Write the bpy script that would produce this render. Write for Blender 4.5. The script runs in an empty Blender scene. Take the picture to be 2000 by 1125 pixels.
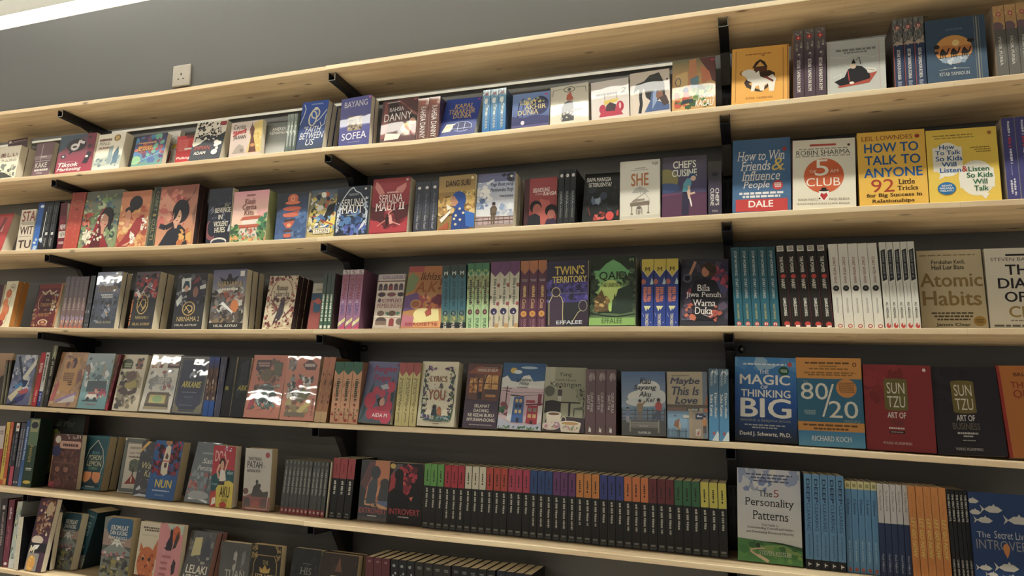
import bpy, math, random
from mathutils import Matrix, Vector

# ------------------------------------------------------------------ scene, camera, light
scene = bpy.context.scene
col = scene.collection
EYE = 1.50                                    # height of the camera above the floor

cam = bpy.data.cameras.new('camera')
cam.sensor_width = 36.0
cam.lens = 1335.1 / 2000.0 * 36.0
cam.clip_start = 0.05
cam_ob = bpy.data.objects.new('camera', cam)
col.objects.link(cam_ob)
fw, rt, up = Vector((-0.325538, 0.939356, 0.107869)), Vector((0.945335, 0.325656, 0.017016)), Vector((0.019144, -0.107511, 0.99402))
cam_ob.matrix_world = Matrix(((rt.x, up.x, -fw.x, 0.0), (rt.y, up.y, -fw.y, -1.78),
                              (rt.z, up.z, -fw.z, EYE), (0, 0, 0, 1)))
scene.camera = cam_ob

vs = scene.view_settings
vs.view_transform = 'Standard'
vs.look = 'None'
vs.gamma = 1.0
vs.exposure = 0.26
vs.use_curve_mapping = False

LAMP_Y, LAMP_Z, LAMP_L = -0.33, 1.085 + EYE, 7.8      # display tubes hung along the shelf front
MAIN_Y, MAIN_L = -0.85, 62.0                            # bright line on the ceiling one step out from the shelves
HANG_Z, ROOM_L = 1.35 + EYE, 20.0                      # unseen hanging lines added for film glints and frontal fill
WARM = (1.0, 0.965, 0.86)

world = bpy.data.worlds.new('shop_interior')
scene.world = world
world.use_nodes = True
bg = world.node_tree.nodes['Background']
bg.inputs['Color'].default_value = (1.0, 0.97, 0.90, 1)
bg.inputs['Strength'].default_value = 0.28
scene.cycles.max_bounces = 6
scene.cycles.diffuse_bounces = 4
scene.cycles.glossy_bounces = 3
scene.cycles.sample_clamp_indirect = 6.0

# ------------------------------------------------------------------ materials
def hexlin(h):
    r = []
    for i in (0, 2, 4):
        c = int(h[i:i + 2], 16) / 255.0
        r.append(c / 12.92 if c <= 0.04045 else ((c + 0.055) / 1.055) ** 2.4)
    return (r[0], r[1], r[2], 1.0)

def new_mat(name):
    m = bpy.data.materials.new(name)
    m.use_nodes = True
    return m, m.node_tree.nodes, m.node_tree.links, m.node_tree.nodes['Principled BSDF']

def plain(name, h, rough=0.5, metal=0.0, noise=0.06, scale=40.0):
    m, n, l, b = new_mat(name)
    tc = n.new('ShaderNodeTexCoord'); nz = n.new('ShaderNodeTexNoise'); mx = n.new('ShaderNodeMixRGB')
    nz.inputs['Scale'].default_value = scale; nz.inputs['Detail'].default_value = 4
    c = hexlin(h)
    mx.inputs['Color1'].default_value = tuple(x * (1 - noise) for x in c[:3]) + (1,)
    mx.inputs['Color2'].default_value = tuple(min(1, x * (1 + noise)) for x in c[:3]) + (1,)
    l.new(tc.outputs['Object'], nz.inputs['Vector']); l.new(nz.outputs['Fac'], mx.inputs['Fac'])
    l.new(mx.outputs['Color'], b.inputs['Base Color'])
    b.inputs['Roughness'].default_value = rough; b.inputs['Metallic'].default_value = metal
    return m

def printed(name, rough, coat, bump):
    m, n, l, b = new_mat(name)
    at = n.new('ShaderNodeAttribute'); at.attribute_name = 'ink'
    l.new(at.outputs['Color'], b.inputs['Base Color'])
    b.inputs['Roughness'].default_value = rough
    b.inputs['Coat Weight'].default_value = coat
    b.inputs['Coat Roughness'].default_value = 0.03; b.inputs['Coat IOR'].default_value = 1.65
    b.inputs['Specular IOR Level'].default_value = 0.35
    tc = n.new('ShaderNodeTexCoord'); nz = n.new('ShaderNodeTexNoise'); bp = n.new('ShaderNodeBump')
    nz.inputs['Scale'].default_value = 11.0 if coat > 0.5 else 60.0
    nz.inputs['Detail'].default_value = 2.0
    bp.inputs['Strength'].default_value = bump; bp.inputs['Distance'].default_value = 0.004
    l.new(tc.outputs['Object'], nz.inputs['Vector']); l.new(nz.outputs['Fac'], bp.inputs['Height'])
    if coat > 0.5:
        l.new(bp.outputs['Normal'], b.inputs['Coat Normal'])
    else:
        l.new(bp.outputs['Normal'], b.inputs['Normal'])
    return m

M_PRINT = printed('printed_card', 0.42, 0.0, 0.03)
M_WRAP = printed('printed_card_in_clear_film', 0.40, 1.0, 0.30)

def pages_mat(name, h):
    m, n, l, b = new_mat(name)
    tc = n.new('ShaderNodeTexCoord'); mp = n.new('ShaderNodeMapping'); nz = n.new('ShaderNodeTexNoise'); mx = n.new('ShaderNodeMixRGB')
    mp.inputs['Scale'].default_value = (1.0, 900.0, 1.0)
    nz.inputs['Scale'].default_value = 2.0; nz.inputs['Detail'].default_value = 2
    c = hexlin(h)
    mx.inputs['Color1'].default_value = tuple(x * 0.80 for x in c[:3]) + (1,)
    mx.inputs['Color2'].default_value = c
    l.new(tc.outputs['Object'], mp.inputs['Vector']); l.new(mp.outputs['Vector'], nz.inputs['Vector'])
    l.new(nz.outputs['Fac'], mx.inputs['Fac']); l.new(mx.outputs['Color'], b.inputs['Base Color'])
    b.inputs['Roughness'].default_value = 0.8
    return m

PAGES = {k: pages_mat(k + '_page_edges', h) for k, h in dict(cream='f2ead2', tan='d8c8a4', dark='3a2a2c', orange='c98a48',
         pink='d8a8a0', rosegreen='a8b07a').items()}

def wood_mat():
    m, n, l, b = new_mat('pine_board')
    tc = n.new('ShaderNodeTexCoord'); mp = n.new('ShaderNodeMapping'); mp.inputs['Scale'].default_value = (1.6, 26.0, 26.0)
    nz = n.new('ShaderNodeTexNoise'); nz.inputs['Scale'].default_value = 1.6; nz.inputs['Detail'].default_value = 7; nz.inputs['Distortion'].default_value = 0.6
    ramp = n.new('ShaderNodeValToRGB')
    e = ramp.color_ramp.elements
    e[0].position = 0.30; e[0].color = hexlin('cdb08a')
    e[1].position = 0.62; e[1].color = hexlin('e8d4ae')
    l.new(tc.outputs['Object'], mp.inputs['Vector']); l.new(mp.outputs['Vector'], nz.inputs['Vector']); l.new(nz.outputs['Fac'], ramp.inputs['Fac'])
    # glued staves: tone steps along x in strips across y
    br = n.new('ShaderNodeTexBrick'); br.inputs['Scale'].default_value = 1.0
    br.inputs['Color1'].default_value = (1, 1, 1, 1); br.inputs['Color2'].default_value = (0.90, 0.89, 0.87, 1)
    br.inputs['Mortar'].default_value = (0.84, 0.80, 0.74, 1); br.inputs['Mortar Size'].default_value = 0.0008
    br.inputs['Brick Width'].default_value = 0.43; br.inputs['Row Height'].default_value = 0.062
    mb = n.new('ShaderNodeMixRGB'); mb.blend_type = 'MULTIPLY'; mb.inputs['Fac'].default_value = 0.8
    l.new(tc.outputs['Object'], br.inputs['Vector']); l.new(ramp.outputs['Color'], mb.inputs['Color1']); l.new(br.outputs['Color'], mb.inputs['Color2'])
    # knots
    mk = n.new('ShaderNodeMapping'); mk.inputs['Scale'].default_value = (3.2, 10.0, 10.0)
    vo = n.new('ShaderNodeTexVoronoi'); vo.inputs['Scale'].default_value = 1.9
    kr = n.new('ShaderNodeValToRGB'); k = kr.color_ramp.elements
    k[0].position = 0.04; k[0].color = (0.10, 0.06, 0.035, 1); k[1].position = 0.13; k[1].color = (1, 1, 1, 1)
    mm = n.new('ShaderNodeMixRGB'); mm.blend_type = 'MULTIPLY'; mm.inputs['Fac'].default_value = 0.8
    l.new(tc.outputs['Object'], mk.inputs['Vector']); l.new(mk.outputs['Vector'], vo.inputs['Vector']); l.new(vo.outputs['Distance'], kr.inputs['Fac'])
    l.new(mb.outputs['Color'], mm.inputs['Color1']); l.new(kr.outputs['Color'], mm.inputs['Color2'])
    l.new(mm.outputs['Color'], b.inputs['Base Color'])
    b.inputs['Roughness'].default_value = 0.55
    return m

M_WOOD = wood_mat()
M_WALL = plain('grey_wall_paint', '595855', 0.42, 0, 0.03, 3.0)
M_CEIL = plain('ceiling_paint', '35332a', 0.9, 0, 0.02, 3.0)
M_FLOOR = plain('shop_floor', 'd4ccc0', 0.5, 0, 0.08, 2.0)
M_BLACK = plain('black_powder_coat', '14151b', 0.38, 0.0, 0.10, 80.0)
M_EDGE = plain('bare_steel_edge', 'a4a29a', 0.35, 0.8)
M_SCREW = plain('zinc_screw', '7c7a74', 0.35, 0.9)
M_WHITE = plain('white_plastic', 'd6d2c6', 0.4)
M_PLATE = plain('old_white_plate', 'a29c90', 0.45)
M_HOLE = plain('dark_pin_hole', '15130f', 0.7)

def glow(name, strength):
    m, n, l, b = new_mat(name)
    tc = n.new('ShaderNodeTexCoord'); nz = n.new('ShaderNodeTexNoise'); nz.inputs['Scale'].default_value = 3.0
    mr = n.new('ShaderNodeMapRange'); mr.inputs['To Min'].default_value = strength * 0.96; mr.inputs['To Max'].default_value = strength * 1.04
    l.new(tc.outputs['Object'], nz.inputs['Vector']); l.new(nz.outputs['Fac'], mr.inputs['Value'])
    b.inputs['Base Color'].default_value = (0.8, 0.8, 0.75, 1)
    b.inputs['Emission Color'].default_value = WARM + (1,)
    l.new(mr.outputs['Result'], b.inputs['Emission Strength'])
    return m

M_LAMP = glow('lit_tube_diffuser', LAMP_L)
M_MAIN = glow('bright_ceiling_diffuser', MAIN_L)
M_ROOM = glow('added_fill_glow', ROOM_L)

# ------------------------------------------------------------------ mesh helpers
def link(name, verts, faces, mat, parent=None, smooth=False, mats=None):
    me = bpy.data.meshes.new(name)
    me.from_pydata([tuple(v) for v in verts], [], faces)
    me.materials.append(mat)
    if mats:
        for mm in mats[0]:
            me.materials.append(mm)
        me.polygons.foreach_set('material_index', mats[1])
    me.update()
    o = bpy.data.objects.new(name, me)
    col.objects.link(o)
    if parent:
        o.parent = parent
    return o

def empty(name, loc):
    o = bpy.data.objects.new(name, None)
    o.empty_display_size = 0.05
    o.location = loc
    col.objects.link(o)
    return o

def tag(o, label, cat, group=None, kind=None):
    o['label'] = label; o['category'] = cat
    if group: o['group'] = group
    if kind: o['kind'] = kind
    return o

def box(x0, y0, z0, x1, y1, z1, V=None, F=None):
    V = [] if V is None else V; F = [] if F is None else F
    i = len(V)
    V += [(x0, y0, z0), (x1, y0, z0), (x1, y1, z0), (x0, y1, z0), (x0, y0, z1), (x1, y0, z1), (x1, y1, z1), (x0, y1, z1)]
    F += [(i, i + 3, i + 2, i + 1), (i + 4, i + 5, i + 6, i + 7), (i, i + 1, i + 5, i + 4), (i + 1, i + 2, i + 6, i + 5), (i + 2, i + 3, i + 7, i + 6), (i + 3, i, i + 4, i + 7)]
    return V, F

def prism_x(prof, x0, x1, V=None, F=None):
    """extrude a (y, z) outline along x"""
    V = [] if V is None else V; F = [] if F is None else F
    i, n = len(V), len(prof)
    V += [(x0, y, z) for y, z in prof] + [(x1, y, z) for y, z in prof]
    F.append(tuple(range(i, i + n))); F.append(tuple(range(i + 2 * n - 1, i + n - 1, -1)))
    for a in range(n):
        b = (a + 1) % n
        F.append((i + b, i + a, i + n + a, i + n + b))
    return V, F

def disc_y(x, z, r, y0, y1, n=16, V=None, F=None):
    V = [] if V is None else V; F = [] if F is None else F
    i = len(V)
    for y in (y0, y1):
        V += [(x + r * math.cos(2 * math.pi * a / n), y, z + r * math.sin(2 * math.pi * a / n)) for a in range(n)]
    F.append(tuple(range(i + n - 1, i - 1, -1))) ; F.append(tuple(range(i + n, i + 2 * n)))
    for a in range(n):
        b = (a + 1) % n
        F.append((i + a, i + b, i + n + b, i + n + a))
    return V, F

# ------------------------------------------------------------------ the setting
WALL_Y, DEPTH, THICK, TILT = 0.234, 0.228, 0.014, math.tan(math.radians(4.6))
CEIL = 4.60
def structure(name, V, F, mat):
    o = link(name, V, F, mat); o['kind'] = 'structure'; return o
structure('wall_back', *box(-7, WALL_Y, 0, 5, WALL_Y + 0.12, CEIL), M_WALL)
structure('floor', *box(-7, -8, -0.1, 5, WALL_Y, 0), M_FLOOR)
structure('ceiling', *box(-7, -8, CEIL, 5, WALL_Y + 0.12, CEIL + 0.1), M_CEIL)

# shelf boards: front edge heights along the wall (the planks bow a little under their load)
NODES = [
    [(-2.742, 0.9373), (-1.968, 0.9257), (-1.263, 0.9292), (-0.96, 0.9299), (-0.062, 0.9297), (0.094, 0.9288)],
    [(-2.704, 0.6658), (-1.852, 0.6613), (-1.256, 0.6611), (-0.95, 0.6554), (-0.594, 0.66), (-0.016, 0.6647), (0.602, 0.6696)],
    [(-2.665, 0.3856), (-1.826, 0.3728), (-1.259, 0.3751), (-0.575, 0.3775), (-0.02, 0.3824), (0.258, 0.3838), (0.586, 0.3809)],
    [(-2.625, 0.0978), (-1.844, 0.0896), (-1.252, 0.0899), (-0.8, 0.093), (-0.413, 0.0975), (-0.013, 0.0986), (0.248, 0.0936), (0.571, 0.0926)],
    [(-2.585, -0.1877), (-1.776, -0.1907), (-1.256, -0.1917), (-0.73, -0.1884), (-0.331, -0.1845), (-0.019, -0.1858), (0.28, -0.1908), (0.555, -0.1954)],
    [(-1.261, -0.4787), (-0.829, -0.4793), (-0.605, -0.4771), (0.033, -0.4767)],
    [(-3.0, -0.7521), (1.0, -0.7521)],
]
def shelf_z(k, x):
    a = NODES[k]
    if x <= a[0][0]: return a[0][1] + EYE
    for (xa, za), (xb, zb) in zip(a, a[1:]):
        if x <= xb: return za + (zb - za) * (x - xa) / (xb - xa) + EYE
    return a[-1][1] + EYE

SEAM = -1.258
ROWN = ['top', 'second', 'third', 'fourth', 'fifth', 'sixth', 'lowest']
def board(k, x0, x1, yf, label):
    deep = DEPTH if k else 0.212                 # the topmost boards stop short of the wall
    xs = sorted(set([x0, x1] + [p[0] for p in NODES[k] if x0 + 0.02 < p[0] < x1 - 0.02] + [x0 + (x1 - x0) * i / 8 for i in range(1, 8)]))
    b = 0.0012
    V, F = [], []
    for x in xs:
        z = shelf_z(k, x)
        prof = [(yf, -b), (yf + b, 0), (deep, -TILT * deep), (deep, -TILT * deep - THICK), (yf + b, -THICK), (yf, -THICK + b)]
        V += [(x, y, z + dz) for y, dz in prof]
    n = 6
    for s in range(len(xs) - 1):
        for a in range(n):
            c = (a + 1) % n
            F.append((s * n + a, s * n + c, (s + 1) * n + c, (s + 1) * n + a))
    F.append(tuple(range(n - 1, -1, -1))); F.append(tuple(range((len(xs) - 1) * n, len(xs) * n)))
    V = [(x - x0, y, z - shelf_z(k, x0)) for x, y, z in V]
    o = link('shelf_board', V, F, M_WOOD)
    o.location = (x0, 0, shelf_z(k, x0))
    return tag(o, label, 'shelf', 'pine shelf boards on the wall')
for k in range(7):
    board(k, -3.55, SEAM - 0.0008, 0.0, 'pale pine shelf board, %s from the top, ending over the middle bracket' % ROWN[k] if k else 'bare topmost pine shelf board running left from the middle bracket seam')
    board(k, SEAM + 0.0008, 1.35, -0.003, 'long pale pine shelf board, %s from the top, right of the middle bracket' % ROWN[k] if k else 'bare topmost pine shelf board running right over the third upright')

# uprights and brackets
COLX = (-2.437, -1.245, -0.047)
WHERE = ('first', 'middle', 'third')
for c, x in enumerate(COLX):
    t = tag(empty('shelf_upright', (x, WALL_Y, EYE - 1.2)), 'black slotted steel upright on the wall, %s of three from the left' % WHERE[c], 'shelf upright', 'steel uprights behind the shelves')
    zt = shelf_z(0, x) - 0.03 - (EYE - 1.2)
    V, F = box(-0.0125, -0.014, 0, 0.0125, 0, zt)
    link('rail', V, F, M_BLACK, t)
    V, F = [], []
    z = 0.05
    while z < zt - 0.05:
        box(-0.0075, -0.0145, z, -0.0045, -0.0135, z + 0.022, V, F); box(0.0045, -0.0145, z, 0.0075, -0.0135, z + 0.022, V, F)
        z += 0.05
    link('slot_groove', V, F, M_HOLE, t)
    zt2 = shelf_z(3, x) - 0.052 - (EYE - 1.2)
    V, F = box(0.0125, -0.006, zt2 - 0.011, 0.030, 0, zt2 + 0.011)
    disc_y(0.030, zt2, 0.011, -0.006, 0, 16, V, F)
    tb = link('screw_tab', V, F, M_BLACK, t)
    V, F = disc_y(0.029, zt2, 0.0042, -0.0085, -0.006, 12)
    link('screw', V, F, M_SCREW, tb)
    for k in range(7):
        zz = shelf_z(k, x) - THICK
        b = tag(empty('shelf_bracket', (x, 0, zz)), 'black steel bracket under the %s shelf at the %s upright' % (ROWN[k], WHERE[c]), 'bracket', 'black shelf brackets')
        f = lambda y: -TILT * y
        prof = [(0.016, f(0.016) - 0.0015), (0.221, f(0.221) - 0.0015), (0.221, -0.118), (0.192, -0.118), (0.142, -0.044), (0.112, -0.036), (0.016, -0.027 + f(0.016))]
        for nm, xa, xb in (('side_plate', -0.0125, -0.0105), ('side_plate', 0.0105, 0.0125)):
            link(nm, *prism_x(prof, xa, xb), M_BLACK, b)
        low = prof[2:]
        V, F = [], []
        for (ya, za), (yb_, zb_) in zip(low, low[1:]):
            i = len(V)
            V += [(-0.0105, ya, za), (0.0105, ya, za), (0.0105, yb_, zb_), (-0.0105, yb_, zb_), (-0.0105, ya, za + 0.002), (0.0105, ya, za + 0.002), (0.0105, yb_, zb_ + 0.002), (-0.0105, yb_, zb_ + 0.002)]
            F += [(i, i + 1, i + 2, i + 3), (i + 7, i + 6, i + 5, i + 4), (i, i + 4, i + 5, i + 1), (i + 2, i + 6, i + 7, i + 3)]
        link('bottom_web', V, F, M_BLACK, b)
        if k == 0:
            V, F = box(-0.0125, 0.0152, -0.0290, 0.0125, 0.0160, -0.0278)
            box(0.0108, 0.0152, -0.0290, 0.0125, 0.0160, -0.005, V, F)
            e = link('cut_edge', V, F, M_EDGE, b); e['label'] = 'bare bright steel edge of the open bracket end'

# white trunking on the wall under the topmost board
V, F = [], []
for x0, x1 in ((-3.5, -0.20),):
    za, zb = shelf_z(0, x0) - THICK - TILT * 0.212 - 0.0125, shelf_z(0, x1) - THICK - TILT * 0.212 - 0.0060
    ya, yb_ = WALL_Y - 0.006, WALL_Y
    V = [(x0, ya, za), (x1, ya, zb), (x1, yb_, zb), (x0, yb_, za), (x0, ya, za + 0.009), (x1, ya, zb + 0.009), (x1, yb_, zb + 0.009), (x0, yb_, za + 0.009)]
    F = [(0, 3, 2, 1), (4, 5, 6, 7), (0, 1, 5, 4), (1, 2, 6, 5), (2, 3, 7, 6), (3, 0, 4, 7)]
o = link('cable_trunking', V, F, M_WHITE)
tag(o, 'thin white cable trunking on the wall just under the topmost shelf', 'trunking')

# wall socket above the topmost board
so = tag(empty('wall_socket', (-2.083, WALL_Y, 1.096 + EYE)), 'white three-pin socket plate on the grey wall above the topmost shelf', 'socket')
V, F = box(-0.043, -0.009, -0.043, 0.043, 0, 0.043)
pl = link('face_plate', V, F, M_PLATE, so)
bv = pl.modifiers.new('edge', 'BEVEL'); bv.width = 0.003; bv.segments = 2
V, F = box(-0.0022, -0.0098, 0.000, 0.0022, -0.0088, 0.009)
box(-0.0155, -0.0098, -0.0165, -0.009, -0.0088, -0.0125, V, F); box(0.009, -0.0098, -0.0165, 0.0155, -0.0088, -0.0125, V, F)
link('pin_hole_pattern', V, F, M_HOLE, so)

# display tubes hung in front of the topmost shelf
x = -4.85
i = 0
while x < -0.3:
    t = tag(empty('linear_lamp', (x, LAMP_Y, LAMP_Z)), 'white linear tube lamp hung before the topmost shelf, %s from the left' % ROWN[i].replace('top', 'first'), 'lamp', 'linear lamps along the shelf')
    V, F = box(0.004, -0.034, -0.006, 1.196, 0.034, 0.032)
    box(0.004, -0.034, -0.021, 1.196, -0.032, -0.006, V, F); box(0.004, 0.032, -0.021, 1.196, 0.034, -0.006, V, F)  # side lips shaped to keep the lamp's light off the upper wall
    box(0.004, -0.032, -0.021, 0.006, 0.032, -0.006, V, F); box(1.194, -0.032, -0.021, 1.196, 0.032, -0.006, V, F)
    link('housing', V, F, M_WHITE, t)
    V, F = box(0.0065, -0.0315, -0.0125, 1.1935, 0.0315, -0.0062); link('diffuser', V, F, M_LAMP, t)
    for xa in (0.15, 1.05):
        V, F = box(xa - 0.001, -0.001, 0.032, xa + 0.001, 0.001, CEIL - LAMP_Z); link('suspension_wire', V, F, M_SCREW, t)
    x += 1.2; i += 1
# bright line of ceiling lamps one step out from the shelves
for i in range(4):
    t = tag(empty('ceiling_lamp', (-5.6 + 1.9 * i, MAIN_Y, CEIL)), 'bright ceiling lamp above the shelf front, %s of four along the ceiling' % ('first', 'second', 'third', 'fourth', 'fifth')[i], 'lamp', 'bright ceiling lamps over the shelves')
    V, F = box(0, -0.075, -0.03, 1.88, 0.075, 0); link('housing', V, F, M_WHITE, t)
    V, F = box(0.01, -0.065, -0.05, 1.87, 0.065, -0.0302); link('diffuser', V, F, M_MAIN, t)
# unseen hanging battens, added to give glints on film and frontal fill
ORD = ('first', 'second', 'third', 'fourth', 'fifth', 'sixth')
for a, y in enumerate((-2.9, -4.4, -6.2)):
    for b in range(2):
        t = tag(empty('added_fill_batten', (-6.2 + 2.4 * b, y, HANG_Z)), 'long unseen added batten, %s of its line, %s line out from the shelves' % (ORD[b], ORD[a]), 'lamp', 'unseen battens added for fill light')
        V, F = box(0, -0.035, 0, 2.3, 0.035, 0.03)
        link('housing', V, F, M_WHITE, t)
        V, F = box(0.01, -0.03, -0.03, 2.29, 0.03, -0.0002); link('diffuser', V, F, M_ROOM, t)
        for xa in (0.3, 2.0):
            V, F = box(xa - 0.002, -0.002, 0.03, xa + 0.002, 0.002, CEIL - HANG_Z); link('suspension_wire', V, F, M_SCREW, t)

# ------------------------------------------------------------------ printed artwork and a few painted film glints: shapes in unit cover space (u right, v up)
def R(a, b, c, d, k): return ('P', k, [(a, b), (c, b), (c, d), (a, d)])
def G(a, b, c, d, lo, hi): return ('G', (lo, hi), [(a, b), (c, b), (c, d), (a, d)])
def E(x, y, rx, ry, k): return ('P', k, [(x + rx * math.cos(t * math.pi / 12), y + ry * math.sin(t * math.pi / 12)) for t in range(24)])
def P(k, *q): return ('P', k, [(q[i], q[i + 1]) for i in range(0, len(q), 2)])
def S(k, w, *q): return ('S', k, w, [(q[i], q[i + 1]) for i in range(0, len(q), 2)])
def O(x, y, rx, ry, w, k): return ('S', k, w, [(x + rx * math.cos(t * math.pi / 12), y + ry * math.sin(t * math.pi / 12)) for t in range(25)])
def T(a, b, c, d, s, k, st=''): return ('T', k, (a, b, c, d), s, st, 0)
def V_(a, b, c, d, s, k, st=''): return ('T', k, (a, b, c, d), s, st, 1)
def N(seed, n, a, b, c, d, size, cols): return ('N', seed, n, (a, b, c, d), size, cols.split())
def K(a, b, c, d, rows, k): return ('K', k, (a, b, c, d), rows)
def KV(a, b, c, d, k): return ('KV', k, (a, b, c, d))
def PN(k, depth, tip): return P(k, 0, 1, 0, 1 - depth, .5, 1 - depth - tip, 1, 1 - depth, 1, 1)
def F_(x, y, h, coat, skin, hair, legs=None):
    """a small standing figure of height h with its feet at (x, y)"""
    w = h * 0.30
    legs = legs or coat
    return ('M', [P(legs, x - w * .42, y, x - w * .5, y + h * .5, x + w * .5, y + h * .5, x + w * .42, y, x + w * .1, y, x, y + h * .4, x - w * .1, y),
                  P(coat, x - w * .6, y + h * .42, x - w * .75, y + h * .72, x - w * .4, y + h * .82, x + w * .4, y + h * .82, x + w * .75, y + h * .72, x + w * .6, y + h * .42),
                  E(x, y + h * .90, w * .36, h * .095, skin), E(x, y + h * .94, w * .38, h * .07, hair)])
def HEAD(x, y, r, skin, hair, k=0.7):
    """a head with hair: face oval, hair cap, eyes and mouth marks"""
    return ('M', [E(x, y + r * k * .18, r * 1.08, r * k * 1.1, hair), E(x + r * .1, y - r * k * .12, r * .72, r * k * .86, skin),
                  P(hair, x - r * .8, y + r * k * .3, x - r * .3, y + r * k * .95, x + r * .6, y + r * k * .9, x + r * .85, y + r * k * .2, x + r * .2, y + r * k * .35),
                  R(x - r * .22, y - r * k * .08, x - r * .02, y, hair), R(x + r * .28, y - r * k * .08, x + r * .48, y, hair), R(x, y - r * k * .52, x + r * .26, y - r * k * .46, '9a3a34')])

# key: (card colour, second colour (spine or side cover), artwork)
WH, CR, GD, BK = 'e8e6dc', 'e6dcc0', 'c8a050', '17181b'
D = {}
# ---- top row
D['japan'] = ('e6dcc0', '5a2a30', [N(1, 40, .05, .05, .95, .42, .09, '7a8074 a8a894 5c5c4c c8bf9e'), P('3c3a34', 0, .04, .9, .04, .55, .2, .1, .28), T(.3, .66, .92, .80, '美しい', '7a2430', 'b'), T(.05, .52, .92, .61, 'イスラム式の', '3a2c28')])
D['mauveback'] = ('452a34', '452a34', [E(.12, .95, .08, .03, 'd8cfc8'), R(.25, .94, .95, .955, 'b8a8a8'), R(0, .915, 1, .92, 'b8a8a8')])
D['kake'] = ('74545c', '5a3c46', [R(0, .5, 1, .62, '9a8084'), P('c8b8b8', .35, .32, .36, .95, .39, .95, .38, .32), R(.1, .44, .95, .47, 'b8a4a4'), R(.35, .56, .7, .6, 'd8ccc8'), T(.14, .26, .8, .41, 'KAKE', WH, 'b'), K(.14, .16, .9, .22, 1, 'e0d8d0'), T(.25, .08, .6, .13, '+ UNG', WH)])
D['tiktok'] = ('a82c48', '7a1c34', [G(0, .0, 1, 1, 'b22c48', '4a4450'), P('3a4c5a', 0, .55, 0, 1, .75, 1, .2, .7), P('7a2038', .75, 1, 1, 1, 1, .3, .82, .5), E(.48, .72, .27, .17, '241a22'), P('241a22', .32, .58, .3, .48, .45, .58), O(.44, .68, .09, .06, .06, 'e6dcd8'), S('e6dcd8', .06, .53, .68, .56, .84, .63, .78, .7, .77), E(.16, .45, .08, .06, '4a3c48'), E(.16, .45, .03, .022, 'd8ccd0'), E(.83, .9, .05, .03, '3a2430'), E(.86, .67, .06, .04, '3a2430'), P('2a1c28', .72, .22, .86, .22, .95, .5, .82, .53), E(.82, .40, .04, .03, 'e6dcd8'), R(.1, .30, .5, .305, 'd8b0b4'), T(.06, .17, .62, .28, 'Tiktok', 'f0ece4', 'bi'), T(.05, .04, .72, .15, 'Marketing', 'f0ece4', 'bi')])
D['london'] = ('e8e0c8', 'c8bfa4', [P('b8c0b4', 0, .1, 1, .1, 1, .35, .7, .42, .4, .34, 0, .28), N(3, 30, .05, .08, .95, .35, .08, '8ca0a0 a8b4a8 c0c0a8 6c8488'), P('8ea2a4', .5, .15, .5, .62, .64, .66, .66, .15), P('5c7c90', .68, .15, .70, .45, .82, .62, .88, .45, .88, .15), S('3a5468', .02, .72, .3, .86, .45), S('3a5468', .02, .7, .4, .84, .55), E(.72, .86, .12, .09, '8a6c34'), E(.72, .86, .08, .06, 'c8a458'), K(.08, .80, .52, .86, 1, '6a2a28'), T(.1, .68, .5, .77, 'PRINCE-', '7a7468'), T(.1, .55, .5, .64, 'JALANAN', '8a302c', 'b')])
D['cosmic'] = ('3a4c84', '2a2e54', [G(0, .5, 1, 1, '3c5a94', '3a3450'), G(0, 0, 1, .5, '6aa08c', '3c78b0'), N(5, 60, 0, .1, 1, .95, .16, '4a6aa8 7a4a68 9a4448 5a3c70 6ab094 3a86b4 b85a50'), E(.12, .2, .16, .14, '8ac088'), S('c8d8d8', .01, .05, .1, .9, .4), K(.1, .72, .7, .76, 1, 'd8a860'), R(.1, .48, .6, .66, '3a2c34'), K(.12, .57, .58, .65, 1, 'd88c30'), T(.08, .47, .6, .57, 'JALANAN', 'e89c34', 'b')])
D['scarfsketch'] = ('e6e2d6', 'd0ccc0', [N(6, 40, .1, .1, .9, .9, .10, 'c8c4b8 a8a49a e6e2d6 8c8880'), P('e0b82c', .5, .45, .9, .52, .95, .6, .6, .6), S('4a4844', .02, .2, .1, .4, .5, .5, .8, .8, .85, .9, .7), S('4a4844', .02, .55, .1, .6, .4), P('c03430', .3, .1, .42, .1, .5, .4, .42, .42)])
D['redpulang'] = ('c8242c', '8a1c24', [R(.55, .9, 1, 1, '7a1c20'), K(.1, .42, .7, .86, 7, 'e06a64'), R(.5, .48, .95, .54, 'ece6da'), T(.05, .12, .9, .24, 'Pulang', 'f0ece0', 'bi')])
D['bandana'] = ('2c333c', '1e242c', [P('e2dac6', 0, .42, .05, .36, .25, .42, .5, .6, .85, .62, 1, .7, 1, 1, 0, 1), N(7, 90, .05, .5, .9, .98, .07, '1e2024 2a2c30 e2dac6 141518'), R(.78, .86, .98, .97, '9a3838'), S('26282c', .02, .08, .58, .82, .82, .85, .66), T(.1, .26, .62, .36, 'IMPIAN', 'c0402c', 'i'), T(.12, .14, .5, .22, 'ADAM', 'e8e2d4', 'b'), E(.78, .44, .08, .05, 'e8e2d4'), E(.88, .4, .08, .05, 'e8e2d4'), E(.8, .36, .08, .05, 'e8e2d4'), E(.78, .18, .10, .07, 'e8e2d4'), E(.84, .27, .05, .035, 'e8e2d4')])
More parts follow.
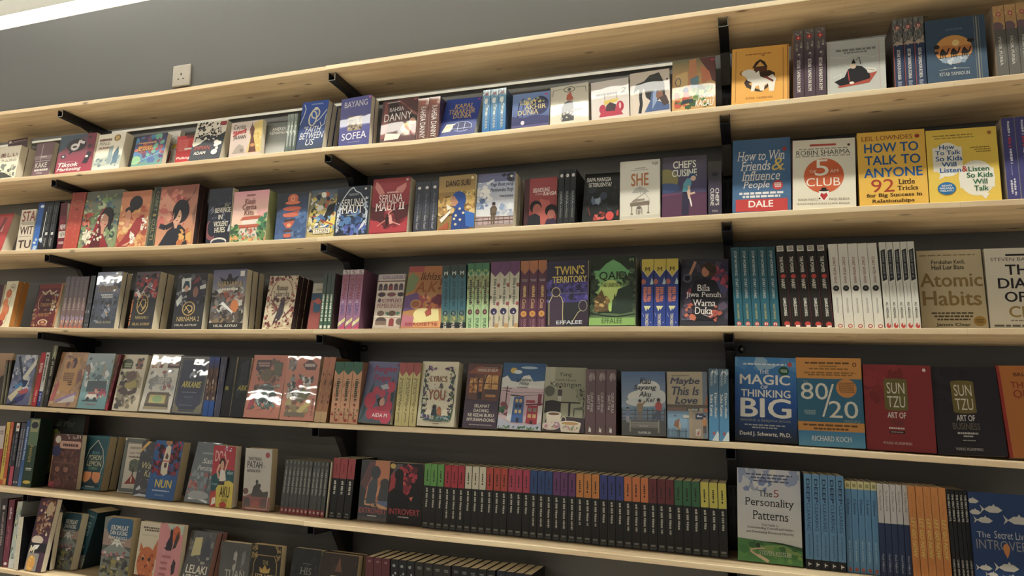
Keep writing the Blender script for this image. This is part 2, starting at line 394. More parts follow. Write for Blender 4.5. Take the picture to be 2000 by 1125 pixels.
D['bigben'] = ('d2bdb0', 'b8a498', [P('d8bc60', .55, .1, 1, .1, 1, 1, .75, .95, .65, .6, .6, .3), N(8, 30, .6, .1, 1, .8, .06, 'e0cc88 c8a448 d8b860'), P('6a3c30', .62, .1, .66, .55, .6, .75, .66, .88, .67, .98, .69, .88, .76, .76, .74, .55, .86, .1), P('4c2824', .68, .55, .66, .75, .72, .74, .72, .55), E(.73, .30, .07, .05, 'c88c48'), P('a89c90', .1, .1, .5, .1, .45, .3, .3, .36, .2, .28), E(.4, .18, .06, .05, '8a7c74'), T(.08, .80, .46, .93, 'Cerita', '2c2422', 'i'), S('a83430', .05, .08, .60, .5, .78), K(.08, .66, .5, .75, 1, 'b03430'), T(.1, .48, .5, .62, 'JALANAN', '34302c', 'b')])
D['anekdot'] = ('7c827e', '5c625e', [G(0, 0, 1, 1, 'b8bab4', '6a706c'), T(.3, .74, 1, .84, 'ANEKDO', 'f0eee6', 'b'), T(.22, .62, 1, .72, 'KENANGA', 'f0eee6', 'b'), O(.6, .48, .1, .06, .03, '9aa09a')])  # paler foot of the gradient is film gloss painted in
D['wrapgrey'] = ('66766e', '7c8a80', [G(0, 0, 1, 1, '52605a', '8a988e'), N(9, 14, .05, .4, .95, 1, .3, 'd8dcd2 a8b2a8 5c6a62'), KV(.35, .15, .65, .7, 'c8ccc2')])  # pale blobs toward the head are painted film glints
D['faith'] = ('234084', '18284c', [G(0, 0, 1, 1, '2c3a50', '2452b0'), S('cfd6da', .03, .08, .95, .16, .85, .12, .72, .05, .6, .0, .52), S('cfd6da', .03, .98, .8, .75, .62, .6, .55), S('cfd6da', .025, .78, .55, .85, .46, .95, .5, .98, .7), E(.52, .68, .17, .15, '2a58b0'), O(.48, .64, .14, .15, .05, 'd4d0b4'), O(.56, .74, .15, .1, .05, 'd4d0b4'), E(.56, .84, .08, .03, 'e0dcc4'), K(.35, .92, .8, .95, 1, '88a0c8'), T(.22, .36, .85, .48, '"FAITH', 'd4dadc', 'i'), T(.08, .22, .98, .35, 'BETWEEN', 'd4dadc', 'i'), T(.34, .09, .66, .21, 'US', 'd4dadc', 'is')])
D['sofea'] = ('4c4f96', '3c3e78', [G(0, 0, 1, 1, '484a8c', '585ca6'), R(.26, .30, .74, .60, '9a8a72'), N(10, 26, .3, .33, .7, .56, .08, '6a5a48 4a3e34 b8a88c'), R(.92, .94, .98, .975, 'e86a94'), T(.12, .80, .88, .92, 'BAYANG', 'e8e4ec', 's'), T(.1, .12, .92, .26, 'SOFEA', 'f0ecf0', 's'), R(.3, .06, .7, .065, 'c8c4d8')])
D['danny'] = ('5c3a3c', '8a5248', [P('8a4c48', 0, .1, .08, .98, .14, .98, .2, .4, .12, .1), P('3a2a2c', .2, .95, .42, .95, .6, .6, .2, .66), P('a06058', .42, .98, .5, .98, 1, .5, 1, .6), E(.88, .48, .13, .11, '2c262c'), E(.88, .40, .10, .11, 'c49078'), P('8a4a4c', .72, .1, 1, .1, 1, .34, .8, .36), E(.72, .28, .15, .13, 'd8b878'), E(.74, .22, .10, .11, 'd8a488'), P('e8e0d0', .12, .05, .52, .05, .58, .16, .15, .22), K(.15, .94, .5, .96, 1, 'd8ccc4'), R(.9, .93, .97, .96, 'd05a70'), T(.22, .72, .62, .82, 'RAHSIA', 'e8e0dc'), T(.08, .50, .86, .68, 'DANNY', 'f0eae4')])
D['dannyspine'] = ('6a443e', '503234', [G(0, .6, 1, 1, '6a443e', 'b06a58'), R(0, 0, .08, 1, '8a6258'), V_(.28, .06, .78, .80, 'RAHSIA DANNY', 'ece4dc'), R(.4, .86, .6, .9, 'c85a50')])
D['kapal'] = ('23429c', '1a2a6c', [G(0, 0, 1, 1, '1a2a74', '2a4ca8'), T(.28, .72, .82, .85, 'KAPAL', 'd8b040', 's'), T(.14, .58, .90, .70, 'TERAKHIR', 'd8b040', 's'), T(.30, .45, .82, .57, 'DUNIA', 'e0bc50', 's'), P('dcd6b4', .06, .08, .3, .1, .42, .3, .16, .3), P('c8c098', .14, .18, .36, .2, .38, .26, .18, .26), O(.6, .22, .28, .13, .015, 'b8c8e8'), P('16205c', .34, .12, .36, .26, .5, .34, .7, .34, .86, .26, .88, .12), S('b8c8e8', .012, .34, .16, .9, .18), S('b8c8e8', .012, .5, .12, .5, .32), S('b8c8e8', .012, .68, .13, .68, .33), R(.9, .93, .97, .965, 'c84c90')])
D['bluewrap'] = ('3f84be', '2c5c8c', [G(0, 0, 1, 1, '2c78bc', '6aa4c8'), N(11, 10, .1, .45, .9, .98, .32, 'cfe2e8 8cc0dc e8f0ee'), V_(.34, .10, .66, .66, 'LOST DUNIA', 'd0c890', 's'), E(.5, .9, .2, .03, 'a85060')])  # whitish blobs paint film glints into the spine colour
D['lastdunia'] = ('51589e', '34386c', [G(0, 0, 1, 1, '474a7c', '6c8cc4'), G(0, 0, 1, .3, '5a5484', '4a548c'), E(.74, .62, .24, .26, '26305c'), S('1e2444', .03, .16, .3, .18, .7, .3, .85), S('1e2444', .02, .28, .3, .3, .72), N(12, 26, .3, .66, .85, .84, .06, 'c8b86a 8a9a6a d8c470 4a5a48'), P('383c6c', 0, .1, 1, .1, 1, .3, .6, .36, .3, .3, 0, .36), E(.3, .16, .05, .06, 'd8d0e0'), T(.2, .67, .68, .78, 'LOST', 'd4c480', 's'), T(.32, .53, .92, .65, 'AKHIR', 'd4c480', 's'), T(.16, .38, .72, .51, 'DUNIA', 'd8c888', 's'), R(.86, .90, .94, .94, 'c04c80')])
D['redhat'] = ('dad5bf', 'b8b29c', [S('4a463e', .012, .06, .75, .08, .9, .35, .92), S('4a463e', .012, .94, .75, .92, .9, .65, .92), O(.5, .88, .14, .07, .02, '4a463e'), E(.5, .88, .05, .04, '6a665c'), P('4c4c50', .3, .05, .3, .4, .38, .55, .48, .58, .6, .54, .62, .3, .62, .05), E(.52, .63, .09, .07, 'b07a60'), P('c8583a', .42, .62, .44, .74, .54, .82, .58, .66, .6, .6), K(.55, .30, .85, .34, 1, '8a8478'), N(13, 16, .2, .12, .8, .3, .06, 'b8b4a4 c8c4b4')])
D['cherries'] = ('dcd3ca', 'b8b0a8', [S('3a3638', .012, .36, .62, .36, .5), S('3a3638', .012, .68, .62, .68, .5), K(.14, .62, .70, .67, 1, '4a4646'), T(.78, .62, .92, .76, '2', '3a3638', 'i'), P('d8bc48', .34, .36, .7, .42, .72, .5, .34, .48), E(.3, .26, .09, .12, 'b83048'), E(.76, .28, .10, .14, 'b83048'), P('c03450', .2, .06, .84, .06, .7, .3, .3, .28), P('44343a', .38, .2, .62, .18, .66, .34, .5, .42, .4, .34), E(.76, .3, .03, .08, 'e8b0b4')])
D['blackhair'] = ('d8cab8', 'b8aa98', [P('20242a', .08, .52, .14, .72, .36, .78, .5, .9, .74, .94, .86, .7, .88, .4, .7, .3, .55, .28, .4, .4, .36, .6, .2, .6), S('20242a', .08, .28, .62, .26, .44, .28, .26, .24, .05), P('4a6494', .36, .06, .5, .3, .54, .5, .66, .56, .72, .5, .66, .3, .98, .18, .98, .06), P('8aa0c4', .55, .1, .58, .5, .66, .56, .68, .3), E(.74, .42, .09, .10, '8a5c48'), P('4c3c38', .72, .36, .9, .4, .98, .2, .84, .16), E(.94, .76, .03, .02, '5a4a44')])
D['kacau'] = ('d8a458', '8a5a40', [G(0, .6, 1, 1, 'd8a860', '7a7a58'), P('6a3c38', .62, 1, 1, 1, 1, .5, .92, .54, .84, .72), P('cf8a58', .4, .98, .56, 1, .6, .4, .36, .36), P('e0b870', .08, .7, .36, .76, .36, .3, .1, .3), P('6a8894', .42, .6, .62, .66, .62, .42, .44, .42), P('d87c50', .66, .86, .86, .72, .92, .56, .7, .5), P('5a98a8', .44, .58, .62, .62, .62, .54), O(.14, .56, .06, .08, .02, '4a5a70'), N(14, 40, .05, .06, .95, .44, .12, '5a8038 3a5c2c 86a048 c84c34'), N(15, 20, .6, .3, .95, .46, .1, '4a7c34 8cb050 2c4a28'), P('c84a38', .24, .2, .42, .24, .38, .36, .28, .36), E(.32, .40, .06, .05, '3a4c78'), S('d8a080', .04, .25, .34, .18, .44), P('2c3440', .2, .12, .5, .16, .48, .22, .24, .2), T(.60, .18, .95, .29, 'JANGAN', 'f2eee0', 'bi'), T(.54, .05, .96, .18, 'KACAU', 'f6f2e4', 'bi'), R(.9, .92, .97, .95, 'c84050')])
D['elephant'] = ('e6a52a', 'b87c1c', [S('7a4a1c', .008, .07, .02, .07, .95), S('7a4a1c', .008, .90, .02, .90, .95), S('9a6420', .02, .98, .0, .98, 1), K(.24, .86, .7, .88, 1, 'a06a20'), E(.55, .84, .03, .01, '8a5420'), P('3c2a1c', .36, .62, .42, .72, .50, .77, .58, .72, .63, .62), P('d8a040', .42, .64, .5, .73, .58, .64), P('5c3420', .36, .5, .4, .64, .62, .62, .62, .48), P('3c2a1c', .22, .36, .26, .28, .42, .20, .52, .18, .62, .24, .74, .34, .76, .5, .66, .56, .56, .54, .3, .5), P('d8a040', .3, .34, .42, .25, .5, .22, .62, .3, .66, .4, .5, .44), P('e8e2d0', .20, .56, .26, .48, .38, .50, .48, .56, .50, .46, .58, .42, .72, .48, .78, .40, .76, .32, .74, .18, .66, .18, .64, .32, .58, .3, .57, .20, .50, .20, .48, .30, .42, .28, .4, .20, .34, .20, .36, .36, .28, .4), E(.3, .53, .12, .07, 'e8e2d0'), P('7a2c24', .56, .44, .72, .34, .74, .37, .58, .47), S('6a4a30', .014, .18, .58, .14, .54, .18, .5), T(.25, .06, .72, .095, 'KITAB  TAMADUN', '8a5420', 's')])
D['rom'] = ('54444f', 'c08a44', [G(0, .6, 1, 1, '54444f', '6a6460'), N(16, 12, .1, .6, .9, .98, .22, '6a625e 8a8478 48404a'), S('c8c0b4', .05, .2, .95, .5, .93, .4, .85), E(.5, .885, .24, .032, 'b8342c'), E(.5, .885, .07, .01, 'e8d8c8'), E(.75, .75, .1, .015, 'b8b0a4'), E(.55, .64, .08, .012, 'd8d0c4'), V_(.34, .10, .66, .56, 'KITAB TAMADUN ROM', 'e8e2d8', 'bs')])
D['samurai'] = ('bcc0b8', 'a8aca4', [S('d4d6ce', .01, .05, .7, .3, .66, .5, .72, .8, .64, .95, .68), S('d4d6ce', .01, .1, .5, .3, .54, .4, .46), S('d4d6ce', .01, .1, .3, .25, .36, .2, .2), S('c8a49c', .01, .90, .05, .90, .95), S('c8a49c', .006, .04, .05, .04, .95), R(.0, .84, 1, .845, 'a8aca4'), K(.16, .79, .84, .83, 1, '7a7c78'), K(.3, .745, .7, .77, 1, '7a7c78'), P('b04a38', .18, .10, .72, .16, .86, .36, .3, .24), P('2a2426', .16, .09, .20, .16, .28, .22, .18, .12), P('1c1a1e', .12, .22, .3, .3, .36, .44, .50, .50, .60, .48, .72, .36, .74, .24, .5, .18, .22, .14), P('d8d2c4', .66, .46, .84, .42, .84, .36, .7, .34), S('3a3638', .008, .68, .42, .82, .38), E(.45, .50, .055, .055, 'd8c0a4'), P('1c1a1e', .42, .54, .46, .64, .50, .54), S('1c1a1e', .01, .5, .6, .56, .66, .58, .52), S('c03c34', .016, .38, .22, .36, .42), E(.42, .18, .04, .025, 'e8e0d4')])
D['korea'] = ('324260', '5a4a44', [R(0, .62, 1, 1, '6e6e68'), N(17, 40, .02, .63, .98, .99, .16, '5a5c58 8a8a80 48484a a89c8c 3c3c40'), P('b8a48c', 0, .62, .4, .68, 1, .64, 1, .62), E(.5, .87, .24, .032, 'b04038'), E(.5, .87, .14, .02, 'e0d0c0'), E(.5, .87, .07, .01, 'b04038'), R(0, 0, .06, .62, 'b85a4c'), V_(.34, .12, .66, .55, 'KITAB TAMADUN KOREA', 'e0e0dc', 'bs'), KV(.3, .03, .7, .1, '8a94a8')])
D['camels'] = ('3e566c', '2c3c4c', [S('9a9684', .02, .86, .02, .86, .98), S('8a8878', .008, .90, .02, .90, .98), S('8a8878', .008, .82, .02, .82, .98), T(.34, .80, .62, .83, 'JAN JAMI', '8c98a4'), E(.46, .50, .31, .225, 'dc9a44'), P('c8803c', .16, .54, .3, .58, .5, .55, .76, .56, .76, .46, .16, .44), E(.50, .60, .06, .05, 'f0d080'), P('c87838', .17, .42, .75, .44, .77, .52, .16, .50), P('4a3a34', .19, .38, .74, .41, .70, .36, .24, .34), P('a8b8c4', .20, .37, .72, .40, .64, .31, .46, .275, .30, .30), N(18, 10, .3, .3, .62, .37, .08, '8aa0b0 c8d0d4'), E(.18, .56, .05, .035, '34302c'), E(.17, .47, .04, .025, '34302c'), E(.75, .62, .06, .03, '34302c')] + [o for cx in (.28, .46, .64) for o in (P('2a2624', cx - .06, .44, cx - .03, .50, cx, .53, cx + .03, .49, cx + .06, .46, cx + .10, .53, cx + .12, .53, cx + .08, .44, cx + .05, .42, cx - .04, .42), S('2a2624', .012, cx - .04, .43, cx - .05, .37), S('2a2624', .012, cx + .03, .43, cx + .035, .37), S('2a2624', .012, cx - .01, .43, cx, .38))] + [S('b8bcb4', .008, .2, .19, .46, .21, .7, .19), P('c8ccc4', .43, .2, .46, .23, .49, .2), T(.2, .10, .70, .15, 'KITAB TAMADUN', 'c8ccc4', 's')])
D['mesir'] = ('67655f', 'a08c74', [R(0, .66, 1, 1, 'c49a62'), N(19, 16, 0, .7, 1, .99, .2, 'd0a870 b88c58 c8a068'), E(.3, .70, .55, .07, '7c646c'), R(0, .0, 1, .66, '67655f'), E(.5, .88, .22, .03, 'b04438'), E(.5, .88, .12, .016, 'ecd8c4'), E(.5, .88, .06, .008, 'b04438'), V_(.30, .16, .56, .56, 'MESIR PURBA', 'dcd8cc', 's'), V_(.62, .2, .80, .54, 'KITAB TAMADUN', '8e8a80', 's')])
# ---- second row
D['redleft'] = ('b6302e', '7a1c20', [P('7a1c24', .6, .9, .75, .9, .6, .3, .5, .3), P('d88c84', .62, .5, .7, .7, .74, .5)])
D['startwith'] = ('cfc2aa', '26283a', [T(.12, .70, 1.0, .96, 'STA', '8a2c28', 'b'), K(.1, .60, 1, .68, 2, 'a89a88'), T(.08, .38, .98, .58, 'WIT', '40201c', 'b'), R(.1, .32, .9, .34, 'a89a88'), T(.1, .04, .96, .24, 'TU', '402420', 'b')])
D['bluefish'] = ('2b68bc', '15161c', [G(0, 0, .6, 1, '2f72c8', '20468c'), R(.6, 0, 1, 1, '1a1c22'), N(20, 7, .1, .02, .9, .3, .25, 'd0d8dc a8c0d8'), S('e8eee4', .06, .92, .2, .96, .8), E(.4, .92, .2, .03, 'c8d8e0')])
D['blackpair'] = ('16171b', '0f1013', [KV(.35, .4, .65, .9, '4a4c50'), R(.3, .3, .7, .36, 'd0cec8'), S('8a9088', .04, .12, .1, .16, .9), KV(.3, .06, .6, .24, '8a8884')])  # thin grey stroke along the edge is a painted glint
D['maroonne'] = ('701e2e', '4c1420', [R(0, .72, 1, 1, '54141e'), T(.2, .56, .8, .63, 'FROM', 'a83a3c', 'b'), T(.22, .42, .95, .53, 'NEW', 'e4dcd2', 'b'), R(.1, .24, 1, .38, 'd8d0c0'), T(.3, .26, .98, .36, 'NEW', '4a3c38', 'b'), K(.2, .1, .9, .16, 1, 'c8a8a4')])
D['redthick'] = ('bb4230', '8a2c22', [G(0, .5, 1, 1, 'bb4230', '8a3428'), O(.5, .8, .3, .05, .04, '9a6a38'), P('7a3020', .3, .68, .7, .68, .5, .72), N(21, 14, .2, .1, .8, .6, .16, 'c4543c b84a34'), S('c87048', .02, .1, .0, .1, 1), S('c87048', .02, .9, .0, .9, 1)])
D['redhood'] = ('7c8268', '5a3428', [G(0, 0, 1, 1, '8a9468', '64685e'), N(22, 130, 0, 0, 1, .9, .10, '9aac80 5c7c70 4c6470 b0b88c 3c4c4c 7c9c60 a8743c'), N(23, 30, .02, .3, .3, .6, .07, 'b8483c 8a2c28 d87c60'), P('8e1c26', .12, 0, .32, .18, .42, .5, .52, .66, .62, .70, .72, .64, .60, .50, .58, .34, .66, .2, .82, .0), P('5c141c', .3, 0, .46, .3, .5, .5, .56, .3, .6, 0), E(.68, .53, .16, .17, '221c20'), E(.62, .46, .11, .13, 'c88c70'), P('221c20', .56, .62, .70, .66, .84, .48, .80, .28, .74, .32, .72, .52), R(.58, .46, .62, .465, '3a2420'), R(.68, .46, .71, .465, '3a2420'), R(.63, .385, .68, .40, 'a03c38'), P('c88c70', .56, .36, .66, .34, .64, .22, .58, .24), N(24, 26, .34, .1, .6, .56, .05, 'e8e4d0 d8c8a8'), N(25, 26, .1, .08, .3, .3, .07, 'e6e0c8 d0c4a0')])
D['orangewoman'] = ('cf8c50', 'a85a34', [G(0, 0, 1, 1, 'd0844c', 'c87c58'), N(26, 90, 0, 0, 1, .75, .12, 'd8944c e0a860 b85c3c c87048 e0b878 a84838'), E(.52, .78, .22, .13, '201c20'), E(.34, .66, .16, .06, '201c20'), E(.30, .55, .10, .11, 'cc8c68'), P('9e3030', .0, .0, .3, .2, .6, .5, .84, .56, .9, .42, .6, .12, .4, .0), P('cc8a68', .26, .44, .4, .46, .34, .34, .22, .36), N(27, 22, .45, .04, .6, .28, .07, 'f0ece0 e0d4c0'), N(28, 22, .80, .30, .98, .52, .07, 'f0ece0 e0d4c0'), P('d89c74', .2, .02, .5, .1, .4, .02)])
D['greenspine'] = ('2d3a34', '1e2824', [S('8c8450', .06, .08, .0, .08, 1), S('8c8450', .06, .92, .0, .92, 1), V_(.3, .10, .7, .46, 'CULTI', '9a8e58', 's'), R(.3, .50, .7, .54, 'b09c48'), V_(.3, .58, .7, .92, 'QUIET', '9a9468', 's')])
D['archer'] = ('c2785a', '4a2c28', [G(0, 0, 1, 1, 'd8986c', '9c5c50'), N(29, 60, 0, .35, .7, .9, .16, 'd4806a c8685c d89478 b86458 a04c44'), E(.60, .56, .22, .20, '1e1c24'), P('1e1c24', .70, .66, .9, .86, .96, .98, .84, .8, .7, .72), E(.52, .47, .11, .13, 'd4a080'), P('1e1c24', .44, .60, .58, .62, .50, .46, .42, .40), R(.46, .47, .5, .485, '3a2420'), R(.55, .47, .59, .485, '3a2420'), R(.50, .40, .55, .415, 'a0443c'), S('26242c', .11, .44, .36, .24, .30, .08, .34), P('23222e', .1, .0, .3, .24, .46, .32, .62, .34, .78, .24, .86, .0), P('d4a080', .46, .36, .56, .36, .54, .28, .48, .28), N(30, 24, .62, .02, .95, .24, .10, 'e0a850 d89440 c06a34'), P('8a6454', .9, .5, .99, .7, .97, .3)])
D['violent'] = ('1d2132', '14161f', [N(31, 36, .05, .35, .95, .8, .10, '2c3244 3a4054 23283a 5a6070'), S('8a8c94', .02, .1, .6, .2, .66, .24, .58, .14, .54), E(.18, .24, .24, .18, '8a4c54'), E(.26, .28, .22, .16, '1d2132'), P('b8bcc4', .9, .2, 1, .2, 1, .34, .94, .3), E(.55, .03, .34, .07, 'd8d4cc'), E(.55, .01, .30, .06, '2a3044'), N(32, 14, .7, .6, .95, .75, .08, '6a6c58 8a886c 3c4048'), T(.30, .55, .98, .64, 'REVENGE', 'cfc9b6', 'bs'), T(.46, .43, .66, .51, 'IN', 'cfc9b6', 'bs'), T(.28, .30, .92, .39, 'VIOLENT', 'e2dcc8', 'bs'), T(.34, .19, .80, .28, 'HUES', 'e2dcc8', 'bs')])
D['kita'] = ('e8b0a4', '6a9a68', [G(0, .4, 1, 1, 'f0ccb0', 'dd96a0'), G(0, 0, 1, .4, 'b8c490', 'f0ccb0'), E(.2, .62, .2, .06, 'f2c4b8'), E(.86, .56, .16, .07, 'e8a8a4'), R(.30, .30, .82, .44, 'e8dcd0'), R(.16, .08, .9, .27, 'e0d2c0'), N(33, 40, .2, .08, .86, .26, .06, 'b86a50 e8dcc8 7c9c9c c85c48 5c7c6c'), P('c05c40', .24, .42, .86, .44, .80, .50, .32, .49), P('c05c40', .08, .27, .96, .28, .86, .34, .2, .33), S('a84a34', .02, .08, .27, .96, .28), N(34, 50, 0, .02, .22, .32, .10, '5c8c4c 3c6c40 8cb060 2c5438'), N(35, 50, .78, .02, 1, .50, .11, '5c8c4c 3c7c54 8cb870 2c5c40'), N(36, 20, 0, .02, 1, .1, .08, 'c85840 7ca058 e0a058'), K(.38, .90, .62, .93, 1, '8a5c54'), T(.34, .74, .64, .84, 'Kisah', '7a4034', 's'), T(.28, .63, .68, .73, 'Cerita', '7a4034', 's'), T(.34, .52, .62, .62, 'Kita', '7a4034', 's')])
D['lantern'] = ('35496e', '2a3450', [G(0, 0, 1, 1, '46689c', '2c3244'), N(37, 50, 0, .05, 1, .6, .18, '4a6ca0 3a5888 5c80ac 344868'), P('26303c', .0, .6, .3, .75, .6, .9, 1, .95, 1, 1, 0, 1), E(.50, .88, .17, .10, 'c8603c'), E(.50, .78, .27, .05, '4a3430'), E(.50, .79, .24, .04, 'd87048'), E(.50, .66, .30, .05, 'c0583a'), P('b04c34', .2, .56, .3, .48, .64, .50, .76, .62, .5, .58), E(.47, .52, .26, .045, 'd0684a'), E(.45, .41, .18, .03, '4c3834'), P('c85c40', .24, .36, .62, .40, .56, .30, .5, .24, .36, .24, .3, .3), E(.44, .30, .07, .04, 'e0a070'), E(.42, .18, .14, .03, '5a3c34'), P('c86048', .28, .12, .56, .12, .52, .04, .32, .04), O(.5, .88, .05, .05, .02, 'e0b890')])
D['stesen'] = ('b8a468', '5a6a80', [G(0, .6, 1, 1, '8c8860', '3a4c64'), N(38, 120, 0, .1, 1, .9, .16, 'c8b040 4a6c98 d8cc9c 2c3444 8a7c58 e0cc60 b0542c d8d8cc 3a4838'), P('23262c', .5, .3, .7, .66, .95, .7, .9, .5, .75, .4), N(39, 26, .3, .1, 1, .4, .13, 'e0cc48 3a6cac e8e4d4 6aa0c8'), S('b84834', .04, .45, .36, .95, .24), R(.24, .07, .86, .19, 'e6dcc0'), S('6a5c3c', .015, .24, .07, .86, .07, .86, .19, .24, .19, .24, .07), T(.30, .09, .80, .17, 'STESEN', '3c3428', 's')])
D['seruna'] = ('28303e', '1c222c', [N(40, 60, .1, .05, .95, .5, .14, '2c4c84 3a64a0 22365c 4c7cb4 1e2a40'), N(41, 20, .3, .02, .9, .2, .12, '4a5cb0 6c80c8'), S('c4ccd4', .03, .06, .1, .04, .3, .12, .45, .1, .6, .22, .78, .36, .92, .48, .98, .56, .9, .7, .85, .86, .7, .88, .55, .94, .4, .92, .22), N(42, 40, .04, .1, .14, .7, .06, 'b8c4d0 8c9cb4 d4dae0'), N(43, 40, .82, .2, .96, .75, .06, 'b8c4d0 8c9cb4 d4dae0'), P('d0d8e0', .72, .1, .8, .22, .94, .34, .86, .18), K(.35, .80, .66, .85, 2, '8c949c'), T(.16, .60, .84, .74, 'SERUNA', 'f2efe8', 's'), T(.18, .45, .80, .60, 'MAUT', 'f2efe8', 's'), K(.34, .40, .64, .42, 1, '9aa4b0'), F_(.44, .04, .16, '1a2034', '3c4458', '12161f'), E(.86, .93, .035, .022, 'd8d4cc')])
D['serunared'] = ('8e2632', '5c161e', [G(0, 0, 1, 1, '861c28', 'a03c44'), P('d0827c', .08, .96, .06, .84, .2, .7, .34, .72, .28, .8, .18, .9), P('d0827c', .9, .9, .66, .82, .6, .72, .82, .72, .9, .82), N(44, 60, .02, .1, .98, .5, .13, '5c1820 701c26 3c1016 a83440'), P('4a1218', .0, .5, .22, .46, .36, .34, .3, .2, .1, .26, 0, .3), P('4a1218', 1, .5, .7, .46, .62, .34, .7, .2, 1, .3), P('b02c3a', 0, .02, 0, .26, .2, .22, .4, .08, .7, .1, 1, .24, 1, .02), S('d88c80', .03, .5, .50, .42, .45, .58, .41, .48, .36, .54, .28, .6, .2, .82, .14), S('d88c80', .02, .2, .14, .42, .24), P('e0988c', .48, .3, .56, .34, .62, .18, .54, .16), F_(.46, .12, .22, '2a0c10', '2a0c10', '2a0c10'), K(.4, .72, .7, .75, 1, 'e0b0a8'), T(.20, .56, .84, .70, 'SERUNA', 'f2e8e0', 's'), T(.12, .41, .68, .55, 'MAUT', 'f2e8e0', 's'), T(.74, .42, .90, .55, 'II', 'f2e8e0', 's'), E(.92, .95, .035, .022, 'd8c0bc')])
D['greyspinec'] = ('3a3e4a', '5a5c50', [E(.5, .88, .22, .03, 'd4d0c8'), V_(.34, .44, .62, .76, 'Dang Suri', '7c8698', 'i'), R(.44, .36, .5, .42, '8a90a0'), V_(.34, .06, .64, .34, 'Nuha Yusof', 'a8acb8', 'bi'), N(45, 6, .7, .1, .98, .6, .2, '5c5e50 4a4c48')])
D['dangsuri'] = ('997a3c', '6a5228', [G(0, .7, 1, 1, 'b08c48', '8c7440')] + [R(0, v, 1, v + .025, '6a4c24') for v in (.60, .42, .26)] + [N(46, 60, 0, .45, 1, .60, .10, 'c89c48 e0bc70 a87c34 d8b058'), N(47, 40, 0, .28, 1, .42, .10, 'c89c48 b08440 e0c078'), N(48, 24, .55, .62, .98, .70, .07, 'e8cc70 c8a850 f0dc90'), T(.20, .80, .86, .91, 'DANG SURI', '3a2a1c', 'b'), E(.56, .54, .20, .16, '1e50a0'), E(.46, .53, .10, .10, 'c88c68'), P('1e50a0', .42, .64, .56, .66, .7, .5, .72, .36, .44, .4, .56, .5), P('1c4490', .38, .0, .4, .28, .52, .40, .72, .38, .84, .22, .88, .02), P('2c6cc4', .74, .34, 1, .28, 1, .02, .78, .06)] + [E(x, y, .035, .022, 'e0d8a8') for x, y in ((.6, .38), (.5, .26), (.7, .3), (.62, .18), (.46, .2), (.5, .1))] + [P('f0ece0', .06, .2, .34, .36, .36, .32, .12, .14), P('b0542c', .02, .02, .3, .16, .3, .02), E(.92, .93, .04, .025, 'e0cc98'), P('e8e2d0', .24, .48, .26, .36, .4, .40)])
D['backpack'] = ('c8d0dc', 'd8d4c4', [G(0, .1, 1, .85, 'e0e0dc', 'a8b4d0'), R(0, .84, 1, 1, '6c7094'), N(49, 24, .0, .45, .4, .85, .12, 'e6e4e0 d4d8e0 f0eee8'), N(50, 22, 0, .34, .3, .56, .09, '6c84ac 8ca0c0 5c749c'), N(51, 30, .5, .16, 1, .4, .10, 'd8dce0 8ca0c0 b4bccc'), N(52, 10, .68, .84, .98, .98, .14, '3a3c48 484a58'), P('b8a0a0', 0, .06, 1, .08, 1, .18, .7, .2, 0, .22), R(0, .12, 1, .14, '4a3c34'), R(0, .18, 1, .195, '5c4c40')] + [R(u, .02, u + .02, .2, '6a5a4c') for u in (.04, .2, .34, .6, .74, .9)] + [R(0, .0, 1, .06, 'a08c7c'), T(.36, .74, .96, .82, 'Pagi Buat yang', '3c4054', 'i'), T(.36, .63, .96, .72, 'Membawaku Pergi', '3c4054', 'i'), K(.6, .54, .96, .58, 2, '6c7484'), F_(.47, .06, .40, '54463a', '8a6a54', '241e1c', '6a5a48'), P('6c5c44', .42, .26, .43, .36, .53, .36, .53, .26), E(.9, .92, .035, .022, 'd8d4cc')])
D['selindung'] = ('9a4144', '3a2224', [R(0, 0, .16, 1, '4a2a2e'), P('b85c54', .3, .0, .7, .0, .8, .5, .5, .56), E(.36, .40, .18, .13, '1c181c'), E(.40, .34, .13, .12, 'a85c50'), P('1f242c', .1, .0, .16, .22, .36, .26, .5, .2, .52, .0), E(.84, .30, .19, .13, '1a161a'), E(.84, .22, .12, .10, 'b06a5c'), P('3a2c48', .64, .0, .7, .12, .9, .14, 1, .1, 1, 0), T(.26, .70, .78, .79, 'SELINDUNG', 'e6d4cc', 'bi'), T(.34, .64, .56, .685, 'di sebalik', 'd8b8b0', 'i'), T(.58, .62, .98, .70, 'RAHSIA', 'ecd8d0', 'bi')])
D['mangsaspine'] = ('26292c', '1c1f20', [E(.5, .885, .26, .032, 'd8d6d0'), E(.5, .885, .08, .01, '8a8a84'), V_(.34, .36, .7, .60, 'SIAPA', '8a9090'), R(.46, .30, .52, .35, '8a9090'), V_(.34, .12, .7, .29, 'MANGSA', '848a86')])
D['mangsa'] = ('171a1b', '101214', [N(53, 30, .1, .1, .95, .7, .16, '1c2124 22282c 14181a 2a3238'), E(.36, .44, .14, .13, '5c7088'), E(.40, .44, .07, .10, '8c9cac'), P('12161c', .22, .58, .5, .6, .44, .48, .3, .46), E(.56, .52, .10, .08, '343e50'), P('0e1012', .12, .1, .14, .32, .4, .36, .5, .1), N(54, 14, .3, .04, .6, .18, .10, 'a83a34 782824 c85a4c'), E(.76, .10, .11, .09, 'c8403a'), P('c8403a', .94, .1, 1, .1, 1, .22, .95, .2), S('6a2824', .03, .14, .3, .22, .12), T(.06, .82, .74, .91, 'SIAPA MANGSA', 'd0d0c8', 'b'), T(.12, .71, .76, .80, 'SETERUSNYA?', 'd0d0c8', 'b')])
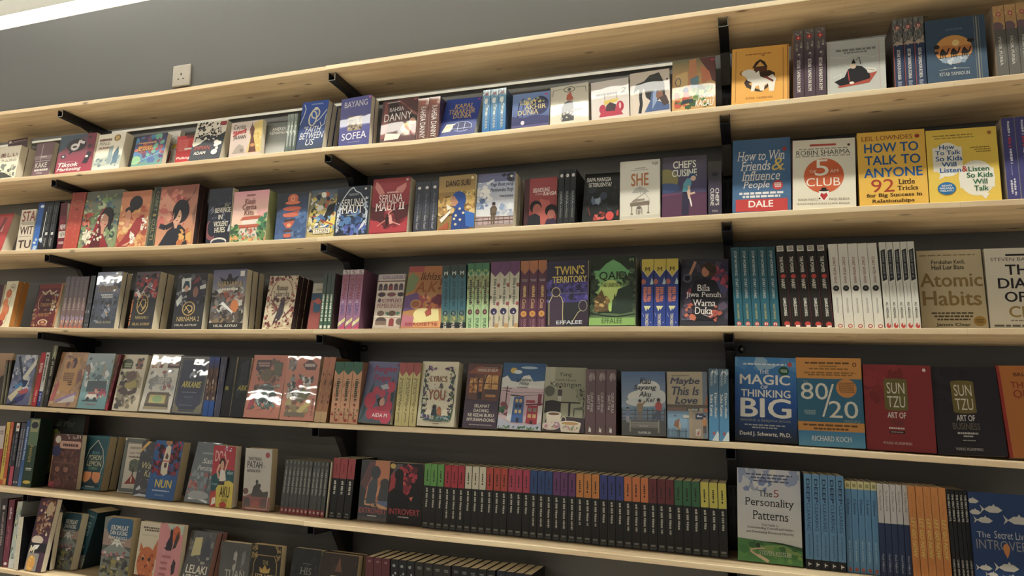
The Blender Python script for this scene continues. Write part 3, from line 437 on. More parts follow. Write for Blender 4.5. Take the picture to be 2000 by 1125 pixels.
D['she'] = ('d8d5c6', 'a8a598', [T(.28, .56, .72, .78, 'SHE', 'b4703a', 'b'), K(.38, .86, .64, .875, 1, '8a8880'), K(.28, .83, .72, .84, 1, '8a8880'), O(.09, .93, .05, .04, .01, 'b8b4a8'), T(.80, .90, .95, .95, 'TVOP', '4a4a44', 'b'), P('b0aea4', .30, .45, .38, .52, .5, .55, .62, .52, .74, .45, .6, .44, .52, .46, .44, .44), S('8a8880', .008, .5, .58, .51, .42), S('5c5448', .012, .30, .30, .64, .44), S('7c7468', .008, .62, .44, .76, .30), P('7c7060', .26, .22, .26, .28, .74, .30, .74, .23), P('96897a', .3, .29, .62, .31, .62, .34, .4, .34), R(.29, .08, .31, .23, '7c7060'), R(.70, .10, .72, .23, '7c7060'), R(.27, .08, .33, .10, '7c7060'), R(.68, .09, .74, .11, '7c7060'), R(.40, .10, .56, .18, 'b8b4a6'), R(.41, .08, .43, .18, '9a9486'), R(.54, .08, .56, .18, '9a9486'), E(.48, .19, .06, .025, '6c6458'), R(.46, .08, .50, .15, '8a8478'), R(.02, .0, .98, .06, 'c6c4b6')])
D['chef'] = ('4c4560', '352e44', [G(0, .36, 1, 1, '4e4a70', '5c5664'), E(.08, .60, .28, .20, '8c8450'), E(.10, .48, .30, .08, '4a6090'), R(0, 0, 1, .38, '5a3450'), P('764060', 0, .34, .6, .38, 0, .38), T(.24, .80, .76, .93, "CHEF'S", 'e8ecd8', 'b'), T(.22, .66, .78, .78, 'CUISINE', 'e4ead8', 'b'), E(.68, .66, .08, .045, '2c4c78'), E(.70, .62, .06, .045, 'd8b49c'), P('5ca4b8', .46, .40, .48, .54, .56, .62, .64, .62, .66, .54, .62, .40), P('2e2a44', .44, .02, .46, .40, .62, .40, .60, .02), S('d8b49c', .05, .60, .5, .62, .36, .74, .38), S('d8b49c', .05, .58, .42, .62, .28), P('dcdcd4', .61, .28, .66, .14, .68, .18, .64, .3)])
D['chefspine'] = ('453e52', '2c2634', [G(0, .5, 1, 1, '453e52', '4a463e'), V_(.54, .18, .82, .50, "CHEF'S", 'dcdad2', 'b'), V_(.16, .18, .44, .50, 'CUISINE', 'dcdad2', 'b'), E(.5, .76, .26, .04, '2c2c38'), T(.3, .06, .7, .1, 'IMAN', 'b8b4b0')])
D['howto'] = ('446c94', '2c4460', [T(.08, .70, .90, .83, 'How to Win', 'ece6da', 'is'), T(.14, .56, .66, .69, 'Friends', 'ece6da', 'is'), T(.68, .55, .90, .72, '&', 'd8b848', 'is'), T(.16, .42, .82, .55, 'Influence', 'ece6da', 'is'), T(.18, .29, .64, .41, 'People', 'f0eade', 'is'), E(.78, .345, .09, .065, 'c03834'), K(.72, .31, .84, .38, 3, 'ecd8d0'), E(.90, .84, .035, .03, 'b84038'), K(.12, .23, .88, .26, 1, 'e0e0dc'), K(.18, .185, .82, .215, 1, 'e0e0dc'), R(.06, .0, .94, .165, 'c43a38'), T(.28, .055, .70, .145, 'DALE', 'f2eee4', 'b')])
D['fiveam'] = ('e4dfc8', 'c0392c', [R(.28, .90, .70, .93, 'bf4634'), K(.1, .855, .88, .868, 1, '8a8474'), T(.06, .77, .92, .84, 'ROBIN SHARMA', '3c3832'), K(.04, .745, .92, .76, 1, '9a9484'), E(.5, .46, .32, .255, 'd4602c'), T(.36, .46, .58, .70, '5', 'f0e8d4'), T(.27, .50, .38, .545, 'THE', 'ecd8c0'), T(.60, .50, .73, .55, 'AM', 'ecd8c0'), T(.22, .31, .76, .43, 'CLUB', 'f2ead8'), P('f0ece0', .42, .24, .43, .14, .50, .08, .57, .14, .58, .24), P('bf2c30', .50, .10, .44, .17, .455, .21, .49, .20, .50, .185, .51, .20, .545, .21, .56, .17), E(.50, .245, .08, .014, '24201e'), R(.46, .245, .54, .285, '24201e'), E(.43, .13, .015, .012, '24201e'), T(.09, .10, .40, .135, 'KUASAI WAKTU', '8a7c68'), T(.58, .10, .90, .135, 'PAGI ANDA', '8a7c68'), T(.08, .035, .90, .07, 'RAIH KEJAYAAN LUAR BIASA', '8a7c68'), E(.90, .90, .022, .018, '5c2c24')])
D['talkanyone'] = ('efbb2c', 'b88c1c', [T(.06, .88, .82, .94, 'LEIL LOWNDES', '8a3c28', 's'), E(.89, .91, .035, .026, 'a83c2c'), T(.10, .71, .90, .84, 'HOW TO', '1d5a98', 'b'), T(.10, .54, .92, .67, 'TALK TO', '1d5a98', 'b'), T(.08, .37, .94, .50, 'ANYONE', '1d62a8', 'b'), T(.18, .17, .52, .345, '92', 'b03c24', 's'), T(.58, .265, .82, .335, 'Little', '4a3420', 'bs'), T(.56, .185, .86, .245, 'Tricks', '4a3420', 'bs'), T(.10, .09, .92, .155, 'for Big Success in', '4a3420', 'bs'), T(.18, .015, .80, .075, 'Relationships', '4a3420', 'bs')])
D['talkkids'] = ('efca2e', 'b8981c', [K(.10, .905, .66, .92, 1, '9a7a28'), K(.12, .87, .68, .885, 1, 'a88830'), E(.90, .92, .03, .025, 'a87030'), K(.62, .72, .90, .735, 1, 'a07c28'), K(.68, .69, .90, .705, 1, 'a07c28'), K(.70, .66, .90, .675, 1, 'a07c28'), E(.29, .58, .215, .235, 'f0ecda'), R(.08, .42, .50, .75, 'f0ecda'), P('f0ecda', .16, .36, .24, .42, .32, .38), P('f0ecda', .15, .31, .18, .40, .30, .38), E(.68, .31, .25, .24, 'f0ecda'), R(.44, .18, .92, .44, 'f0ecda'), P('f0ecda', .70, .1, .78, .02, .84, .1), T(.18, .72, .40, .785, 'How', '1d5a98', 'b'), T(.12, .645, .48, .705, 'To Talk', '1d5a98', 'b'), T(.12, .56, .50, .63, 'So Kids', '1d5a98', 'b'), T(.20, .48, .41, .545, 'Will', '1d5a98', 'b'), T(.17, .40, .47, .465, 'Listen', '1d62a8', 'b'), T(.48, .40, .56, .48, '&', 'c0382c', 'b'), T(.57, .40, .86, .465, 'Listen', '1c6a44', 'b'), T(.54, .315, .90, .385, 'So Kids', '1c6a44', 'b'), T(.62, .225, .82, .295, 'Will', '1c6a44', 'b'), T(.63, .135, .83, .205, 'Talk', '1c6a44', 'b'), E(.25, .185, .13, .085, '1c74b0'), T(.18, .21, .32, .235, 'EDISI', 'eef0ea', 'b'), T(.15, .175, .35, .20, 'BAHASA', 'eef0ea', 'b'), T(.16, .14, .34, .165, 'MELAYU', 'eef0ea', 'b')])
D['purplespine'] = ('4a4984', 'a89c88', [KV(.42, .78, .60, .96, 'd0d0dc'), KV(.40, .64, .62, .76, 'c03c40'), KV(.42, .44, .62, .62, 'dcdce4'), R(.46, .30, .5, .42, 'a8a8c4'), KV(.54, .06, .70, .26, 'd8d8e0'), KV(.30, .08, .46, .24, 'd8d8e0'), R(.97, 0, 1, 1, 'a8a8bc')])
# ---- third row
D['darksliver'] = ('4c2430', '2c161c', [N(60, 20, .1, .1, .9, .9, .2, '5c2c38 3c1c26')])
D['fruit'] = ('ddd3ae', 'b87834', [N(61, 24, .05, .05, .6, .5, .12, 'd07838 e08c48 b85c2c a8a858'), E(.40, .72, .24, .10, 'c86834'), E(.28, .52, .22, .10, 'd87c44'), E(.40, .36, .30, .13, 'd07440'), E(.28, .22, .26, .11, 'c8642c'), E(.20, .07, .24, .07, '8a2c34'), O(.62, .85, .22, .08, .03, '5c5444'), K(.48, .83, .76, .88, 2, '5c5444'), S('5c6444', .02, .7, .7, .62, .5, .66, .3, .6, .1)])
D['dreams'] = ('611b20', '3a1218', [R(.0, .9, 1, 1, '7a2420'), R(.94, 0, 1, 1, 'b87838'), R(.0, 0, .05, 1, '3a2020'), O(.48, .58, .34, .25, .02, 'b09468'), P('3e1216', .34, .74, .62, .74, .74, .5, .7, .3, .26, .3, .22, .5), S('c8b48c', .04, .2, .83, .36, .75, .5, .86, .6, .75, .8, .84), N(62, 26, .7, .3, .95, .8, .06, 'c8c0a0 b08c58 8a9484'), N(63, 20, .02, .06, .2, .5, .06, 'b09468 8a5a3c'), T(.42, .60, .58, .64, 'THE', 'a87848', 's'), T(.26, .47, .72, .55, 'DREAMS', 'b0804c', 's'), T(.44, .37, .56, .41, 'OF', 'a87848', 's'), T(.24, .24, .72, .32, 'HARVEST', 'b0804c', 's'), E(.50, .10, .20, .07, 'c8b890'), E(.50, .10, .15, .05, '7a2c24'), E(.5, .10, .07, .03, 'c89860'), N(64, 18, .02, .02, .98, .06, .06, 'b89460 8c4c34')])
D['orangeback'] = ('c67f3e', 'a86830', [R(.3, .72, 1, .94, 'e6e2d4'), R(.4, .75, .9, .90, '8a8880'), R(0, .3, 1, .5, 'd89c58'), E(.4, .52, .5, .10, '6a3c2c')])
D['purplewrap'] = ('564650', '6a4c44', [G(0, 0, 1, 1, '7c5c54', '54464e'), N(65, 9, .1, .02, .9, .3, .3, 'd8d4c8 b0683c 8c7ca0 c8b8a8'), KV(.3, .34, .7, .58, '9a8478'), KV(.3, .65, .7, .92, '6c5c60'), R(.1, 0, .9, .03, 'b85a34')])  # pale blobs at the foot include painted film glints
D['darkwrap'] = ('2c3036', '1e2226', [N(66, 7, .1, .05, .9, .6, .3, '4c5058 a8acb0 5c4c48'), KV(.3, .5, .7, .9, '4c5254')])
D['nirblue'] = ('525a70', '3a3e4a', [G(0, .5, 1, 1, '4a5062', '8c94b4'), G(0, 0, 1, .5, '343842', '4a5062'), N(67, 50, .02, .1, .98, .55, .14, '3a404e 5c6678 2c323c 6c7688 23282e'), P('c4cce0', .2, .8, .34, .95, .9, .95, .7, .75, .4, .74), N(68, 16, .7, .7, .98, .85, .09, '3c4250 586278'), R(.82, .90, .96, .98, 'd8d4cc'), P('2a2e34', .05, .92, .25, .88, .2, .84), T(.12, .64, .92, .75, 'NIRNAMA', 'b08c50', 'is'), K(.28, .52, .76, .60, 2, 'd4d4d0'), N(69, 12, .5, .2, .7, .4, .08, 'b08c50 8c94a0'), T(.25, .08, .85, .12, 'HILAL ASYRAF', 'b0a484', 's')])
D['niroval'] = ('2b2b30', '1c1b1e', [G(0, .5, 1, 1, '2b2b30', '5c5258'), N(70, 80, .1, .55, .98, .95, .13, 'a83c3c d8d0c8 23202a 6c4a4c c05c54 3c3640 8c8488'), P('b03c40', .72, .6, .9, .66, .94, .86, .78, .86), S('c8c4c0', .02, .2, .5, .5, .74, .9, .66), O(.46, .42, .22, .17, .035, 'b89854'), S('c0a05c', .03, .3, .36, .42, .5, .56, .5, .6, .38, .46, .3), S('c0a05c', .03, .34, .46, .5, .34, .62, .46), KV(.0, .05, .06, .5, 'c87838'), T(.24, .16, .80, .21, 'NIRNAMA 1', 'b09c64', 's'), T(.16, .05, .88, .095, 'HILAL ASYRAF', 'c4a868', 's')])
D['nirtwo'] = ('2a2a2f', '1a1a1e', [N(71, 70, .02, .42, .98, .96, .15, '3a3640 5c5a62 8c9490 23222a 4c4850 787c80'), P('d8dcd4', .14, .9, .44, .92, .5, .7, .2, .66), P('2c4650', .2, .72, .45, .74, .4, .86, .26, .86), E(.34, .72, .07, .06, 'c89c80'), P('2b2636', .45, .5, .5, .86, .66, .94, .84, .82, .92, .5), E(.66, .66, .09, .10, '8a5c50'), P('7c3438', .5, .8, .72, .96, .74, .84), P('d0d4cc', .78, .76, .98, .8, .98, .72, .8, .7), P('c8ccc4', .04, .5, .2, .62, .24, .5, .1, .4), O(.5, .36, .20, .12, .03, 'b89854'), S('c0a05c', .025, .36, .32, .46, .42, .6, .40, .62, .32, .5, .28), S('c0a05c', .025, .38, .40, .54, .3, .64, .36), T(.14, .135, .90, .215, 'NIRNAMA 2', 'c8b078', 's'), T(.10, .05, .84, .085, 'HILAL ASYRAF', 'd0cab8', 's')])
D['nirbattle'] = ('5c5a60', '3c3a3e', [G(0, .55, 1, 1, '8c8c94', '5c5c80'), N(72, 140, 0, .1, 1, .66, .12, '8c4c3c c8c4bc 4a4440 6c6a68 a8745c 34302e 7c7a72 b8b4a8'), N(73, 50, 0, .05, 1, .28, .13, '5c5048 3c3834 8c7454 6c6460'), E(.72, .38, .12, .11, 'c07034'), P('d8d8d4', .3, .42, .36, .46, .7, .28, .66, .26), P('1e1e24', .2, .88, .4, .82, .5, .92, .6, .84, .8, .9, .64, .78, .46, .74, .3, .78), E(.50, .88, .05, .05, '1e1e24'), T(.16, .70, .92, .80, 'NIRNAMA', 'c8a868', 's'), K(.30, .645, .78, .685, 1, 'd8d4c4'), R(.82, .88, .95, .97, 'dcd8d0'), R(0, 0, 1, .10, '2c2a2a'), T(.14, .03, .86, .075, 'HILAL ASYRAF', 'e0dcd0', 's')])
D['ruman'] = ('cdbd9c', '3c2c30', [N(74, 44, 0, .05, .16, .98, .08, '7c2a2c 5c2024 a85c4c cdbd9c'), N(75, 44, .84, .05, 1, .98, .08, '7c2a2c 5c2024 a85c4c cdbd9c'), N(76, 24, .2, .9, .84, 1, .08, '7c2a2c 5c2024 cdbd9c'), O(.5, .68, .36, .26, .015, '9a4c40'), T(.30, .72, .70, .82, 'Ruman', '5c4440', 's'), T(.22, .60, .78, .70, 'Lakaroka', '5c4440', 's'), N(77, 20, .25, .5, .8, .58, .07, '3c2c2c 6c2c2c'), P('3c3038', .34, .08, .44, .3, .52, .5, .66, .52, .66, .3, .56, .16), E(.60, .53, .07, .06, '4c3834')] + [S('7c3c38', .03, .46, .36, .16 + i * .03, .54 - i * .07) for i in range(5)] + [S('6c2c2c', .03, .66, .2, .96, .4), S('6c2c2c', .025, .7, .3, .9, .1), N(78, 30, .0, .0, 1, .16, .09, 'cdbd9c 8c3c34 6c2428 b89c7c')])
D['redblue'] = ('96463e', '6c302c', [R(0, .78, 1, 1, 'b8b09c'), K(.3, .84, .95, .88, 1, '8c8a6c'), R(0, .62, 1, .78, '2c4c64'), P('2a5878', .25, .60, .85, .56, .9, .38, .6, .34, .3, .38), P('b05044', .2, .6, .6, .68, .96, .6, .7, .52)])
D['greenthree'] = ('2e5a40', '5c4a4c', [R(0, .62, 1, 1, '34453a'), KV(.25, .14, .75, .62, 'd0d4c4'), R(.2, .02, .8, .07, 'd8dcd0'), R(.05, 0, .1, 1, '23402e')])
D['purplethree'] = ('98688c', '7c5474', [G(0, .4, 1, 1, 'a8749c', '8a4c58'), V_(.18, .50, .76, .86, 'SUMPAH', '8a3c44', 'bi'), R(.0, .92, 1, 1, 'c8b8b8'), T(.3, .93, .8, .985, 'S', '5c5058', 'b'), E(.4, .45, .16, .025, 'b8a0b0'), V_(.2, .24, .7, .43, 'GURU', '4a4c84', 'b'), P('dcd08c', 0, .10, 1, .20, 1, .14, 0, .04), P('c0406c', 0, .0, 1, .1, 1, 0), T(.14, .08, .5, .13, 'S', 'e8e0d0', 'b')])
D['gallery'] = ('cdbdac', '8c7c88', [R(0, .86, 1, .88, '4c4048'), R(0, .90, 1, .99, 'b8aab0'), T(.16, .91, .98, .975, 'GALLERBU', '5c5460')] + [E(.12 + i * .19, .77, .075, .055, '4c3c48') for i in range(5)] + [R(.045 + i * .19, .70, .195 + i * .19, .77, '5c4c50') for i in range(5)] + [R(.42, .70, .58, .78, '8c3c44'), R(0, .66, 1, .68, 'e0d4c4'), E(.2, .62, .14, .045, '4a3440'), E(.56, .62, .16, .04, '7c4450'), E(.9, .62, .12, .04, '3c3038'), T(.24, .47, .96, .54, 'KOMPLEKS', '8c4c58', 'b'), E(.14, .51, .06, .04, '54404c'), T(.06, .37, .98, .45, 'PEMBUNUH', '9c5c64', 's'), E(.24, .27, .13, .05, '6c5444'), E(.66, .27, .14, .05, '5c4438'), N(79, 8, .4, .24, .52, .3, .06, '2c5c44 3c7c58'), N(80, 8, .84, .24, .96, .3, .06, '2c5c44 3c7c58'), R(0, .20, 1, .22, 'e0d4bc'), E(.28, .13, .2, .07, '4c3c38'), R(.08, .06, .48, .13, '7c6454'), R(.58, .03, .76, .14, '8c3434'), E(.67, .14, .09, .04, '8c3434'), E(.95, .12, .12, .06, '6c5850'), R(0, 0, 1, .035, 'b8a898')])
D['ikhlas'] = ('b47c40', '7c5c44', [G(0, .4, 1, 1, 'b08048', 'b47444'), R(0, .9, .4, 1, 'a85050'), P('7c8c5c', 0, .55, .2, .6, .3, .8, .1, .9, 0, .8), P('6c4c80', 0, .25, 0, .5, .3, .56, .5, .4, .4, .3), P('b86a78', 0, .0, 0, .2, .5, .14, .6, .0), G(.3, .0, 1, .3, 'd89858', 'c08c50'), N(81, 26, .4, .3, .95, .5, .12, 'c8703c a84c4c 8c3c44 d89450'), N(82, 16, .7, .4, 1, .5, .14, '8c3c40 6c2c3c'), P('dcd088', .3, .06, .95, .1, .9, .28, .5, .30, .32, .22), E(.48, .20, .2, .10, 'e0d48c'), P('a84c38', .56, .24, .7, .34, .74, .2, .62, .16), O(.30, .37, .12, .065, .03, 'c88c3c'), E(.30, .37, .09, .05, '9c5c34'), T(.34, .74, .88, .89, 'Ikhlas,', '54301c', 'i'), T(.24, .56, .80, .74, 'A.K', '9a5420', 'bi'), T(.82, .6, .95, .84, '!', '8a4c1c', 'bi'), T(.1, .02, .92, .07, 'SIRROSETTE', 'a83c3c', 'b')])
D['tealm'] = ('2c6270', '1e424c', [G(0, .0, 1, .3, '8a9c5c', '2c6270'), PN('22382f', .14, .09), T(.26, .84, .74, .90, 'M', 'c4ccc4', 'b'), KV(.34, .34, .70, .74, '1c4450'), E(.5, .235, .30, .042, '16303a'), O(.5, .235, .1, .018, .06, '8cb0b8'), N(83, 8, 0, .1, 1, .18, .2, 'b0a450 6c8c4c 3c5c44'), R(0, 0, 1, .09, '1c2424'), V_(.3, .0, .66, .1, 'YUS', 'e0e0d4', 'b')])
D['greenm'] = ('9ab482', '5c7c54', [G(0, 0, 1, .8, 'a8d49c', '90985c'), N(84, 22, .04, .3, .96, .82, .14, '4c4030 6c5c38 7c9c5c 8c4434'), PN('34744a', .12, .08), T(.26, .85, .74, .905, 'M', '9ab85c', 'b'), KV(.34, .36, .68, .74, '3c3424'), E(.5, .245, .30, .042, '54242c'), O(.5, .245, .1, .018, .06, 'b88c80'), V_(.28, .0, .72, .15, 'SYUD', '1f5c34', 'b')])
D['whitem'] = ('c6bfa6', '7c6c64', [E(.9, .64, .2, .03, '8c4c4c'), E(.0, .46, .22, .03, '5c5c4c'), E(.86, .36, .18, .03, '9a5050'), E(.0, .14, .18, .04, '94a078'), E(.8, .03, .28, .035, 'b89460'), N(85, 14, .1, .4, .9, .74, .08, '5c6c54 8c8c74 a89c80'), KV(.36, .34, .62, .74, '6c7464'), PN('683a64', .15, .08), E(.46, .245, .34, .05, '302c54'), E(.5, .23, .08, .015, 'c8c0d4'), V_(.4, .02, .6, .18, 'NOORA', '5c5c74', 'b')])
D['orangem'] = ('5a2e46', '3c2030', [PN('b06c3e', .13, .08), K(.16, .68, .84, .72, 2, '9a8c8c'), KV(.36, .45, .70, .62, 'd0a860'), V_(.3, .28, .72, .42, 'Cinta', 'd8b068', 'i'), E(.5, .20, .34, .045, 'd09434'), E(.5, .20, .16, .02, 'b07428'), V_(.5, .0, .78, .12, 'NOOR', 'a87c8c', 'b'), V_(.2, .0, .4, .12, 'SURAYA', '8c6474', 'b')])
D['twins'] = ('2b2640', '1c1a28', [R(0, .36, 1, .68, '4a408c'), N(86, 46, 0, .50, 1, .70, .09, '2b2640 38305c 5c50a0 332c4c'), N(87, 30, 0, .36, 1, .48, .09, '5c50a4 443a84 2c2a3c 6c60b4'), R(.1, .49, 1, .505, '6c6c84'), R(0, 0, 1, .36, '2c2c34'), P('443448', .06, .0, .06, .36, .14, .46, .32, .46, .40, .36, .40, .0), E(.23, .52, .10, .07, '443448'), O(.23, .52, .10, .07, .015, 'd8cc8c'), S('d8cc8c', .015, .06, .02, .06, .36, .14, .46, .16, .47), S('d8cc8c', .015, .30, .47, .36, .44, .40, .36, .39, .2, .40, .02), P('382c3c', .6, .02, .76, .18, .84, .22, 1, .22, 1, 0), E(.88, .30, .10, .08, '382c3c'), O(.88, .30, .10, .08, .012, 'a8a48c'), S('c8c088', .015, .6, .02, .66, .10, .76, .2, .82, .23), T(.20, .78, .92, .92, "TWIN'S", 'd8b840', 'b'), T(.14, .66, .98, .76, 'TERRITORY', 'd8c060', 'b'), T(.24, .03, .86, .085, 'EFFALEE', 'c4ccdc', 'b')])
D['qaid'] = ('313e2c', '1e281c', [G(.08, .2, .9, .8, 'b4d464', '6cb470'), P('6cb06c', .2, .8, .34, .9, .5, .96, .66, .9, .82, .8), E(.45, .50, .24, .16, 'c4dc70'), N(88, 60, .0, .05, .16, .82, .10, '2c3c28 3a4c34 56684a 222e20'), N(89, 60, .86, .05, 1, .86, .10, '2c3c28 3a4c34 56684a 222e20'), P('2a3624', 0, .8, .3, .88, .48, 1, 0, 1), P('2a3624', 1, .8, .7, .88, .5, 1, 1, 1), P('6c5430', .1, .2, .12, .4, .2, .46, .26, .52, .32, .42, .4, .4, .42, .2), N(90, 16, .12, .2, .4, .42, .07, '8c6c3c 54442c c8a458'), P('2c3c30', .48, .16, .5, .36, .58, .42, .62, .52, .78, .56, .88, .6, .94, .5, .94, .16), P('34462e', .5, .3, .55, .46, .6, .3), N(91, 20, .6, .6, .9, .74, .08, '44583a 5c7048 2c3a26'), P('56704c', 0, .12, .3, .18, .7, .16, 1, .2, 1, .1, 0, .08), R(0, 0, 1, .11, '86b45c'), S('222e20', .03, .0, .18, .3, .14, .6, .12, 1, .16), T(.20, .64, .80, .78, 'QAID', '1f2a1c', 's'), T(.24, .555, .78, .61, 'THE UNKNOWN', '28341f', 's'), T(.28, .03, .72, .10, 'EFFALEE', '20301c', 's'), T(.86, .92, .95, .97, 'M', '8ca47c', 'b')])
D['yellowm'] = ('2c3f90', '1c2860', [G(0, 0, 1, 1, '2c48a0', '2c3264'), PN('c6b032', .16, .10), S('e0dcc0', .03, .04, .84, .5, .73, .96, .84), T(.30, .82, .68, .88, 'M', '4a3c1c', 'b'), E(.14, .66, .22, .04, 'a85c50'), P('a8c0c0', .7, .62, .85, .72, 1, .66, .98, .62), KV(.50, .36, .80, .58, 'c8745c'), KV(.16, .36, .46, .58, 'c8745c'), P('dcdc9c', .2, .30, .4, .22, .56, .30, .8, .30, .56, .24, .44, .30), V_(.34, .01, .60, .19, 'TINOBED', 'dcdccc', 'b'), E(.8, .06, .04, .006, 'd8d8e8'), S('c8c8e0', .03, .1, .2, .2, .14)])
D['bila'] = ('35353f', '24242c', [N(92, 60, 0, .1, 1, .95, .16, '3c3c4c 2c2c38 4c4458 343048 5c5064'), N(93, 30, .72, .5, 1, .85, .12, 'a84458 7c3448 4c4c70'), P('8c3844', .1, .45, .2, .55, .3, .45), P('24242a', .26, .06, .22, .5, .3, .66, .5, .70, .74, .66, .84, .5, .76, .06), E(.59, .83, .17, .11, '4c3828'), E(.52, .80, .08, .08, 'b87c5c'), P('3a2c24', .46, .9, .6, .94, .74, .86, .72, .76, .6, .8), S('b88464', .06, .18, .74, .26, .88, .30, .96), E(.14, .70, .10, .07, '5c5c68'), E(.14, .70, .06, .04, '23232c'), N(94, 12, .1, .06, .35, .3, .1, 'b85c48 c87050 5c4c60'), N(95, 12, .6, .06, .85, .3, .1, 'b85c48 a84c44'), T(.36, .50, .62, .60, 'Bila', 'f2ece4', 's'), T(.12, .385, .86, .485, 'Jiwa Penuh', 'f2ece4', 's'), T(.26, .27, .74, .37, 'Warna', 'f2ece4', 's'), T(.32, .15, .68, .255, 'Duka', 'f2ece4', 's'), S('e0d8d0', .012, .5, .14, .64, .11, .7, .15), T(.04, .055, .26, .08, 'DEMAN', '8c94b8')])
D['tealworry'] = ('1f5c68', '123a44', [G(0, 0, 1, 1, '20687c', '245058'), V_(.36, .35, .66, .95, 'STOP WORRYING · START LIVING', 'd4d8d0'), V_(.38, .09, .62, .28, 'DALE CARNEGIE', 'c8bc54'), E(.5, .03, .28, .028, 'c04438'), T(.34, .015, .66, .045, 'n', 'f0e8e0', 'b')])
D['habit'] = ('28241f', '1a1714', [R(.12, .925, .80, .995, 'd8d2c2'), K(.2, .935, .72, .985, 4, '4c463e'), V_(.3, .66, .66, .86, 'THE POWER', 'e0dac8', 'b'), E(.55, .615, .26, .026, 'b83c34'), V_(.3, .46, .66, .58, 'HABIT', 'e0dac8', 'b'), V_(.34, .13, .64, .35, 'CHARLES DUHIGG', 'ecebe0', 'b'), E(.55, .035, .30, .03, 'c04038'), R(.4, .0, .8, .02, 'f0e8e0'), R(.95, .0, 1, .8, '6c3038')])
D['startwhy'] = ('dad7c8', 'b8b4a4', [V_(.36, .52, .64, .84, 'START WITH WHY', '8a4038', 'bs'), E(.5, .465, .33, .034, '2c2b28'), K(.36, .455, .64, .475, 2, '8a8880'), V_(.4, .17, .6, .35, 'SIMON SINEK', '8c8c84'), O(.62, .02, .2, .02, .1, 'c0483c')])
D['aliab'] = ('d4d3c4', 'b4b2a2', [P('2e2e30', .16, .90, .84, .92, .84, .56, .16, .54), KV(.34, .57, .64, .89, '7c7c78'), R(.46, .36, .52, .52, '9c9c90'), V_(.34, .11, .70, .30, 'ALI ABDAAL', '32322e', 'b'), E(.55, .03, .34, .03, 'c04840'), E(.64, .045, .12, .012, 'd4d3c4')])
D['atomic'] = ('c6b690', '9c8c68', [K(.04, .925, .90, .94, 1, '8a7a58'), T(.22, .81, .74, .87, 'Perubahan Kecil,', '2c281f', 'b'), T(.22, .745, .72, .805, 'Hasil Luar Biasa', '2c281f', 'b'), T(.02, .52, .98, .70, 'Atomic', '94783e', 'b'), T(.04, .28, .94, .47, 'Habits', '94783e', 'b'), K(.16, .175, .80, .195, 1, '54482f'), K(.20, .135, .78, .155, 1, '54482f'), K(.24, .095, .74, .115, 1, '54482f'), E(.88, .085, .095, .062, 'a8842c'), K(.82, .06, .94, .11, 3, '6c5420'), T(.22, .012, .74, .06, 'James Clear', '2c281f', 'b')])
D['diary'] = ('dcd6c2', 'b0a890', [R(.30, .90, .80, .925, '2c2826'), T(.08, .835, .92, .88, 'STEVEN BARTLETT', '54503f'), T(.28, .66, .74, .79, 'THE', '2a2429', 'b'), T(.16, .49, .86, .62, 'DIARY', '2a2429', 'b'), T(.24, .32, .76, .45, 'OF A', '2a2429', 'b'), T(.28, .13, .78, .27, 'CEO', 'a48640', 'b'), K(.3, .085, .8, .10, 1, '8c8468'), K(.06, .015, .94, .04, 1, '6c6450')])
# ---- fourth row
D['tanleft'] = ('a07850', '5c4430', [G(0, 0, 1, 1, '5c4838', 'b8906c'), P('3c342c', .2, 0, .5, .5, .9, .6, 1, .2, 1, 0)])
D['darkolive'] = ('4c4838', '34302a', [R(.2, .02, .5, .96, '8c8464'), R(0, .94, 1, 1, '6c4c38')])
D['flags'] = ('6c7290', '8c7468', [G(0, 0, 1, 1, '5c5c84', '848a9c'), N(100, 40, 0, .3, 1, .95, .2, '7c84a4 94a0b0 5c6484 c8c8cc'), P('3c4454', .1, .95, .2, .98, .5, .6, .46, .5), P('dcd8c4', .5, .55, 1, .95, 1, .8, .6, .46), P('2c3c64', .1, .32, .5, .5, .8, .48, .7, .36), P('4c84b0', .2, .38, .5, .46, .6, .38, .3, .3), P('c8bc98', .0, .15, .5, .38, .6, .34, .2, .06), P('a84c50', .4, .26, .8, .34, .9, .26, .6, .2), P('3c3c74', .3, .12, .8, .24, .7, .1, .4, .04), P('2c3448', 0, .0, .4, .1, .5, .04, .2, 0)])
D['redslim'] = ('b8242c', '7c181e', [V_(.2, .62, .8, .80, 'BUNGA', 'ece4d8', 'b'), KV(.35, .08, .65, .3, 'e0a098')])
D['whiteblue'] = ('c4c0b4', 'a0a090', [KV(.3, .45, .7, .9, '54504c'), R(0, 0, 1, .28, '343c80'), KV(.3, .1, .7, .24, 'a8b0d0'), E(.5, .94, .3, .02, '2c2c2c')])
D['eiffel'] = ('34302a', '2c2822', [R(0, .82, 1, 1, '6c6a50'), P('b8b488', .1, .78, .4, .9, .46, 1, .54, 1, .6, .9, .9, .78, .7, .78, .5, .86, .3, .78), KV(.25, .5, .75, .74, 'a8a088'), KV(.3, .2, .7, .44, '7c7468')])
D['doors'] = ('b08456', '8c6444', [N(101, 70, 0, .05, 1, .95, .14, 'c49464 b07c4c c8a474 9c6c48 8c6050'), P('cc9448', .2, .30, .22, .84, .74, .92, .78, .4, .6, .26), P('9c5c38', .28, .72, .30, .82, .42, .82, .42, .70), E(.56, .80, .10, .10, '4c3034'), E(.50, .77, .06, .07, 'a86c50'), E(.36, .76, .07, .07, '7c4c3c'), K(.28, .46, .66, .62, 5, '7c5030'), P('b84c48', 0, .1, .14, .5, .22, .4, .14, .1), P('8c5454', .8, .4, .95, .5, .9, .7, .8, .66), P('c8b8b0', .3, .06, .9, .1, .86, .24, .5, .14), P('8c74a0', .2, .12, .92, .28, .92, .24, .25, .08), K(.5, .38, .66, .46, 2, '5c3c28')])
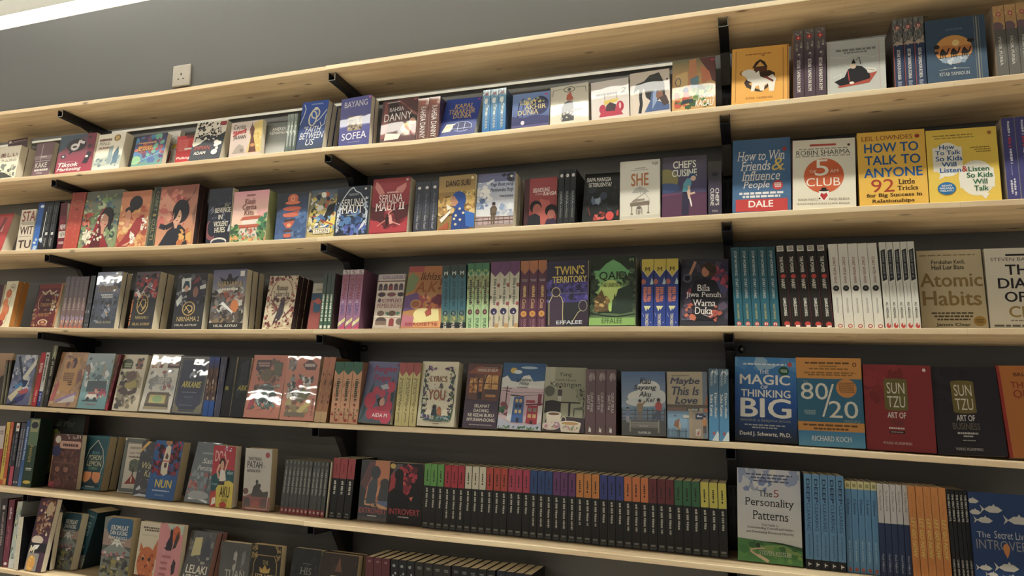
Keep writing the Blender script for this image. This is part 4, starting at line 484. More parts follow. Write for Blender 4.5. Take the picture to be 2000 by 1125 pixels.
D['tealcar'] = ('6ca0a4', '9c3c3c', [G(0, .2, 1, 1, '74a4a8', '9cacb0'), N(102, 50, .1, .35, .95, .9, .13, 'c4ccc8 8ca0a0 5c7478 a8a090 8c6c5c e0e4de'), P('4c5c60', .2, .3, .9, .32, .9, .5, .2, .5), N(103, 24, .5, .2, .95, .34, .1, 'b04c60 c8687c 7c3c54 d8b08c'), P('e4dccc', .22, .18, .28, .27, .6, .27, .66, .18), P('a85c5c', .26, .26, .34, .30, .54, .30, .58, .26), E(.32, .17, .06, .04, '2c3034'), E(.58, .17, .06, .04, '2c3034'), R(.14, .13, .7, .155, '34484c'), K(.3, .07, .66, .09, 1, 'b06c7c')])
D['redfloral'] = ('7c2c34', '5c2028', [N(104, 14, .05, .1, .95, .95, .3, 'a83c44 4c5c3c 8c6c54 2c3428'), R(0, 0, 1, .12, 'c0344c')])
D['market'] = ('d8ccb0', '8c4c3c', [E(.26, .83, .22, .09, '4c5438'), R(.06, .74, .46, .82, '4c5438'), K(.12, .76, .42, .84, 2, 'a8ac84'), R(.62, .74, .86, .92, '8c5c44'), N(105, 12, .62, .74, .86, .92, .08, '5c4438 b08c6c 3c3c44'), N(106, 60, .1, .36, .8, .66, .14, '6c5044 8c7c48 4c3834 a89464 8c8c5c 3c3430'), E(.5, .62, .22, .08, '6c5448'), P('b0a04c', .3, .48, .76, .54, .78, .42, .34, .38), P('54403c', .06, .36, .3, .44, .5, .34, .84, .4, .8, .32, .4, .24, .1, .32), N(107, 30, .06, .08, .78, .30, .14, '6c5c58 8c8464 4c4844 a89878'), P('5c5448', .1, .24, .4, .1, .3, .06, .04, .2), K(.80, .4, .94, .6, 5, 'a89c80')])
D['machine'] = ('dcd6c6', 'b0a890', [R(.06, .76, .22, .94, '8c5c48'), N(108, 12, .06, .76, .22, .94, .07, '5c3c34 b0806c d8b08c'), P('8c4c40', .3, .76, .34, .94, .46, .94, .42, .76), R(.58, .76, .98, .94, '5c4038'), K(.62, .79, .94, .90, 2, 'b89c88'), N(109, 22, .1, .4, .9, .72, .13, 'b0b0ac e4e4de 8c8c88 a06c64'), K(.2, .46, .8, .60, 4, '9c9c98'), R(.2, .28, .9, .31, '5c5474'), P('6c5c48', .12, .06, .14, .3, .2, .34, .84, .34, .9, .06), R(.24, .15, .76, .29, 'c0b468'), E(.5, .22, .16, .06, '8cac74'), R(.14, .08, .88, .13, '4c4438'), P('a89870', .1, .04, .9, .05, .86, .09, .12, .09)])
D['arkanis'] = ('29304a', '5c584c', [S('8c8468', .03, .05, .03, .05, .97, .95, .97, .95, .03, .05, .03), S('6c684c', .015, .10, .07, .10, .93, .90, .93, .90, .07, .10, .07), P('7c7458', .05, .03, .24, .03, .22, .1, .1, .16, .05, .2), P('7c7458', .95, .03, .72, .03, .78, .12, .9, .18, .95, .22), E(.5, .66, .10, .06, '8c94a4'), S('b0b4c0', .014, .4, .62, .5, .74, .6, .62), E(.5, .63, .05, .03, '29304a'), T(.20, .45, .82, .56, 'ARKANIS', 'd8c838', 'bi'), K(.25, .36, .72, .38, 1, '6c7490'), K(.34, .28, .64, .30, 1, '5c6484'), K(.22, .14, .66, .16, 1, '5c6484')])
D['arkblue'] = ('5c4640', '24304c', [R(0, 0, 1, .26, '2858a4'), G(0, .8, 1, 1, '4c4450', '3c5494'), N(110, 10, .1, .3, .9, .75, .28, '8c6c58 c8b49c 3c3040 6c4c3c')])
D['arkgrey'] = ('4a4a5c', '34344a', [R(0, .1, .1, 1, '6c6c84'), KV(.35, .55, .65, .85, '6c6c7c')])
D['arkblack'] = ('0f1013', '101215', [P('1c1f23', .1, .4, .5, .9, .9, .9, .6, .4), R(.15, .44, .5, .50, '8c8430')])
D['arkblacktwo'] = ('0e1013', '0e1013', [P('262a30', .2, .3, .3, .9, .8, .96, .9, .5), N(111, 12, .1, .3, .9, .9, .2, '15181c 1b1f24 22272d'), T(.25, .44, 1, .53, 'ARK', 'a89c30', 'bi')])
D['salmonone'] = ('c8765c', 'a05844', [N(112, 90, .18, .32, .85, .92, .11, '4a3430 6c5444 8c7860 34282a 5c3c38 8c5c48'), R(.12, .76, .54, .92, '4c2c30'), K(.16, .80, .5, .88, 2, 'b08c80'), R(.64, .68, .88, .88, '5c5c44'), E(.52, .34, .28, .20, '3c5454'), E(.5, .34, .22, .15, '4c4c50'), N(113, 30, .3, .2, .8, .46, .09, '6c8484 2c3c40 8c9c98 3c6c64'), O(.48, .30, .16, .12, .025, 'c8ccc8'), P('a83444', .06, .12, .12, .3, .24, .34, .22, .14), E(.46, .68, .18, .10, '6c5c40'), N(114, 24, .2, .14, .8, .2, .08, '3c6458 c8765c 5c7c74')])
D['salmontwo'] = ('cf8064', 'a8644c', [R(.06, .78, .3, .94, '8c7c74'), N(115, 14, .06, .78, .3, .94, .07, '6c645c a89c94 54504c'), P('5c3c3c', .48, .86, .7, .96, .92, .86, .88, .78, .6, .78), K(.55, .83, .86, .88, 1, 'c8b0a8'), N(116, 70, .14, .36, .84, .7, .11, '54504c 8c8c84 3c3c3c b8b8b0 6c6860 e4e4dc'), E(.46, .56, .10, .08, 'c04c48'), P('6c6c3c', .4, .3, .6, .5, .82, .42, .7, .32, .5, .28), N(117, 40, .12, .08, .8, .34, .11, '8c7c54 5c5444 b0a068 7c5444 a89460'), P('c8b464', .46, .14, .8, .32, .88, .26, .6, .1), R(.12, .06, .72, .12, '7c6c54'), KV(.90, .08, .95, .34, '8c4c38')])
D['salmonspine'] = ('a8734c', '8c5c3c', [G(0, .5, 1, 1, 'a8734c', 'c0785c'), N(118, 14, .05, .3, .95, .85, .22, '7c5034 9c6844 b88458 5c3c2c'), R(0, 0, 1, .16, 'c8a474'), S('6c4430', .05, .1, .2, .5, .6, .9, .8)])
D['floralgreen'] = ('cf9870', 'a87c5c', [N(119, 16, .05, .1, .95, .74, .13, 'b04c38 8c6c40 c86c4c 5c6c44'), KV(.36, .36, .68, .72, '3c4430'), E(.5, .30, .14, .025, '8c4434'), KV(.42, .06, .58, .24, '7c6044'), E(.7, .05, .2, .025, 'a84434'), E(.2, .14, .16, .02, 'a84434'), PN('2e6650', .14, .08)])
D['forgive'] = ('6a6e8c', '4c5068', [G(0, 0, 1, 1, '4c5c64', '7074a0'), P('2a4a4c', .02, 0, .1, .3, .3, .7, .26, .4, .14, .1), P('2a4a4c', .98, .0, .96, .6, .84, .74, .86, .4, .8, .1), P('2c4c50', .3, .1, .34, .5, .42, .6, .40, .3), E(.26, .36, .18, .13, 'c03450'), E(.40, .52, .11, .07, 'c43c58'), E(.84, .58, .13, .09, 'cc4460'), P('cc4460', .72, .58, .74, .7, .84, .62, .92, .7, .97, .56), E(.60, .48, .11, .07, 'c84860'), E(.82, .42, .06, .08, 'c03c58'), E(.56, .16, .20, .11, 'c83450'), E(.82, .10, .17, .11, 'cc3c5c'), E(.34, .16, .14, .10, 'b83048'), E(.85, .27, .12, .10, 'c03854'), P('2a1c24', .46, .38, .58, .42, .68, .4, .66, .28, .56, .26), E(.64, .34, .08, .07, 'd4a088'), P('b03448', .5, .26, .78, .3, .74, .2, .5, .2), P('b8b8c0', .5, .6, .7, .64, .8, .56, .6, .54), T(.22, .80, .92, .93, 'Forgive', 'b0284c', 'bi'), T(.26, .66, .80, .78, 'Forget', 'b0284c', 'bi'), T(.40, .10, .86, .16, 'AIDA M', 'ecd8d4', 'b'), E(.94, .95, .03, .02, 'a83c58')])
D['yellowfloral'] = ('cfc27c', 'a89c60', [N(120, 12, .08, .06, .92, .78, .08, '5c6c44 8c8c4c a8784c'), V_(.44, .42, .80, .76, 'Semusim', '4c4c34', 'i'), V_(.2, .50, .44, .76, 'Luka', '5c5c3c', 'i'), V_(.36, .24, .72, .42, 'Nara', '4c3c2c', 'i'), KV(.42, .06, .58, .2, '8c845c'), PN('a8504c', .14, .08)])
D['lyrics'] = ('dcd3b4', 'c0b694', [N(121, 60, .08, .12, .22, .88, .06, '3c4430 54305c 2c5450 6c7c58 4c3c5c'), N(122, 60, .80, .12, .94, .88, .06, '3c4430 54305c 2c5450 6c7c58 4c3c5c'), S('3c5c4c', .02, .12, .12, .08, .4, .14, .6, .1, .8, .2, .9), S('3c5c4c', .02, .90, .12, .94, .4, .88, .6, .92, .8, .82, .9), N(123, 14, .2, .86, .4, .92, .05, '54305c 3c4430 8c6c94'), N(124, 14, .64, .86, .84, .92, .05, '54305c 3c4430 8c6c94'), T(.26, .68, .72, .77, 'LYRICS', '8c4c28', 'b'), T(.52, .58, .64, .66, '&', '3c3048', 'b'), T(.24, .40, .70, .56, 'YOU', '9c5428', 'b'), N(125, 16, .3, .36, .75, .8, .025, 'b8a054 8c8c54 54704c'), E(.44, .29, .055, .04, '26222c'), P('26323c', .36, .16, .38, .26, .5, .26, .52, .16), E(.57, .25, .05, .05, 'a85c30'), P('b0683c', .52, .14, .54, .24, .62, .24, .64, .14), P('9cb0b8', .14, .2, .4, .16, .8, .14, .9, .1, .6, .12), N(126, 40, .12, .10, .9, .16, .06, '2c6c68 5c4c84 b8c0c0 3c5c54'), R(.16, .085, .86, .105, '3c6c64'), K(.36, .07, .68, .08, 1, '6c5444'), K(.44, .035, .6, .05, 1, '8c7c5c')])
D['hyunam'] = ('4a3444', '2c2028', [G(0, .45, 1, 1, '5c3c48', '5c3430'), P('6c4438', 0, .62, .3, .84, .95, .84, .95, .42, .1, .44), R(.1, .54, .48, .77, 'c8843c'), R(.54, .60, .94, .82, 'd8a04c'), N(130, 40, .12, .54, .46, .77, .06, '8c5030 e0b060 a86434 6c3c28'), N(131, 30, .56, .62, .92, .82, .06, 'e0b468 a8703c c08848'), R(.33, .5, .37, .78, '4a2c2c'), R(.1, .68, .95, .69, '5c342c'), R(.2, .54, .22, .77, '5c342c'), R(.74, .6, .76, .82, '5c342c'), R(.58, .46, .92, .60, '54403c'), R(.6, .48, .9, .52, 'b87c40'), R(.36, .44, .48, .56, '2c2428'), S('2c2024', .03, .52, .64, .58, .8, .7, .9), P('8c4c34', 0, .84, .3, .96, 1, .92, 1, .82), R(0, 0, 1, .42, '463648'), T(.3, .87, .90, .92, 'HWANG BO-REUM', 'd4c8b8', 'b'), K(.4, .93, .9, .945, 1, '8c7468'), T(.30, .315, .76, .365, 'SELAMAT', 'd8d0bc', 'b'), T(.30, .245, .74, .295, 'DATANG', 'd8d0bc', 'b'), T(.14, .175, .90, .225, 'KE KEDAI BUKU', 'd8d0bc', 'b'), T(.12, .105, .94, .155, 'HYUNAM-DONG', 'd8d0bc', 'b'), K(.2, .045, .86, .06, 1, 'a89c94')])
D['sunshine'] = ('c8b0b4', '5c7c9c', [G(0, .62, 1, 1, '3f6c9c', '2c5888'), P('e0e0d8', 0, .58, 0, .76, .12, .8, .22, .72, .4, .70, .5, .80, .64, .82, .74, .72, 1, .74, 1, .56), E(.26, .88, .08, .045, 'd8b448'), E(.36, .86, .1, .03, 'd8dce0'), E(.62, .93, .2, .02, 'a8c0d0'), G(0, .2, 1, .62, 'c49cac', 'd8bcc0'), S('4c3c48', .008, 0, .57, .4, .54, 1, .56), S('4c3c48', .008, .1, .52, .5, .50, 1, .53), R(.13, .36, .155, .64, '5c3c3c'), R(.05, .60, .25, .61, '5c3c3c'), R(.06, .56, .22, .57, '5c3c3c'), N(132, 12, .0, .2, .2, .36, .09, '3c6c48 2c5438 8c4450'), R(.62, .4, .82, .44, 'a84450'), R(.88, .36, .96, .54, '8c3c48'), P('d0d0d0', .19, .14, .25, .50, .33, .48, .30, .10), P('3c64a0', .30, .10, .33, .48, .56, .48, .58, .10), S('3c3838', .02, .25, .50, .56, .49), P('a82c3c', .64, .10, .66, .36, .90, .36, .90, .08), P('d0c8c4', .90, .08, .90, .36, 1.0, .37, 1.0, .14), S('7c2430', .03, .62, .37, 1.0, .39)] + [R(.37 + .09 * i, v, .43 + .09 * i, v + .05, c) for i in (0, 1) for v, c in ((.40, 'e0b458'), (.32, '2c3448'), (.24, 'dcc078'))] + [R(.68 + .11 * i, v, .76 + .11 * i, v + .055, c) for i in (0, 1) for v, c in ((.27, '8c7c74'), (.18, 'c8a060'))] + [R(.42, .10, .48, .17, '2a2c3c'), R(.74, .09, .80, .14, '3a2c34'), P('b8bcd0', 0, .0, 0, .16, .3, .08, .7, .07, 1, .1, 1, 0), N(133, 30, .02, .0, .98, .05, .05, '4c7c50 6c9c60 3c5c44'), T(.34, .72, .70, .77, 'Sunshine', '2c3c4c', 'i'), T(.42, .65, .64, .715, 'Hidup', '2c3c4c', 'i'), K(.38, .62, .62, .63, 1, '5c6474')])
D['kenangan'] = ('9c9c80', '74745c', [R(0, .55, .24, 1, 'b4b298'), T(.34, .84, .64, .92, 'Yang', '3c3c34'), T(.26, .77, .76, .82, 'masih Hanya', '54543f'), T(.14, .67, .88, .77, 'Kenangan', '34342c'), E(.13, .62, .13, .085, '5c5c50'), O(.13, .62, .13, .085, .02, '8c8c74'), F_(.38, .44, .26, '4c4448', 'd8b898', '241f1f', 'c8c4b4'), P('2a2624', .02, .28, .04, .46, .2, .48, .42, .46, .42, .30), R(.42, .44, .88, .46, '2c2826'), R(.60, .24, .65, .44, '322c28'), S('34302c', .02, .72, .36, .95, .38, .96, .48), R(.72, .34, .98, .37, '6c6c5c'), S('34302c', .02, .74, .24, .74, .34), S('34302c', .02, .96, .22, .96, .34), N(134, 24, .78, .48, .98, .68, .07, '4c4c40 6c6c58 8c8c70'), P('44383f', 0, .0, .1, .24, 1, .22, 1, 0), P('d8ccb4', .10, .10, .08, .27, .44, .27, .42, .10), E(.26, .27, .18, .035, 'e0d8c4'), E(.26, .268, .14, .022, '7c5c40'), O(.50, .18, .06, .05, .02, 'd4c8b0'), E(.2, .08, .22, .06, 'd8c8b8'), P('dcd0bc', .46, .0, .40, .13, .92, .14, .88, .0), E(.66, .135, .26, .035, 'e4dcc8'), E(.66, .132, .21, .024, 'c09858'), N(135, 20, .5, .02, .84, .1, .06, 'c88c94 8c9c74 dcd0bc'), E(.34, .10, .09, .05, 'b890a0'), N(136, 12, .05, .05, .36, .12, .06, 'c08898 8c9c74 e0d4c4')])
D['cukup'] = ('5c3a3c', '4c3034', [N(137, 5, .1, .86, .9, .99, .3, 'c8c0bc 6c4444 8c7470'), V_(.36, .82, .62, .93, 'HELMI', 'b8a8a4'), V_(.52, .34, .78, .64, 'CUKUP SEKALI', 'd4ccc4'), V_(.18, .38, .44, .60, 'SAKIT INI', 'd4ccc4'), P('d8d4cc', .34, .04, .42, .12, .5, .08, .6, .1, .6, .03)])
D['sayang'] = ('5c7088', '23242a', [G(0, .4, 1, 1, '8c9cac', '3c6494'), E(.62, .74, .26, .12, 'd8d8d0'), E(.44, .60, .3, .10, 'dcdad0'), E(.8, .60, .22, .12, 'd0d2cc'), E(.5, .52, .4, .07, 'ccd0cc'), R(0, .36, 1, .44, '5c84a0')] + [R(0, v, 1, v + .018, '54504a') for v in (.38, .32, .26)] + [R(u, .22, u + .02, .42, '44403c') for u in (.0, .12, .3, .58, .7, .96)] + [R(0, 0, 1, .24, '44443f'), P('6c6860', .18, .22, .84, .22, .84, .12, .22, .12), S('8c8878', .012, .2, .2, .84, .2), S('8c8878', .012, .2, .165, .84, .165), R(.18, .06, .21, .24, '8c8878'), R(.82, .05, .85, .24, '8c8878'), F_(.14, .2, .24, '5c6c8c', 'c89c80', '2c2424', '8c8c94'), F_(.42, .24, .32, '8c7048', 'c89c80', '2a2422', '6c6454'), S('8c7048', .04, .46, .46, .54, .54), F_(.84, .24, .34, 'b03c38', '6c503c', '2a2422', '3c4454'), S('3c4454', .06, .84, .40, .70, .26), K(.4, .14, .6, .16, 1, '8c8c84'), T(.42, .80, .68, .90, 'Kau', '2c2c30', 'bi'), T(.28, .69, .80, .79, 'Sayang', '2c2c30', 'bi'), T(.40, .60, .68, .685, 'Aku', '2c2c30', 'bi'), T(.56, .52, .76, .59, 'Ke?', '2c2c30', 'bi'), T(.38, .03, .66, .07, 'RAMALIA', 'b8b8b0', 'b')])
D['maybe'] = ('aca080', '8c7454', [R(0, .48, .88, 1, 'b8a884'), R(.88, .0, 1, 1, '6c7c88'), P('b06844', .90, .4, .98, .66, 1, .6, 1, .38), R(0, .45, 1, .5, '5c4c3c'), R(0, .40, .5, .455, '7c5c48'), R(.48, .40, .80, .45, '3c443c'), K(.52, .41, .76, .44, 1, 'b0b4a0'), R(0, .0, .54, .40, '6a90ac'), R(.02, .02, .50, .36, '7ca4c0'), R(.54, 0, .62, .44, 'a89478'), R(.62, .0, .88, .40, '9c8c74'), R(.70, .28, .90, .37, '2c3858'), S('d8dce0', .02, .86, .325, .74, .325, .78, .345), R(.70, .04, .82, .14, 'c0b8a8'), P('b05444', .72, .06, .8, .13, .78, .05), F_(.28, .0, .28, 'b8a488', 'd8b094', '8c5c40', '5c7484'), P('8c5c40', .16, .18, .2, .26, .3, .26, .28, .14), S('2c4454', .008, .02, .10, .5, .1)] + [R(.02 + .035 * i, .0, .03 + .035 * i, .14, '2c4050') for i in range(14)] + [F_(.92, .08, .26, 'b87c40', 'd8a888', '24201e', '5c4c44'), E(.2, .33, .02, .014, '4c5c6c'), R(.4, .30, .54, .34, 'd0ccbc'), K(.12, .93, .56, .945, 1, '7c6c54'), T(.08, .78, .82, .91, 'Maybe', '2c3050', 'bi'), T(.12, .64, .80, .77, 'This Is', '2c3050', 'bi'), T(.20, .51, .76, .62, 'Love', '2c3050', 'bi')])
D['diam'] = ('2f6a96', '1e4664', [G(0, 0, 1, 1, '3c94c8', '3a6074'), N(138, 5, .2, .9, .9, .99, .25, 'd8e0e0 4c7c94 8cb0c0'), V_(.54, .78, .76, .92, 'ADIL', 'c4d0d0'), V_(.18, .76, .40, .92, 'GHAZALI', 'c4d0d0'), V_(.50, .32, .84, .66, 'Djam-diam', 'e4ece4', 'b'), V_(.12, .34, .42, .64, 'Suka Kamu', 'e4ece4', 'b'), P('d0e4e8', .3, .0, .9, .14, 1, .1, 1, 0), R(.4, .08, .6, .12, 'b84c44')])
D['magic'] = ('1f5898', '143454', [G(0, .45, 1, 1, '1e58a8', '3c88c4'), G(0, 0, 1, .45, '24282c', '1e58a8'), N(139, 14, .0, .86, 1, .98, .16, '8cb4d0 5c9ccc 4c8cc4'), K(.14, .905, .84, .925, 1, 'd0dce4'), E(.90, .92, .035, .028, 'c84848'), E(.80, .84, .085, .055, '1c5840'), K(.75, .82, .86, .86, 3, 'b8d0b8'), T(.40, .80, .56, .85, 'THE', 'e4e4dc', 'b'), T(.08, .67, .90, .79, 'MAGIC', 'eae8dc', 'b'), T(.42, .62, .54, .66, 'OF', 'e4e4dc', 'b'), T(.10, .52, .90, .61, 'THINKING', 'eae8dc', 'b'), T(.09, .28, .91, .51, 'BIG', 'eeecdf', 'b'), T(.09, .225, .90, .26, 'BERFIKIR & BERJIWA BESAR', '9ca08c'), K(.16, .185, .82, .20, 1, 'b0b4b4'), K(.28, .155, .70, .17, 1, 'b0b4b4'), T(.08, .055, .90, .115, 'David J. Schwartz, Ph.D.', 'e8e8e0', 'b')])
D['eighty'] = ('2c6c8c', 'c8c0a8', [R(0, .76, 1, 1, 'd4913a'), R(0, .17, 1, .27, 'd4913a'), G(0, 0, 1, .17, '54a0c8', '3c84b4'), K(.14, .93, .84, .95, 1, '6c4c24'), K(.36, .895, .64, .91, 1, '8c6428'), K(.2, .865, .8, .88, 1, '8c6428'), K(.12, .82, .92, .835, 1, '8c6428'), K(.18, .795, .86, .81, 1, '8c6428'), O(.90, .925, .025, .02, .012, '5c2c24'), T(.10, .715, .17, .735, 'THE', '8cacb0'), T(.06, .52, .48, .71, '80', 'dedccc'), S('dedccc', .03, .39, .33, .56, .70), T(.48, .32, .92, .51, '20', 'dedccc'), E(.76, .655, .155, .105, 'd08a3c'), K(.65, .60, .88, .72, 6, '8c5c2c'), K(.10, .345, .28, .40, 3, '8cacb0'), T(.70, .275, .94, .30, 'PRINCIPLE', '8cacb0', 's'), K(.08, .225, .92, .245, 1, '6c4c24'), K(.24, .185, .76, .205, 1, '6c4c24'), T(.20, .06, .80, .115, 'RICHARD KOCH', 'eef0ea', 's')])
D['suntzured'] = ('8e2a2c', '5c1c1e', [N(140, 40, .0, .55, .5, .98, .14, '84282a 942e30 7c2426'), R(.30, .48, .64, .82, '6c6428'), E(.47, .48, .17, .02, '6c6428'), E(.47, .82, .17, .02, '6c6428'), T(.34, .66, .60, .79, 'SUN', 'dcd6c4'), T(.34, .50, .60, .63, 'TZU', 'dcd6c4'), T(.33, .375, .60, .445, 'ART OF', 'e0dad0', 'b'), T(.37, .29, .56, .36, 'WAR', '743832', 'b'), K(.34, .25, .58, .27, 1, 'd8c8c0'), R(.35, .20, .57, .23, '2c1c1c'), K(.37, .21, .55, .222, 1, 'b8a49c'), T(.24, .075, .66, .105, 'WANG XUANMING', 'd4c0b8', 's'), E(.90, .945, .025, .02, 'd8c8c4')])
D['suntzublack'] = ('2b272f', '1c191f', [N(141, 30, .0, .5, .5, .98, .14, '2a2628 2f2b33 262229'), R(.30, .48, .64, .82, '74662a'), E(.47, .48, .17, .02, '74662a'), E(.47, .82, .17, .02, '74662a'), T(.34, .66, .60, .79, 'SUN', 'dcd6c4'), T(.34, .50, .60, .63, 'TZU', 'dcd6c4'), T(.33, .375, .60, .445, 'ART OF', 'dcd8d0', 'b'), T(.26, .28, .66, .355, 'BUSINESS', '6c6454', 'b'), K(.32, .23, .62, .25, 1, 'c8c4c0'), K(.40, .20, .54, .215, 1, 'c8c4c0'), R(.36, .145, .60, .175, '151318'), K(.38, .155, .58, .167, 1, 'a8a4a0'), T(.26, .05, .66, .08, 'WANG XUANMING', 'c8c4c0', 's')])
D['orangelast'] = ('c07428', 'a8342c', [R(0, 0, .05, 1, 'a8342c'), T(.25, .88, .55, .92, 'BRIAN', '5c3418', 'b'), T(.18, .75, .45, .82, 'THE', '9c4024', 'b'), T(.20, .64, .42, .73, 'OF', '9c4024', 'b'), K(.36, .58, .9, .61, 1, '6c4420'), E(.66, .36, .3, .14, '5c4438')])
# ---- fifth row
D['whitered'] = ('c8b8b0', '8c2c34', [R(0, .0, 1, .6, 'a8343c'), K(.2, .84, .8, .92, 2, '8c7c78')])
D['yellowslim'] = ('d8b434', 'a88c24', [KV(.3, .3, .7, .8, '8c6c24'), R(0, 0, 1, .08, 'c85c2c')])
D['orangeslim'] = ('c85a2c', '8c3c1c', [KV(.3, .5, .7, .9, 'd8905c'), R(0, 0, 1, .1, 'e0a040')])
D['darkslim'] = ('26242a', '1c1a20', [KV(.3, .3, .7, .8, '6c6c70')])
D['pinkfoot'] = ('2c2a32', '202028', [R(.05, .86, .95, .99, 'd8d4c8'), E(.5, .93, .3, .02, 'b03c34'), KV(.3, .4, .7, .82, '7c7c84'), R(0, 0, 1, .3, 'c04860')])
D['greyslim'] = ('4a4856', '34323c', [KV(.3, .3, .7, .9, '9c9ca4'), E(.5, .06, .3, .015, 'c8c4c0')])
D['blueslim'] = ('34588c', '223a5c', [KV(.3, .4, .7, .9, 'a8b8cc'), G(0, 0, 1, .4, '4c78b4', '34588c')])
D['greengold'] = ('26402e', '1a2c20', [R(.0, .60, 1, 1, '5c7454'), R(.1, .80, .9, .98, '94946c'), E(.5, .90, .36, .05, '2c3038'), V_(.3, .36, .7, .62, 'Aventura', 'b4a03c', 'i'), R(.2, .26, .8, .275, 'c8ccc0'), R(.2, .24, .8, .25, 'c8ccc0'), E(.5, .07, .4, .025, 'd0b42c')])
D['sebat'] = ('1a201a', '223026', [T(.18, .83, .8, .92, 'Sebat Mar', '54584a', 'i'), K(.3, .93, .6, .95, 1, '4a4e40'), R(.08, .18, .5, .76, '6c6c34'), N(145, 26, .08, .18, .5, .76, .1, '7c7c3c 5c5c2c 6c7030'), R(.5, .3, .9, .76, '1f1a1c')])
D['carved'] = ('54302a', '3c2220', [N(146, 80, .04, .04, .98, .8, .10, '6c4034 4a2a26 7c4c3c 3c2220 5c3830'), E(.16, .90, .10, .07, 'c8bca8'), N(147, 10, .4, .93, .95, .99, .06, 'c8bcb0 8c7c78'), R(.3, .74, .94, .88, 'c09480'), E(.3, .81, .06, .07, 'c09480'), E(.94, .81, .06, .07, 'c09480'), K(.36, .78, .9, .83, 1, '4c2c28'), E(.14, .68, .16, .10, '2c2c54'), R(.08, .46, .98, .49, '6c4438'), E(.26, .36, .11, .06, '8c5c48'), E(.56, .36, .11, .06, '8c5c48'), O(.26, .35, .1, .06, .02, '3c1f1c'), O(.56, .35, .1, .06, .02, '3c1f1c'), S('c8905c', .02, .02, .1, .04, .6), E(.3, .1, .18, .07, '6c3c34'), N(148, 14, .0, .0, .2, .12, .09, 'a83c4c 6c2c34')])
D['lemon'] = ('22545e', '1a3c44', [S('3c7480', .02, .04, .03, .04, .97, .96, .97, .96, .03, .04, .03), P('1c4450', .10, .5, .2, .74, .5, .93, .8, .74, .9, .5, .78, .34, .5, .28, .22, .34), S('d8d4c4', .02, .12, .30, .08, .5, .2, .74, .5, .92, .8, .74, .92, .5, .86, .30), P('dc8c50', .10, .26, .16, .33, .46, .33, .5, .28, .44, .2, .3, .12, .14, .16), P('dc8c50', .90, .26, .84, .33, .54, .33, .5, .28, .56, .2, .7, .12, .86, .16), P('8c4c34', .47, .3, .53, .3, .52, .2, .48, .2), P('17343c', .1, .1, .3, .14, .5, .2, .7, .14, .9, .1, .9, .06, .1, .06), T(.34, .66, .66, .71, 'SELAGI', '5c98a0', 'b'), T(.22, .55, .80, .64, 'POHON', 'd0cca0', 's'), T(.18, .44, .84, .53, 'LEMON', 'd4cc9c', 's'), T(.28, .37, .70, .42, 'TUMBUH', '7ca878', 's'), T(.3, .05, .7, .075, 'YUSMANI', 'd8d8d0', 'b')])
D['tree'] = ('c8bfae', '5c5c58', [S('6a706c', .16, .08, .05, .08, .95, 1.0, .95), S('4c524f', .02, .16, .1, .16, .9, 1, .9), S('6a706c', .14, .05, .05, 1, .05), K(.3, .80, .9, .84, 1, '8c8474'), T(.3, .70, .84, .75, 'Layla Hall', '4c443c', 's'), K(.3, .64, .9, .67, 1, '6c645c'), E(.62, .50, .24, .12, '5c6458'), N(149, 26, .4, .4, .84, .6, .07, '4c5448 6c7464 7c8474'), R(.58, .28, .64, .46, '4c3c34'), P('8c3830', .28, .16, .6, .34, .94, .18), R(.56, .2, .62, .3, 'd8ccb8')])
D['wau'] = ('24262a', '1a1c1f', [P('d8a430', .0, .86, .3, 1, .46, 1, 0, .78), N(150, 40, .05, .1, .9, .9, .08, '34383c 4c5054 1c1e22 8c8c8c 5c2c30'), T(.2, .50, .84, .62, 'Wau', 'd0c078', 'i'), T(.4, .36, .86, .48, 'Kau', 'd0c078', 'i'), P('c8ccd0', .1, .12, .26, .20, .36, .14, .2, .1), P('d0d4d8', .0, .0, .3, .05, .9, .03, .9, .0), T(.3, .08, .7, .14, 'AKU & KITA', '8c8c88')])
D['nun'] = ('2b5a94', '1e3c64', [N(151, 90, .02, .40, .98, .99, .13, '7c2430 2c1c24 a83038 4c1c28 1c1820 8c2c3c'), P('2b5a94', 0, 0, 0, .36, .3, .40, .7, .42, 1, .38, 1, 0), N(152, 18, .1, .30, .9, .42, .10, '2b5a94 3c74a8 244c80'), P('d0c4ac', .38, .44, .36, .56, .40, .74, .42, .88, .50, .93, .6, .9, .62, .74, .60, .56, .62, .44, .5, .40), E(.5, .97, .12, .05, 'a8744c'), P('5c4430', .44, .7, .48, .8, .56, .74, .54, .68), R(.46, .54, .55, .62, '4c3430'), R(.38, .64, .6, .66, 'b8584c'), T(.26, .20, .84, .335, 'NUN', 'd8bc3c', 'b'), K(.2, .14, .8, .16, 1, 'b8c8dc'), T(.32, .06, .66, .09, 'ISHARA', '8cacd0')])
D['pemimpin'] = ('6a7274', '4a5052', [G(0, .3, 1, 1, '646c70', '4c585c'), N(153, 40, .0, .1, 1, .5, .16, '7c8488 5c6468 8c9498 a84c44 50585c'), N(154, 14, .04, .12, .4, .34, .12, 'a84840 8c3c38 c07060'), S('34383a', .05, .7, .1, .76, .3, .72, .5), K(.3, .80, .8, .83, 1, '8c9490'), T(.36, .62, .96, .73, 'Sang', 'd4d4cc', 'is'), T(.22, .50, 1.0, .61, 'Pemimpin', 'd4d4cc', 'is'), S('e8e8e4', .06, .14, .06, .5, .07, .9, .02), E(.5, .12, .4, .07, 'a0a4a4')])
